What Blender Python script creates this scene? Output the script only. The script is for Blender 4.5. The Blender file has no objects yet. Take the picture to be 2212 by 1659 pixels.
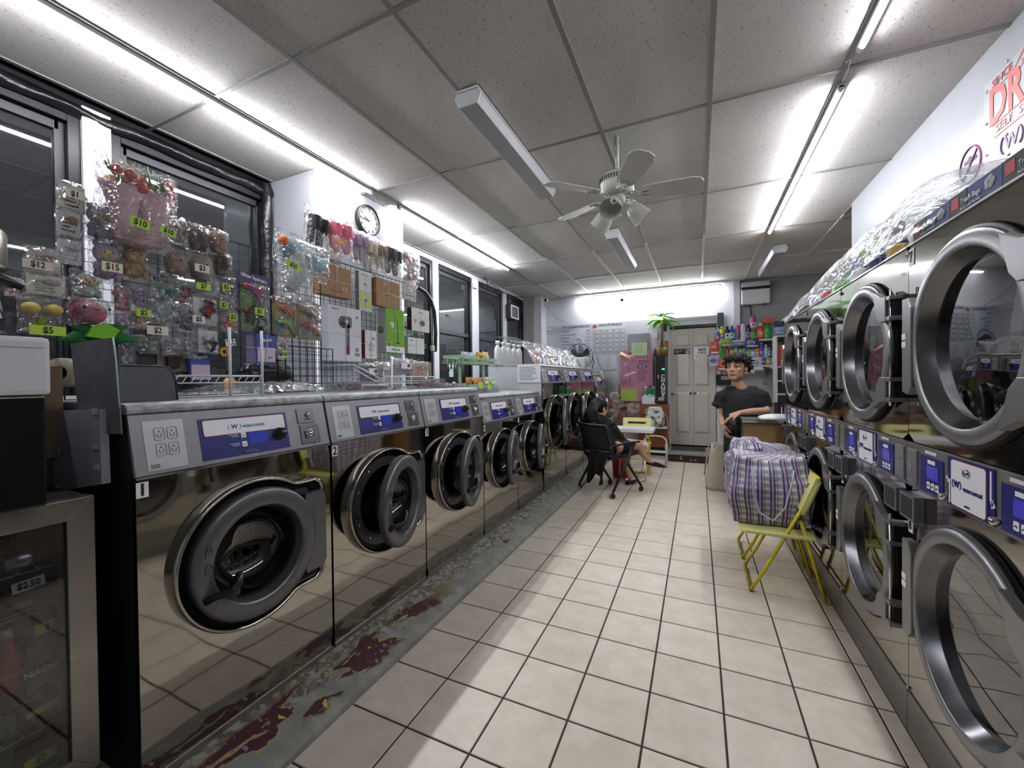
import bpy, bmesh, math, random
from mathutils import Vector, Matrix, noise
R = math.radians; PI = math.pi
S = bpy.context.scene
COL = S.collection
# ---------------------------------------------------------------- camera
CH = 1.2929; YAW, PITCH, ROLL, F = 0.4279, -0.0114, -0.0111, 880.19
_f = Vector((-math.sin(YAW)*math.cos(PITCH), math.cos(YAW)*math.cos(PITCH), math.sin(PITCH)))
_r0 = Vector((math.cos(YAW), math.sin(YAW), 0)); _u0 = _r0.cross(_f)
_r = math.cos(ROLL)*_r0 + math.sin(ROLL)*_u0; _u = -math.sin(ROLL)*_r0 + math.cos(ROLL)*_u0
cam = bpy.data.cameras.new('camera'); co = bpy.data.objects.new('camera', cam); COL.objects.link(co)
co.matrix_world = Matrix((( _r.x, _u.x, -_f.x, 0), (_r.y, _u.y, -_f.y, 0), (_r.z, _u.z, -_f.z, CH), (0, 0, 0, 1)))
cam.sensor_fit = 'HORIZONTAL'; cam.sensor_width = 36; cam.lens = 36*F/2212; cam.clip_start = .02; cam.clip_end = 60
S.camera = co
def P(px, py, ax, val):
    """survey point: where the sight line of photo pixel px,py meets the plane axis ax = val"""
    d = _f + _r*((px-1106)/F) - _u*((py-829.5)/F); c = (0, 0, CH)[ax]
    return Vector((0, 0, CH)) + d*((val-c)/d[ax])
# ---------------------------------------------------------------- world, exposure
w = bpy.data.worlds.new('world'); S.world = w; w.use_nodes = True
w.node_tree.nodes['Background'].inputs[0].default_value = (.012, .014, .018, 1); w.node_tree.nodes['Background'].inputs[1].default_value = .35
S.view_settings.view_transform = 'Standard'; S.view_settings.look = 'None'; S.view_settings.gamma = 1
S.view_settings.use_curve_mapping = False; S.view_settings.exposure = EXPO = 0.56
S.cycles.max_bounces = 9; S.cycles.diffuse_bounces = 4; S.cycles.glossy_bounces = 4; S.cycles.transparent_max_bounces = 24
S.cycles.caustics_reflective = False; S.cycles.caustics_refractive = False; S.cycles.sample_clamp_indirect = 3.0
TUBE = 125.0     # emission of the LED tubes
ZC = 2.8375
# ---------------------------------------------------------------- materials
def lin(c):
    if isinstance(c, str):
        c = c.lstrip('#'); c = [int(c[i:i+2], 16)/255 for i in (0, 2, 4)]
        return tuple(((v+.055)/1.055)**2.4 if v > .04045 else v/12.92 for v in c)
    return tuple(c)
MATS = {}
def M(name, col='888888', rough=.5, metal=0., var=0., vscale=20., bump=0., bscale=60., emit=0., coat=0., col2=None, spec=.5):
    """principled material; var = noise tint between col and col2, bump = fine relief"""
    if name in MATS: return MATS[name]
    m = bpy.data.materials.new(name); m.use_nodes = True; MATS[name] = m
    nt = m.node_tree; N = nt.nodes; L = nt.links; b = N['Principled BSDF']
    c = lin(col); b.inputs['Base Color'].default_value = (*c, 1)
    b.inputs['Roughness'].default_value = rough; b.inputs['Metallic'].default_value = metal
    b.inputs['Specular IOR Level'].default_value = spec
    if coat: b.inputs['Coat Weight'].default_value = coat; b.inputs['Coat Roughness'].default_value = .1
    if emit: b.inputs['Emission Color'].default_value = (*c, 1); b.inputs['Emission Strength'].default_value = emit
    if var or bump:
        tc = N.new('ShaderNodeTexCoord')
    if var:
        n = N.new('ShaderNodeTexNoise'); n.inputs['Scale'].default_value = vscale; n.inputs['Detail'].default_value = 5; n.inputs['Roughness'].default_value = .6
        L.new(tc.outputs['Object'], n.inputs['Vector'])
        rp = N.new('ShaderNodeValToRGB'); e = rp.color_ramp.elements
        e[0].position = .5-var*.5*0-.2; e[1].position = .7
        c2 = lin(col2) if col2 else tuple(v*(1-var) for v in c)
        e[0].color = (*c, 1); e[1].color = (*c2, 1)
        L.new(n.outputs['Fac'], rp.inputs['Fac']); L.new(rp.outputs['Color'], b.inputs['Base Color'])
    if bump:
        n2 = N.new('ShaderNodeTexNoise'); n2.inputs['Scale'].default_value = bscale; n2.inputs['Detail'].default_value = 3
        L.new(tc.outputs['Object'], n2.inputs['Vector'])
        bp = N.new('ShaderNodeBump'); bp.inputs['Strength'].default_value = min(1, bump); bp.inputs['Distance'].default_value = .004*max(1, bump)
        L.new(n2.outputs['Fac'], bp.inputs['Height']); L.new(bp.outputs['Normal'], b.inputs['Normal'])
    return m
def glassy(name, tint=(1, 1, 1), refl=.12, rough=.03, haze=0., hazecol='aaaaaa', crinkle=0., cs=30., edge=.6):
    """thin clear sheet: see-through, with a glossy skin that grows at grazing angles, optional milky haze"""
    if name in MATS: return MATS[name]
    m = bpy.data.materials.new(name); m.use_nodes = True; MATS[name] = m
    nt = m.node_tree; N = nt.nodes; L = nt.links; N.remove(N['Principled BSDF']); out = N['Material Output']
    tr = N.new('ShaderNodeBsdfTransparent'); tr.inputs[0].default_value = (*tint, 1)
    gl = N.new('ShaderNodeBsdfGlossy'); gl.inputs['Roughness'].default_value = rough
    lw = N.new('ShaderNodeLayerWeight'); lw.inputs[0].default_value = .35
    mp = N.new('ShaderNodeMapRange'); mp.inputs[3].default_value = refl; mp.inputs[4].default_value = edge
    L.new(lw.outputs['Facing'], mp.inputs[0])
    mx = N.new('ShaderNodeMixShader'); L.new(mp.outputs[0], mx.inputs[0]); L.new(tr.outputs[0], mx.inputs[1]); L.new(gl.outputs[0], mx.inputs[2])
    last = mx
    if haze:
        df = N.new('ShaderNodeBsdfDiffuse'); df.inputs[0].default_value = (*lin(hazecol), 1)
        m2 = N.new('ShaderNodeMixShader'); m2.inputs[0].default_value = haze
        L.new(mx.outputs[0], m2.inputs[1]); L.new(df.outputs[0], m2.inputs[2]); last = m2
    if crinkle:
        tc = N.new('ShaderNodeTexCoord'); n = N.new('ShaderNodeTexNoise'); n.inputs['Scale'].default_value = cs; n.inputs['Detail'].default_value = 2; n.inputs['Distortion'].default_value = .8
        L.new(tc.outputs['Object'], n.inputs['Vector']); bp = N.new('ShaderNodeBump'); bp.inputs['Strength'].default_value = 1; bp.inputs['Distance'].default_value = crinkle
        L.new(n.outputs['Fac'], bp.inputs['Height']); L.new(bp.outputs['Normal'], gl.inputs['Normal']); L.new(bp.outputs['Normal'], lw.inputs['Normal'])
    L.new(last.outputs[0], out.inputs['Surface'])
    return m
GLASS = glassy('window glass', (.5, .53, .55), .09, .02, .05, '8d9298', edge=.5)
DGLASS = glassy('door glass', (.22, .225, .23), .14, .02, .02, '6a6c6e', edge=.55)
BAG = glassy('clear bag film', (.99, .99, .99), .085, .18, .03, 'f2f4f8', .07, 26, edge=.6)
FILM = glassy('clear cover film', (.96, .97, .98), .10, .10, .14, 'f4f6fa', .06, 11, edge=.65)
ACRYL = glassy('clear acrylic', (.93, .95, .97), .10, .06, .10, 'c8ccd4', edge=.5)
def steel(name, col, rough, wav=.0, ws=2.2, stain=0.):
    m = M(name, col, rough, 1.0)
    nt = m.node_tree; N = nt.nodes; L = nt.links; b = N['Principled BSDF']
    tc = N.new('ShaderNodeTexCoord')
    if wav:
        n = N.new('ShaderNodeTexNoise'); n.inputs['Scale'].default_value = ws; n.inputs['Detail'].default_value = 1.5
        L.new(tc.outputs['Object'], n.inputs['Vector']); bp = N.new('ShaderNodeBump'); bp.inputs['Strength'].default_value = 1; bp.inputs['Distance'].default_value = wav
        L.new(n.outputs['Fac'], bp.inputs['Height']); L.new(bp.outputs['Normal'], b.inputs['Normal'])
    n = N.new('ShaderNodeTexNoise'); n.inputs['Scale'].default_value = 5; n.inputs['Detail'].default_value = 6
    L.new(tc.outputs['Object'], n.inputs['Vector']); mp = N.new('ShaderNodeMapRange')
    mp.inputs[1].default_value = .35; mp.inputs[2].default_value = .75; mp.inputs[3].default_value = rough*.8; mp.inputs[4].default_value = rough*1.6+stain
    L.new(n.outputs['Fac'], mp.inputs[0]); L.new(mp.outputs[0], b.inputs['Roughness'])
    return m
MIRROR = steel('mirror stainless steel', 'a8a49c', .045, .006)
MIRROR2 = steel('polished dryer steel', 'a3a09a', .05, .004, 1.5)
BRUSH = steel('brushed steel', 'a5a5a4', .33)
PANELGREY = M('grey console plastic', '8c8d90', .42, .35, .15, 30)
CAST = M('cast grey door metal', '8b8c8e', .36, .7, .1, 40, .15, 300)
CHROME = steel('chrome', 'd8d8d8', .08)
BLACK = M('black plastic', '0d0d0f', .35)
RUBBER = M('black rubber', '0a0a0b', .55)
DARKCAB = M('cabinet black with unlit shade', '101113', .5)  # black cabinet tone; the washers' unlit sides carry their shade in it
WHITE = M('white paper', 'e9eaec', .6)
WPLAST = M('white plastic', 'dfe1e3', .35)
INK = M('black ink', '15151a', .6)
BLUE = M('deep blue decal', '14186b', .35)
LCD = M('blue display', '2034b0', .25, emit=.06)
NEON = M('yellow green price sticker', 'b7dc4a', .6)
CORD = M('white cord', 'd9dbdc', .6)
# ---------------------------------------------------------------- mesh builder
class MB:
    def open_front(s, y):
        """drop the faces lying in the plane y (an open fronted shell)"""
        k = [i for i, f in enumerate(s.f) if not all(abs(s.v[v][1]-y) < 1e-4 for v in f)]
        s.f = [s.f[i] for i in k]; s.mi = [s.mi[i] for i in k]; s.sm = [s.sm[i] for i in k]; return s
    def __init__(s): s.v = []; s.f = []; s.mi = []; s.m = 0; s.sm = []; s.smooth = False
    def add(s, vs, fs, smooth=None):
        o = len(s.v); s.v += [tuple(v) for v in vs]; sm = s.smooth if smooth is None else smooth
        for f in fs: s.f.append([i+o for i in f]); s.mi.append(s.m); s.sm.append(sm)
        return s
    def box(s, x0, y0, z0, x1, y1, z1):
        if x0 > x1: x0, x1 = x1, x0
        if y0 > y1: y0, y1 = y1, y0
        if z0 > z1: z0, z1 = z1, z0
        return s.add([(x0,y0,z0),(x1,y0,z0),(x1,y1,z0),(x0,y1,z0),(x0,y0,z1),(x1,y0,z1),(x1,y1,z1),(x0,y1,z1)],
              [(3,2,1,0),(4,5,6,7),(0,1,5,4),(1,2,6,5),(2,3,7,6),(3,0,4,7)], False)
    def ring(s, c, a, b, r, n, r2=None):
        r2 = r if r2 is None else r2
        return [Vector(c)+a*(r*math.cos(2*PI*i/n))+b*(r2*math.sin(2*PI*i/n)) for i in range(n)]
    def tube(s, pts, r, n=8, caps=True, closed=False, smooth=True, flat=1.):
        """sweep: pts list, r a number or one radius per point; flat squeezes one axis"""
        pts = [Vector(p) for p in pts]; k = len(pts); rs = r if isinstance(r, (list, tuple)) else [r]*k
        vs = []; a = None
        for i, p in enumerate(pts):
            if closed: t = pts[(i+1) % k]-pts[i-1]
            else: t = pts[min(i+1, k-1)]-pts[max(i-1, 0)]
            t = t.normalized() if t.length > 1e-9 else Vector((0, 0, 1))
            if a is None: a = t.orthogonal().normalized()
            a = (a-t*a.dot(t)); a = a.normalized() if a.length > 1e-6 else t.orthogonal().normalized()
            b = t.cross(a); vs += s.ring(p, a, b, rs[i], n, rs[i]*flat)
        fs = []
        for i in range(k if closed else k-1):
            j = (i+1) % k
            for q in range(n): fs.append((i*n+q, i*n+(q+1) % n, j*n+(q+1) % n, j*n+q))
        s.add(vs, fs, smooth)
        if caps and not closed:
            o = len(s.v)-k*n; s.f.append([o+q for q in range(n)][::-1]); s.mi.append(s.m); s.sm.append(False)
            s.f.append([o+(k-1)*n+q for q in range(n)]); s.mi.append(s.m); s.sm.append(False)
        return s
    def cyl(s, p0, p1, r, r1=None, n=16, caps=True, smooth=True): return s.tube([p0, p1], [r, r if r1 is None else r1], n, caps, smooth=smooth)
    def lathe(s, prof, c=(0, 0, 0), ax='z', n=24, smooth=True, sx=1., sy=1.):
        """prof: list of (radius, height along axis)"""
        c = Vector(c); A = {'z': (Vector((1,0,0)), Vector((0,1,0)), Vector((0,0,1))), 'y': (Vector((1,0,0)), Vector((0,0,-1)), Vector((0,1,0))), 'x': (Vector((0,1,0)), Vector((0,0,1)), Vector((1,0,0)))}[ax]
        vs = []
        for r, h in prof: vs += [c+A[0]*(max(r, 1e-5)*sx*math.cos(2*PI*i/n))+A[1]*(max(r, 1e-5)*sy*math.sin(2*PI*i/n))+A[2]*h for i in range(n)]
        fs = [(i*n+q, i*n+(q+1) % n, (i+1)*n+(q+1) % n, (i+1)*n+q) for i in range(len(prof)-1) for q in range(n)]
        return s.add(vs, fs, smooth)
    def loft(s, rings, caps=True, smooth=True):
        n = len(rings[0]); vs = [v for r in rings for v in r]
        fs = [(i*n+q, i*n+(q+1) % n, (i+1)*n+(q+1) % n, (i+1)*n+q) for i in range(len(rings)-1) for q in range(n)]
        if caps: fs += [tuple(range(n))[::-1], tuple((len(rings)-1)*n+q for q in range(n))]
        return s.add(vs, fs, smooth)
    def ell(s, c, r, n=12, m=8):
        r = (r, r, r) if not isinstance(r, (tuple, list)) else r; c = Vector(c); vs = []; 
        for i in range(m+1):
            t = PI*i/m
            for q in range(n): vs.append((c.x+r[0]*max(math.sin(t), 1e-3)*math.cos(2*PI*q/n), c.y+r[1]*max(math.sin(t), 1e-3)*math.sin(2*PI*q/n), c.z-r[2]*math.cos(t)))
        fs = [(i*n+q, i*n+(q+1) % n, (i+1)*n+(q+1) % n, (i+1)*n+q) for i in range(m) for q in range(n)]
        fs += [tuple(range(n))[::-1], tuple(m*n+q for q in range(n))]
        return s.add(vs, fs, True)
    def prism(s, poly, y0, y1, plane='xz'):
        """polygon in a plane (xz: extruded along y; xy: along z; yz: along x)"""
        n = len(poly)
        def mk(p, h): return {'xz': (p[0], h, p[1]), 'xy': (p[0], p[1], h), 'yz': (h, p[0], p[1])}[plane]
        vs = [mk(p, y0) for p in poly]+[mk(p, y1) for p in poly]
        return s.add(vs, [tuple(range(n)), tuple(range(n, 2*n))[::-1]]+[(i, n+i, n+(i+1) % n, (i+1) % n) for i in range(n)], False)
    def grid(s, fn, nu, nv, smooth=True, flip=False):
        vs = [fn(i/nu, j/nv) for j in range(nv+1) for i in range(nu+1)]
        fs = [(j*(nu+1)+i, j*(nu+1)+i+1, (j+1)*(nu+1)+i+1, (j+1)*(nu+1)+i) for j in range(nv) for i in range(nu)]
        if flip: fs = [f[::-1] for f in fs]
        return s.add(vs, fs, smooth)
    def build(s, name, mats, parent=None, loc=(0, 0, 0), rot=(0, 0, 0), bev=0., seg=2, kind=None, label=None, fix=True):
        me = bpy.data.meshes.new(name); me.from_pydata(s.v, [], s.f)
        if not isinstance(mats, (list, tuple)): mats = [mats]
        for m in mats: me.materials.append(m)
        me.polygons.foreach_set('material_index', s.mi); me.polygons.foreach_set('use_smooth', s.sm)
        if bev or fix:
            bm = bmesh.new(); bm.from_mesh(me)
            if fix: bmesh.ops.recalc_face_normals(bm, faces=bm.faces)
            if bev:
                es = [e for e in bm.edges if len(e.link_faces) == 2 and e.calc_face_angle(0) > .5]
                bmesh.ops.bevel(bm, geom=es, offset=bev, segments=seg, affect='EDGES', profile=.6, clamp_overlap=True)
            bm.to_mesh(me); bm.free()
        me.update()
        return ob(name, me, parent, loc, rot, kind, label)
def ob(name, me, parent=None, loc=(0, 0, 0), rot=(0, 0, 0), kind=None, label=None):
    o = bpy.data.objects.new(name, me); COL.objects.link(o); o.location = loc; o.rotation_euler = rot
    if parent: o.parent = parent
    if kind: o['kind'] = kind
    if label: o['label'] = label
    return o
def thing(name, label, cat, loc=(0, 0, 0), rz=0, group=None, rot=None):
    o = ob(name, None, None, loc, rot or (0, 0, rz)); o['label'] = label; o['category'] = cat; o.empty_display_size = .05
    if group: o['group'] = group
    return o
def tag(o, label, cat, group=None):
    o['label'] = label; o['category'] = cat
    if group: o['group'] = group
    return o
def bx(name, mats, dims, parent=None, loc=(0, 0, 0), rot=(0, 0, 0), bev=0., **k): return MB().box(*dims).build(name, mats, parent, loc, rot, bev, **k)
def rrect(x0, z0, x1, z1, r, n=4):
    pts = []
    for cx, cz, a in ((x1-r, z0+r, -PI/2), (x1-r, z1-r, 0), (x0+r, z1-r, PI/2), (x0+r, z0+r, PI)):
        pts += [(cx+r*math.cos(a+i*PI/2/n), cz+r*math.sin(a+i*PI/2/n)) for i in range(n+1)]
    return pts
TEXTS = []; TCACHE = {}
def text(txt, size, mat, parent, loc, rot=(PI/2, 0, 0), align='CENTER', bold=0., sx=1., name='lettering', ext=.0006):
    key = (txt, round(size, 4), align, bold, sx, ext, mat.name)
    if key in TCACHE: cu = TCACHE[key]
    else:
        cu = bpy.data.curves.new(name, 'FONT'); cu.body = txt; cu.size = size; cu.align_x = align; cu.align_y = 'CENTER'
        cu.offset = bold; cu.extrude = ext; cu.resolution_u = 2; cu.materials.append(mat); TCACHE[key] = cu
    o = ob(name, cu, parent, loc, rot); o.scale = (sx, 1, 1); TEXTS.append(o); return o
def finish_texts():
    dg = bpy.context.evaluated_depsgraph_get(); done = {}
    for o in TEXTS:
        cu = o.data
        if cu.name not in done:
            me = bpy.data.meshes.new_from_object(o.evaluated_get(dg)); me.name = 'lettering'; done[cu.name] = me
        n = ob(o.name.split('.')[0]+'', done[cu.name], o.parent, o.location, o.rotation_euler); n.scale = o.scale
        if 'label' in o: n['label'] = o['label']
    for o in TEXTS: bpy.data.objects.remove(o)
rnd = random.Random(7)
# ================================================================ LIGHTS (real LED tubes)
def led(label, p0, p1, k=1., r=.011, group=None):
    EMW = M('lit LED tube %g' % k, 'f8f8fe', .5, emit=TUBE*k)
    c = Vector(p0); t = thing('led_tube', label, 'light', c, 0, group)
    d = Vector(p1)-c; n = d.normalized()
    MB().tube([n*.03, d-n*.03], r, 10).build('tube', EMW, t)
    for a, b in ((0, .03), (d.length-.03, d.length)): MB().cyl(n*a, n*b, r+.002, n=10).build('end_cap', WPLAST, t)
    side = Vector((abs(n.y)*.0165, abs(n.x)*.0165, 0))
    b = MB(); k = d
    b.add([(-side.x, -side.y, .0035), (side.x, side.y, .0035), (k.x+side.x, k.y+side.y, .0035), (k.x-side.x, k.y-side.y, .0035),
           (-side.x, -side.y, .023), (side.x, side.y, .023), (k.x+side.x, k.y+side.y, .023), (k.x-side.x, k.y-side.y, .023)],
          [(0,1,2,3),(4,7,6,5),(0,4,5,1),(1,5,6,2),(2,6,7,3),(3,7,4,0)]).build('mounting_rail', WPLAST, t)
    return t
led('long bright LED tube over the near washers ending at the white pillar', (-2.395, -.4, ZC-.024), (-2.395, 2.566, ZC-.024), 1.)
led('bright LED tube starting beside the pillar clock, over the far windows', (-2.39, 2.87, ZC-.024), (-2.39, 5.17, ZC-.024), 1.65)
led('bright LED tube over the nearest dryers, above the wall banner', (.70, -.4, ZC-.024), (.70, 2.435, ZC-.024), .5)
led('bright LED tube above the dryers, the farther of the right pair', (.70, 2.70, ZC-.024), (.70, 5.11, ZC-.024), 1.25)
led('bright LED tube across the top of the back wall', (-2.0, 7.40, ZC-.06), (.35, 7.40, ZC-.06), 1.25)
m = MB(); m.tube([P(1828, 135, 2, ZC-.012), P(1838, 128, 2, ZC-.03), P(1832, 150, 2, ZC-.03), P(1820, 176, 2, ZC-.012)], .003, 6)
tag(m.build('light_cord', CORD), 'thin white cord joining the two right LED tubes', 'cord')
m = MB(); m.tube([P(808, 417, 2, ZC-.015), P(812, 432, 0, -2.40), P(826, 446, 0, -2.40), P(842, 440, 0, -2.40), P(850, 442, 2, ZC-.02)], .003, 6)
tag(m.build('light_cord', CORD), 'grey cord looping between the two left LED tubes', 'cord')
# ================================================================ ROOM
def ceilmat():
    m = M('fissured ceiling tile', 'b9b6b2', .9); nt = m.node_tree; N = nt.nodes; L = nt.links; b = N['Principled BSDF']
    tc = N.new('ShaderNodeTexCoord'); mp = N.new('ShaderNodeMapping'); mp.inputs['Scale'].default_value = (1, .5, 1); L.new(tc.outputs['Object'], mp.inputs[0])
    v = N.new('ShaderNodeTexNoise'); v.inputs['Scale'].default_value = 150; v.inputs['Detail'].default_value = 1; v.inputs['Distortion'].default_value = 1.2
    L.new(mp.outputs[0], v.inputs['Vector'])
    r = N.new('ShaderNodeValToRGB'); r.color_ramp.elements[0].position = .30; r.color_ramp.elements[1].position = .37
    r.color_ramp.elements[0].color = (.30, .29, .28, 1); r.color_ramp.elements[1].color = (1, 1, 1, 1); L.new(v.outputs['Fac'], r.inputs['Fac'])
    n2 = N.new('ShaderNodeTexNoise'); n2.inputs['Scale'].default_value = 1.3; n2.inputs['Detail'].default_value = 5; L.new(tc.outputs['Object'], n2.inputs['Vector'])
    r2 = N.new('ShaderNodeValToRGB'); r2.color_ramp.elements[0].color = (*lin('cbc8c3'), 1); r2.color_ramp.elements[1].color = (*lin('dedbd6'), 1)
    r2.color_ramp.elements[0].position = .3; r2.color_ramp.elements[1].position = .7; L.new(n2.outputs['Fac'], r2.inputs['Fac'])
    mx = N.new('ShaderNodeMixRGB'); mx.blend_type = 'MULTIPLY'; mx.inputs[0].default_value = .75; L.new(r2.outputs['Color'], mx.inputs[1]); L.new(r.outputs['Color'], mx.inputs[2])
    L.new(mx.outputs[0], b.inputs['Base Color'])
    bp = N.new('ShaderNodeBump'); bp.inputs['Strength'].default_value = .5; bp.inputs['Distance'].default_value = .002; L.new(r.outputs['Color'], bp.inputs['Height']); L.new(bp.outputs['Normal'], b.inputs['Normal'])
    return m
CEIL = ceilmat()
ceil = bx('ceiling', M('ceiling void', '2a2a2a', .9), (-3.2, -2.6, ZC+.05, 2.8, 8.0, ZC+.12), kind='structure')
TX = [-2.3706+.61*i for i in range(-1, 9)]; TY = [1.3645+1.2194*j for j in range(-3, 6)]
tme = {}
def ctile(x0, x1, y0, y1):
    k = (round(x1-x0, 2), round(y1-y0, 2))
    if k not in tme:
        a, b = x1-x0-.012, y1-y0-.012
        o = MB().box(-a/2, -b/2, .004, a/2, b/2, .02).build('ceiling_tile', CEIL, ceil, bev=.0); tme[k] = o.data
    else: o = ob('ceiling_tile', tme[k], ceil)
    o.location = ((x0+x1)/2, (y0+y1)/2, ZC+rnd.uniform(-.001, .002)); o.rotation_euler = (rnd.uniform(-.0015, .0015), rnd.uniform(-.002, .002), 0)
for i in range(len(TX)-1):
    for j in range(len(TY)-1):
        if TX[i] > 1.2 and TY[j+1] < 4.5: continue
        ctile(TX[i], TX[i+1], TY[j], TY[j+1])
BAR = M('grey painted ceiling grid', '8f8f8d', .45, .2); BARLIT = M('ceiling grid whitened by light', 'd4d4d2', .5)  # far bars lighter: reflected light is put into their colour
m = MB()
for i, x in enumerate(TX):
    y0 = -2.5 if x < 1.25 else 4.6
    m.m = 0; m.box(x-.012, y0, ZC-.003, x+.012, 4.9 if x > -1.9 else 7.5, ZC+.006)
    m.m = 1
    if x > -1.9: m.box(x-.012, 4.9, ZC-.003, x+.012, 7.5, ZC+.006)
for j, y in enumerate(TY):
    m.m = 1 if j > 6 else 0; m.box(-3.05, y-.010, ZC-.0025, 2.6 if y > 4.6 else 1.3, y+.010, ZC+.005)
m.build('ceiling_grid', [BAR, BARLIT], ceil)
# floor -------------------------------------------------------------
def tilemat():
    m = M('beige ceramic floor tile', 'b5aa9a', .38, spec=.4); nt = m.node_tree; N = nt.nodes; L = nt.links; b = N['Principled BSDF']
    ge = N.new('ShaderNodeNewGeometry'); n = N.new('ShaderNodeTexNoise'); n.inputs['Scale'].default_value = 9; n.inputs['Detail'].default_value = 7; n.inputs['Roughness'].default_value = .65
    oi = N.new('ShaderNodeObjectInfo'); L.new(ge.outputs['Position'], n.inputs['Vector'])
    r = N.new('ShaderNodeValToRGB'); e = r.color_ramp.elements; e[0].position = .3; e[1].position = .72; e[0].color = (*lin('bcb1a1'), 1); e[1].color = (*lin('d3c9ba'), 1)
    L.new(n.outputs['Fac'], r.inputs['Fac']); hs = N.new('ShaderNodeHueSaturation'); mp = N.new('ShaderNodeMapRange'); mp.inputs[3].default_value = .95; mp.inputs[4].default_value = 1.05
    L.new(oi.outputs['Random'], mp.inputs[0]); L.new(mp.outputs[0], hs.inputs['Value']); L.new(r.outputs['Color'], hs.inputs['Color']); L.new(hs.outputs[0], b.inputs['Base Color'])
    mp2 = N.new('ShaderNodeMapRange'); mp2.inputs[3].default_value = .32; mp2.inputs[4].default_value = .5; L.new(n.outputs['Fac'], mp2.inputs[0]); L.new(mp2.outputs[0], b.inputs['Roughness'])
    return m
TILE = tilemat(); GROUT = M('dark grout', '2c2724', .9, 0, .3, 50)
floor = bx('floor', GROUT, (-3.2, -2.6, -.06, 2.8, 7.7, -.004), kind='structure')
A = .2704; FX = [-.9969+A*i for i in range(-1, 7)]; FY0 = 1.2018
def ft(m, x0, y0, x1, y1, z=0., g=.0035):
    b = .002; x0 += g; x1 -= g; y0 += g; y1 -= g
    m.add([(x0, y0, -.006), (x1, y0, -.006), (x1, y1, -.006), (x0, y1, -.006), (x0, y0, z-b), (x1, y0, z-b), (x1, y1, z-b), (x0, y1, z-b), (x0+b, y0+b, z), (x1-b, y0+b, z), (x1-b, y1-b, z), (x0+b, y1-b, z)],
          [(0,1,5,4),(1,2,6,5),(2,3,7,6),(3,0,4,7),(4,5,9,8),(5,6,10,9),(6,7,11,10),(7,4,8,11),(8,9,10,11)])
full = None
for j in range(-3, 22):
    y = FY0+A*j
    for i, x in enumerate(FX):
        if i == 7 or x+A > .70:
            if y > 4.1: pass
            else:
                m = MB(); ft(m, 0, 0, .69-x, A); m.build('floor_tile', TILE, floor, (x, y, 0), fix=False); continue
        if full is None: m = MB(); ft(m, 0, 0, A, A); o = m.build('floor_tile', TILE, floor, (x, y, 0), fix=False); full = o.data
        else: o = ob('floor_tile', full, floor, (x, y, 0))
m = MB()
for j in range(-13, -3):
    for i in range(-1, 7): ft(m, -.9969+A*i, FY0+A*j, -.9969+A*(i+1), FY0+A*(j+1))
for j in range(11, 22):
    for i in range(7, 13): ft(m, -.9969+A*i, FY0+A*j, -.9969+A*(i+1), FY0+A*(j+1))
m.build('floor_tile', TILE, floor, kind='stuff', fix=False)
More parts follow.
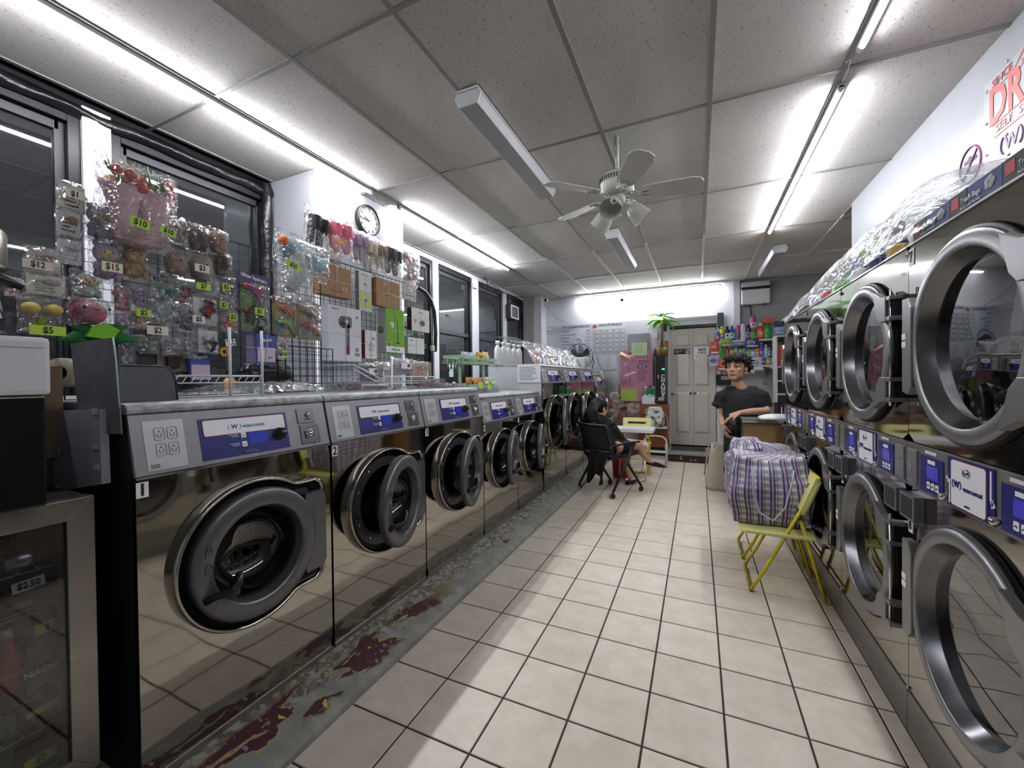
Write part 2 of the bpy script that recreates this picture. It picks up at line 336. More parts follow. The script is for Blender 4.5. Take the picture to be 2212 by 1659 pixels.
# plinth under the washers ---------------------------------------------
def plinthmat():
    m = M('worn painted concrete', '77787a', .7); nt = m.node_tree; N = nt.nodes; L = nt.links; b = N['Principled BSDF']
    tc = N.new('ShaderNodeTexCoord'); sx = N.new('ShaderNodeSeparateXYZ'); L.new(tc.outputs['Object'], sx.inputs[0])
    def nz(s, d=5, dist=.3, vec=None):
        n = N.new('ShaderNodeTexNoise'); n.inputs['Scale'].default_value = s; n.inputs['Detail'].default_value = d; n.inputs['Distortion'].default_value = dist
        L.new(vec or tc.outputs['Object'], n.inputs['Vector']); return n.outputs['Fac']
    def rng(v, a, b_, c=0, d=1):
        q = N.new('ShaderNodeMapRange'); q.inputs[1].default_value = a; q.inputs[2].default_value = b_; q.inputs[3].default_value = c; q.inputs[4].default_value = d; L.new(v, q.inputs[0]); return q.outputs[0]
    def mul(a, b_, op='MULTIPLY'):
        q = N.new('ShaderNodeMath'); q.operation = op; L.new(a, q.inputs[0])
        if isinstance(b_, float): q.inputs[1].default_value = b_
        else: L.new(b_, q.inputs[1])
        return q.outputs[0]
    def mix(f, a, b_):
        q = N.new('ShaderNodeMixRGB'); L.new(f, q.inputs[0])
        for k, c in ((1, a), (2, b_)):
            if isinstance(c, str): q.inputs[k].default_value = (*lin(c), 1)
            else: L.new(c, q.inputs[k])
        return q.outputs[0]
    x, y = sx.outputs[0], sx.outputs[1]
    # stripped upper belt (next to the machines): concrete with dirt; paint below
    xn = mul(x, mul(mul(nz(6, 6, .5), .5, 'SUBTRACT'), .16), 'ADD')
    belt = rng(xn, -1.375, -1.395)          # 1 = inner belt
    base = mix(rng(nz(14, 6), .35, .7), '757672', '8c8c88')
    dirt = mix(rng(nz(30, 7, .8), .4, .62), '57534c', '9a978c')
    c = mix(belt, base, dirt)
    # flaked patches: maroon old paint with yellow rims, between y .6 and 1.9
    zone = mul(rng(y, 2.15, 1.8), mul(rng(xn, -1.305, -1.32), rng(xn, -1.455, -1.43)))
    far = mul(rng(nz(2.6, 3), .58, .62), mul(rng(xn, -1.30, -1.315), rng(xn, -1.44, -1.42)))
    zone = mul(zone, far, 'MAXIMUM')
    mpp = N.new('ShaderNodeMapping'); mpp.inputs['Scale'].default_value = (1.5, .55, 1); mpp.inputs['Location'].default_value = (.3, .15, 0); L.new(tc.outputs['Object'], mpp.inputs[0])
    f = nz(5.5, 6, .7, mpp.outputs[0])
    c = mix(mul(rng(f, .448, .452), zone), c, '9c8c50')
    c = mix(mul(rng(f, .462, .467), zone), c, '3c1620')
    f2 = nz(22, 4, 1.5)
    c = mix(mul(mul(rng(f2, .66, .67), rng(f, .48, .49)), zone), c, 'c1aa55')
    c = mix(mul(mul(rng(nz(35, 4, 1.), .64, .66), rng(f, .48, .49)), zone), c, '7d818a')
    L.new(c, b.inputs['Base Color'])
    bp = N.new('ShaderNodeBump'); bp.inputs['Strength'].default_value = .8; bp.inputs['Distance'].default_value = .004; L.new(nz(28, 6, .5), bp.inputs['Height']); L.new(bp.outputs['Normal'], b.inputs['Normal'])
    return m
def plinth():
    prof = [(-1.262, -.004), (-1.262, .020), (-1.268, .030), (-1.285, .038), (-1.34, .057), (-1.40, .068), (-1.50, .086), (-3.0, .088)]
    m = MB(); ys = [-2.4+i*.07 for i in range(142)]; ys = [y for y in ys if y < 7.49]+[7.49]
    vs = []
    for y in ys:
        for k, (x, z) in enumerate(prof):
            w_ = 0 if k in (0, 7) else 1
            q = noise.noise(Vector((x*9, y*3.1, 3)))*.011+noise.noise(Vector((x*30, y*14, 9)))*.004
            vs.append((x+(q*.9 if k in (1, 2, 3) else q*.25)*w_, y, z+(q*.45)*w_ if k < 6 else z))
    n = len(prof); fs = [(i*n+k, (i+1)*n+k, (i+1)*n+k+1, i*n+k+1) for i in range(len(ys)-1) for k in range(n-1)]
    m.add(vs, fs, True)
    m.add([(x, ys[0], z) for x, z in prof]+[(-3.0, ys[0], 0)], [tuple(range(n+1))], False)
    return m.build('trim_1', plinthmat(), kind='structure')
plinth()
# walls ---------------------------------------------------------------------
WHITEP = M('glossy white wall panel', 'bfc3c8', .32, 0, .06, 3, .25, 5, spec=.6)
SHEET = M('white wall sheeting', 'a8abb0', .28, 0, .05, 3, 1.5, 3.2, spec=.6)
GREYP = M('light grey board', 'c2c5cb', .5, 0, .08, 4)
GREYW = M('grey wall paint', 'a4a4a5', .75, 0, .1, 6)  # own grey paint of the far walls and corner pier
BLKF = M('black window frame', '111214', .35, .3)
WPOST = M('white painted post', 'd5d8de', .45, 0, .1, 12)
wl = bx('wall_left', M('left wall paint', '75777a', .7, 0, .1, 5), (-3.2, -2.6, 0, -3.06, 7.6, 1.15), kind='structure')
bx('wall_left', WHITEP, (-3.2, 3.1, ZC-.055, -3.0, 7.2, ZC+.02), kind='structure')
bx('wall_left', BLKF, (-3.2, -2.6, ZC-.10, -3.04, 3.1, ZC+.02), kind='structure')
bx('wall_back', GREYP, (-3.2, 7.5, -.0, -.47, 7.62, 2.31), kind='structure')
bx('wall_back', M('white back wall paint', 'dcdfe3', .4, 0, .05, 3, .25, 5), (-3.2, 7.515, 2.31, .62, 7.62, ZC+.03), kind='structure')
bx('wall_back', MATS['white back wall paint'], (.33, 7.505, .0, .62, 7.62, 2.31), kind='structure')
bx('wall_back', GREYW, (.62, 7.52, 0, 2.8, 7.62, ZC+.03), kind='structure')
bx('wall_right', M('right wall sheeting', '8d9094', .3, 0, .05, 3, 1.5, 3.2, spec=.5), (1.27, -2.6, 0, 1.36, 4.634, ZC+.02), kind='structure')
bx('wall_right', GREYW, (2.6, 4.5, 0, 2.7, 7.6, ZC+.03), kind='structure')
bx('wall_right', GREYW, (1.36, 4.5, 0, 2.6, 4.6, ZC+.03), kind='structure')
bx('wall_front', M('front wall paint', 'd8d8d6', .6), (-3.2, -2.6, 0, 1.36, -2.5, ZC+.03), kind='structure')
bx('trim_2', WPOST, (.53, 7.46, 0, .62, 7.515, ZC+.005), kind='structure')
# the pillar wrapped in sheeting, folds at its corner
def pillar():
    x0, x1, y0, y1 = -3.05, -2.53, 2.12, 3.10; m = MB(); poly = [(x0, y0), (x1, y0), (x1, y1), (x0, y1)]; per = []
    for (ax, ay), (bx_, by), k in ((poly[0], poly[1], 10), (poly[1], poly[2], 18), (poly[2], poly[3], 8)):
        per += [(ax+(bx_-ax)*i/k, ay+(by-ay)*i/k, (1 if k == 10 else 2 if k == 18 else 3), i/k) for i in range(k+1)]
    def fn(u, v):
        x, y, s_, t = per[min(len(per)-1, int(round(u*(len(per)-1))))]; z = .09+(ZC-.09)*v
        d = noise.noise(Vector((x*3+y*3, y*2, z*2.2)))*.008+abs(noise.noise(Vector((y*9-x*9, z*1.4, 2))))*.006
        d *= math.sin(PI*min(1, max(0, t)))**.5
        return (x+(d if s_ == 2 else 0), y-(d if s_ == 1 else 0)+(d if s_ == 3 else 0), z)
    m.grid(fn, len(per)-1, 34)
    m.build('wall_left', SHEET, kind='structure')
pillar()
# grey pier in the back left corner
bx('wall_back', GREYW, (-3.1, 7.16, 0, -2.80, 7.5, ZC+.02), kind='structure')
bx('trim_3', WPOST, (-2.80, 7.20, 0, -2.665, 7.5, ZC+.01), kind='structure')
# windows ----------------------------------------------------------------------
def window(n, y0, y1, z0, z1, sash=None, inner=.07):
    X = -3.06; root = ob('window_%d' % n, None, None, (X, (y0+y1)/2, z0)); root['kind'] = 'structure'
    h = (y1-y0)/2; H = z1-z0; m = MB()
    for a, b, c, d in ((-h, -h+.05, 0, H), (h-.05, h, 0, H), (-h+.05, h-.05, H-.06, H), (-h+.05, h-.05, 0, .06)): m.box(-.02, a, c, .05, b, d)
    m.build('window_frame', BLKF, root, bev=.004)
    m = MB(); i = inner
    for a, b, c, d in ((-h+.05, -h+i+.02, .06, H-.06), (h-i-.02, h-.05, .06, H-.06), (-h+i, h-i, H-i-.04, H-.06), (-h+i, h-i, .06, .10)): m.box(-.03, a, c, .015, b, d)
    if sash: m.box(-.02, -h+.06, sash-z0-.025, .03, h-.06, sash-z0+.025)
    m.build('sash', M('dark grey sash', '2a2c2f', .4, .3), root, bev=.003)
    if sash:
        bx('pane', GLASS, (-.012, -h+i, .1, -.006, h-i, sash-z0-.02), root); bx('pane', GLASS, (-.008, -h+i, sash-z0+.02, -.002, h-i, H-i), root)
    else: bx('pane', GLASS, (-.008, -h+i, .1, -.002, h-i, H-i), root)
window(1, -.35, 1.05, 1.15, ZC-.10); window(2, 1.17, 2.12, 1.15, ZC-.10)
window(3, 3.12, 4.24, 1.15, ZC-.055, 1.93); window(4, 4.34, 5.21, 1.15, ZC-.055, 1.93); window(5, 5.38, 6.25, 1.15, ZC-.055, 1.93); window(6, 6.37, 7.16, 1.15, ZC-.055)
bx('wall_left', BLKF, (-3.14, -2.6, 1.15, -3.07, -.35, ZC), kind='structure')
k = 4
for a, b in ((1.05, 1.17), (4.24, 4.34), (5.21, 5.38), (6.25, 6.37)):
    bx('trim_%d' % k, WPOST, (-3.1, a, 1.15, -2.99, b, ZC-.05), kind='structure', bev=.004); k += 1
# dark crumpled covering along the window head
m = MB()
def fn(u, v):
    y = -.4+u*3.5; a = v*PI; r_ = .035+.018*noise.noise(Vector((y*5, v*3, 1)))
    return (-3.03+math.sin(a)*r_*1.6, y, ZC-.085-math.cos(a)*(.045+.014*noise.noise(Vector((y*4, 7, v)))))
m.grid(fn, 110, 7); m.build('trim_8', M('black plastic sheeting', '0b0c0e', .28, 0, 0, 1, 1.2, 30), kind='structure')
m = MB()
def fn(u, v):
    z = 1.3+u*1.5; a = v*PI; return (-3.0+math.sin(a)*(.05+.02*noise.noise(Vector((1, z*6, v*3)))), 2.075+math.cos(a)*.04+.012*noise.noise(Vector((z*5, v, 3))), z)
m.grid(fn, 50, 6); m.build('trim_9', MATS['black plastic sheeting'], kind='structure')
# ================================================================ MACHINES
LOGOW = M('white sign', 'eceef2', .35); REDL = M('thin red line', 'c04040', .5)
def logo(parent, x, y, z, s, mat=BLUE, rot=(PI/2, 0, 0), stacked=False):
    """the maker's mark: W between two brackets, then the name"""
    text('W', s*1.25, mat, parent, (x, y, z), rot, bold=s*.025)
    a = Vector((1, 0, 0)); c, s_ = math.cos(rot[0]), math.sin(rot[0]); b = Vector((0, c, s_)); o = Vector((x, y, z))
    m = MB()
    for sg in (-1, 1):
        pts = []
        for i in range(9):
            t = R(-62+i*15.5); pts.append(o+a*(sg*(s*.62+s*.75*math.cos(t)))+b*(s*.62*math.sin(t)))
        m.tube(pts, [s*.02+s*.06*math.sin(PI*i/8) for i in range(9)], 4, flat=.5)
    m.build('emblem', mat, parent)
    if stacked: text('wascomat', s*1.25, mat, parent, (x+s*.15, y, z-s*1.9), rot, bold=s*.02)
    else: text('wascomat', s*1.25, mat, parent, (x+s*1.75, y, z), rot, align='LEFT')
def outline(R0, bx1, bz, n=72, k=1.):
    pts = []
    for i in range(n):
        t = 2*PI*i/n; c, s = math.cos(t), math.sin(t); r = R0*k
        if c > 0: r = max(r, min(bx1*k/c, bz*k/max(abs(s), 1e-6), (bx1**2+bz**2)**.5*.955*k))
        pts.append((r*c, r*s))
    return pts
def washer(y0, W, hp, ht, zd, num, ang, label, Rd=.268, z0=.087, fx=-1.5, small=False):
    t = thing('washing_machine', label, 'washing machine', (fx, y0, z0), PI/2, 'front loading washing machines in the left row')
    D = .66; cx = W*.495; slant = .042
    # cabinet: sides and back, shade put into the dark tone, prism profile
    m = MB(); g = .004
    prof = [(.012, .0), (D, 0), (D, ht-.01), (slant+.06, ht-.01), (slant+.01, ht-.02), (.012, hp-.02)]
    m.prism([(p[0], p[1]) for p in prof], g, W-g, 'yz'); m.open_front(.012).build('cabinet', DARKCAB if hp < 1.1 else GREYP, t)
    # mirror front with a hole for the door
    m = MB(); o_in = outline(Rd*.93, Rd*1.0, Rd*.72, 72); n = 72; z1 = hp
    outer = []
    for i in range(n):
        a = 2*PI*i/n; c, s = math.cos(a), math.sin(a)
        kx = ((W-g-cx) if c > 0 else (cx-g))/max(abs(c), 1e-6); kz = ((z1-zd) if s > 0 else (zd-.004))/max(abs(s), 1e-6); k = min(kx, kz); outer.append((k*c, k*s))
    mids = [[((1-q)*a[0]+q*b[0], (1-q)*a[1]+q*b[1]) for a, b in zip(o_in, outer)] for q in (0, .25, .5, .75, 1)]
    vs = [(cx+p[0], 0, zd+p[1]) for ring in mids for p in ring]
    fs = [(k*n+i, k*n+(i+1) % n, (k+1)*n+(i+1) % n, (k+1)*n+i) for k in range(4) for i in range(n)]
    m.add(vs, fs, True); 
    for xa, xb in ((g, g), (W-g, W-g)): m.add([(xa, 0, .004), (xa, .02, .004), (xa, .02, z1), (xa, 0, z1)], [(0, 1, 2, 3)])
    m.build('front_panel', MIRROR, t)
    # floor strip and seam
    bx('base_strip', BRUSH, (g, -.004, 0, W-g, .012, .02), t)
    bx('seam_strip', BRUSH, (g, -.006, hp-.004, W-g, .01, hp+.003), t)
    # raised door surround
    m = MB(); rings = []
    for k, y in ((1.0, 0), (1.0, -.022), (.985, -.034), (.955, -.034), (.94, -.02), (.925, .012)):
        rings.append([(cx+p[0], y, zd+p[1]) for p in outline(Rd, Rd*1.08, Rd*.80, 72, k)])
    m.loft(rings, caps=False); m.build('door_surround', BRUSH if small else steel('surround steel', 'aaa79f', .14), t)
    m = MB(); rings = []
    for k, y in ((.93, -.024), (.90, -.012), (.86, -.012), (.845, .0)):
        rings.append([(cx+p[0], y, zd+p[1]) for p in outline(Rd, Rd*1.08, Rd*.80, 72, k)])
    m.loft(rings, caps=False); m.build('gasket', RUBBER, t)
    m = MB(); ro = outline(Rd, Rd*1.08, Rd*.80, 72, .86); ri = outline(Rd*.66, .01, .01, 72)
    m.loft([[(cx+p[0], -.002, zd+p[1]) for p in ro], [(cx+p[0], -.004, zd+p[1]) for p in ri], [(cx+p[0]*.97, .05, zd+p[1]*.97) for p in ri]], caps=False, smooth=False)
    m.m = 1
    for a in (2.2, 2.75, 3.55, 4.1): m.ell((cx+Rd*.76*math.cos(a), -.006, zd+Rd*.76*math.sin(a)), (.007, .005, .007), 8, 5)
    m.m = 2; m.tube([(cx+Rd*.76*math.cos(3.25), -.006, zd+Rd*.76*math.sin(3.25)), (cx+Rd*.74*math.cos(3.36), -.006, zd+Rd*.74*math.sin(3.36))], .009, 8, flat=.6)
    m.build('door_frame', [M('charcoal door frame', '47484b', .4, .5), CHROME, BLACK], t)
    # drum
    m = MB(); m.lathe([(Rd*.66, .05), (Rd*.70, .07), (Rd*.86, .09), (Rd*.88, .40), (.001, .43)], (cx, 0, zd), 'y', 36)
    for a in range(3): 
        q = R(a*120+40); m.box(cx+Rd*.8*math.cos(q)-.02, .1, zd+Rd*.78*math.sin(q)-.02, cx+Rd*.8*math.cos(q)+.02, .38, zd+Rd*.78*math.sin(q)+.02)
    m.build('drum', steel('dark drum steel', '55555a', .35), t)
    # the door, hinged on its right
    hx = cx+Rd*.98; dr = Rd*.865
    door = MB(); c0 = (-Rd*.98, 0, 0)
    door.lathe([(dr*.99, -.012), (dr, -.034), (dr*.985, -.044), (dr*.95, -.049), (dr*.76, -.052), (dr*.725, -.048), (dr*.71, -.042), (dr*.70, -.01), (dr*.68, .0), (dr*.99, -.012)], (c0[0], 0, 0), 'y', 48)
    door.prism([(-Rd*.98+dr*.80, -Rd*.60), (.005, -Rd*.60), (.02, -Rd*.5), (.02, Rd*.5), (.005, Rd*.60), (-Rd*.98+dr*.80, Rd*.60)], -.040, -.014)
    d = door.build('door', M('charcoal cast door', '6c6d70', .38, .7, .1, 40), t, (hx, -.008, zd), (0, 0, ang))
    m = MB(); m.m = 0; m.lathe([(dr*.695, -.008), (dr*.68, .015), (dr*.62, .05), (dr*.52, .085), (dr*.3, .11), (.001, .115)], (c0[0], 0, 0), 'y', 36)
    m.build('glass_bowl', glassy('bowl glass', (.30, .30, .31), .08, .03, .02, '55565a', edge=.5), d)
    m = MB(); m.lathe([(dr*.985, -.012), (dr*.80, .006), (dr*.66, .004)], (c0[0], 0, 0), 'y', 36); m.build('door_seal', RUBBER, d)
    m = MB(); hz = -Rd*.28; xk = c0[0]-dr*.70
    m.tube([(xk-.035, -.050, hz-.012), (xk-.01, -.070, hz+.002), (xk+.02, -.10, hz+.008), (xk+.045, -.098, hz+.03), (xk+.052, -.09, hz+.06)], [.012, .013, .014, .013, .010], 8)
    m.add([(xk+.005, -.09, hz), (xk+.055, -.085, hz+.05), (xk+.058, -.08, hz-.02), (xk+.03, -.08, hz-.03), (xk+.005, -.07, hz), (xk+.055, -.068, hz+.05), (xk+.058, -.066, hz-.02), (xk+.03, -.066, hz-.03)],
          [(0,1,2,3),(7,6,5,4),(0,4,5,1),(1,5,6,2),(2,6,7,3),(3,7,4,0)])
    m.build('handle', BLACK, d)
    m = MB()
    for q in (-.02, .035):
        x_, z_ = c0[0]-dr*.83+abs(q)*.2+.004, .02+q
        m.box(x_-.011, -.0530, z_, x_+.011, -.0505, z_+.018); m.tube([(x_-.008, -.052, z_+.018), (x_-.006, -.052, z_+.032), (x_+.006, -.052, z_+.032), (x_+.008, -.052, z_+.018)], .002, 5)
    m.build('lock_symbol', M('engraved grey', '5d5e60', .4, .6), d)
    # control console (slanted)
    sl = math.atan2(slant, ht-.035-hp); L_ = math.hypot(slant, ht-.035-hp)
    cp = MB().box(g, 0, .004, W-g, .014, L_).build('control_panel', PANELGREY, t, (0, -.002, hp), (-sl, 0, 0), bev=.002)
    w2 = W/.70
    bxz = lambda nm, mt, a, b, c, dd, y=-.0015, th=.003, **k: MB().box(a*w2, y, c, b*w2, y+th, dd).build(nm, mt, cp, **k)
    Lh = L_
    bxz('instruction_plate', M('light grey plate', 'b5b7ba', .4, .3), .035, .142, .015, Lh-.022, bev=.001)
    m = MB()
    for ix in (0, 1):
        for iz in (0, 1):
            x_ = (.062+ix*.034)*w2; z_ = Lh*.30+iz*Lh*.26
            pts = rrect(x_, z_, x_+.026*w2, z_+Lh*.2, .005, 3); m.tube([(p[0], -.0025, p[1]) for p in pts], .0007, 4, closed=True)
            m.tube([(x_+.007*w2, -.0025, z_+Lh*.11), (x_+.009*w2, -.0025, z_+Lh*.05), (x_+.017*w2, -.0025, z_+Lh*.05), (x_+.019*w2, -.0025, z_+Lh*.11)], .0008, 4)
            m.ell((x_+.013*w2, -.0025, z_+Lh*.145), (.003, .0008, .003), 8, 4)
    m.box(.044*w2, -.003, .022, .054*w2, -.0015, .034); m.box(.056*w2, -.003, .022, .066*w2, -.0015, .034)
    m.build('pictogram', M('grey print', '77797d', .6), cp)
    bxz('blue_plate', BLUE, .185, .505, .018, Lh-.030)
    m = MB(); m.prism(rrect(.197*w2, Lh-.092*(Lh/.19), .495*w2, Lh-.036, .008), -.003, -.001); m.m = 1
    m.tube([(p[0], -.0028, p[1]) for p in rrect(.197*w2, Lh-.092*(Lh/.19), .495*w2, Lh-.036, .008)], .0011, 4, closed=True); m.build('sign_plate', [LOGOW, REDL], cp)
    zl = Lh-.064*(Lh/.19)-.003
    logo(cp, .300*w2, -.0035, zl, .0165*w2)
    bxz('display', LCD, .345, .415, Lh*.28, Lh*.50, -.0025)
    m = MB()
    for zq in (.42, .25):
        m.prism(rrect(.318*w2, Lh*zq, .336*w2, Lh*(zq+.10), .003, 3), -.0035, -.001)
        m.m = 1; m.tube([(.322*w2, -.004, Lh*zq+.012), (.325*w2, -.004, Lh*zq+.006), (.329*w2, -.004, Lh*zq+.006), (.332*w2, -.004, Lh*zq+.012)], .0008, 4); m.m = 0
    m.build('button', [LOGOW, BLUE], cp)
    m = MB()
    for zq in (.49, .455, .32, .285): m.box((.275 if zq in (.49, .32) else .285)*w2, -.0035, Lh*zq, .310*w2, -.001, Lh*zq+.0018)
    m.build('small_print', LOGOW, cp)
    text('WLD730cc', .011*w2, M('faint print', '8f93c8', .5), cp, (.35*w2, -.003, Lh*.15))
    m = MB(); kx, kz = .466*w2, Lh*.41
    m.lathe([(.021, 0), (.021, -.016), (.015, -.018), (.0145, -.030), (.012, -.033), (.0001, -.033)], (kx, 0, kz), 'y', 24); m.m = 1; m.lathe([(.024, -.001), (.024, -.006), (.021, -.006)], (kx, 0, kz), 'y', 24)
    m.build('knob', [BLACK, M('dark grey plastic', '2b2b2e', .4)], cp)
    bx('coin_plate', M('dark steel plate', '6f7072', .3, .8), (.555*w2, -.004, Lh*.56, .635*w2, .002, Lh-.022), cp, bev=.001); bx('coin_plate', MATS['dark steel plate'], (.560*w2, -.004, .02, .650*w2, .002, Lh*.53), cp, bev=.001)
    m = MB(); m.m = 0; xk = .603*w2
    m.box(xk-.0015, -.0055, Lh*.64, xk+.0015, -.0035, Lh*.80); m.box(xk-.02, -.0055, Lh*.63, xk+.012, -.0035, Lh*.65)
    m.m = 1; m.lathe([(.008, -.004), (.007, -.014), (.0001, -.014)], (xk+.0, 0, Lh*.75), 'y', 12)
    m.lathe([(.015, -.004), (.014, -.010), (.0001, -.012)], (xk+.002, 0, Lh*.32), 'y', 16); m.tube([(xk-.025, -.006, Lh*.36), (xk+.0, -.008, Lh*.40), (xk+.02, -.006, Lh*.38)], .004, 6)
    m.tube([(xk-.02, -.006, Lh*.22), (xk-.02, -.012, Lh*.36)], .003, 6)
    for q in (.12, .48): m.ell((xk+.025, -.006, Lh*q), (.004, .003, .004), 6, 4)
    m.build('coin_lock', [INK, CHROME], cp)
    # worn top with rounded front
    m = MB(); y1_ = slant+.002
    pr = [(y1_, ht-.034), (y1_-.006, ht-.028), (y1_-.006, ht-.015), (y1_+.004, ht-.004), (y1_+.02, ht), (D, ht), (D, ht-.02), (y1_+.01, ht-.034)]
    m.prism(pr, .002, W-.002, 'yz'); m.build('top_cover', M('worn pale grey paint', 'b9bec4', .42, .3, .35, 26, col2='6f706c'), t, bev=.004)
    if num:
        p = MB().box(.004, -.002, hp-.058, .034, 0, hp-.012).build('number_plate', WHITE, t)
        text(num, .050, INK, t, (.019, -.0028, hp-.0355), bold=.0012, sx=.9)
    return t
A18 = R(15)
wy = [(.62, .70), (1.323, .69), (2.014, .732), (2.748, .652), (3.402, .668)]
washer(wy[0][0], wy[0][1], .925, 1.146, .587, '1', 0, 'stainless washer beside the drinks cooler with number 1 plate and closed round door')
washer(wy[1][0], wy[1][1], .925, 1.146, .587, '2', A18, 'stainless washer with number 2 plate and its door ajar')
washer(wy[2][0], wy[2][1], .925, 1.146, .587, '3', A18, 'stainless washer with number 3 plate, between numbers 2 and 4')
washer(wy[3][0], wy[3][1], .865, 1.085, .55, '4', A18, 'shorter stainless washer with number 4 plate beside the snack baskets', Rd=.25)
washer(wy[4][0], wy[4][1], .865, 1.085, .55, '5', A18, 'shorter stainless washer just before the tall grey machines', Rd=.25)
washer(4.085, .80, 1.16, 1.37, .72, '', A18, 'first tall washer with the taped notice on its grey side', Rd=.305)
washer(4.90, .78, 1.16, 1.37, .72, '', A18, 'middle one of the three tall washers', Rd=.305)
washer(5.70, .80, 1.16, 1.37, .72, '', A18, 'third tall washer, behind the seated woman', Rd=.305)
washer(6.54, .68, 1.07, 1.29, .66, '', A18, 'lower washer at the far end of the left row by the back wall', Rd=.26)
# ---------------------------------------------------------------- dryers
def dryer_door(t, cx, cz, up):
    m = MB(); m.m = 0
    m.lathe([(.278, -.006), (.292, -.014), (.291, -.024), (.280, -.030), (.252, -.031), (.247, -.027), (.237, -.008), (.228, .006), (.224, .012), (.214, .014)], (0, 0, 0), 'y', 64)
    o = m.build('door', CAST, t, (cx, 0, cz))
    m = MB(); m.lathe([(.262, .002), (.298, -.000), (.303, -.006), (.296, -.010), (.301, -.014), (.292, -.020), (.272, -.016)], (0, 0, 0), 'y', 64); m.build('gasket', RUBBER, o)
    m = MB(); m.lathe([(.2465, -.027), (.2365, -.008), (.2275, .006), (.2235, .012)], (0, 0, 0), 'y', 64); m.build('inner_ring', steel('dark polished ring', '77787c', .22), o)
    m = MB(); m.lathe([(.224, .012), (.20, .011), (.0001, .008)], (0, 0, 0), 'y', 48); m.build('pane', DGLASS, o)
    # handle plate on the left, hinge brackets on the right
    m = MB()
    m.prism([(-.325, -.155), (-.285, -.165), (-.262, -.14), (-.262, .13), (-.285, .165), (-.325, .165)], -.036, -.008)
    m.build('handle_plate', M('satin grey metal', '8f9092', .35, .7), o, bev=.003)
    m = MB()
    for q in (.035, .008): m.box(-.322, -.0375, q-.01, -.292, -.0355, q+.010)
    m.build('label_sticker', WHITE, o)
    for sg in (-1, 1):
        m = MB(); m.prism([(.20, sg*.23), (.27, sg*.20), (.318, sg*.195), (.318, sg*.105), (.262, sg*.105), (.235, sg*.13)], -.048, -.022)
        m.prism([(.316, sg*.195), (.352, sg*.195), (.352, sg*.18), (.316, sg*.18)], -.046, -.0); m.prism([(.316, sg*.12), (.352, sg*.12), (.352, sg*.105), (.316, sg*.105)], -.046, 0)
        m.build('hinge_bracket', MATS['satin grey metal'], o, bev=.002)
        bx('hinge_block', BLACK, (.300, -.030, min(sg*.11, sg*.19), .345, -.001, max(sg*.11, sg*.19)), o)
    MB().cyl((.335, -.038, -.21), (.335, -.038, .22), .0045, n=8).build('hinge_pin', CHROME, o)
    return o
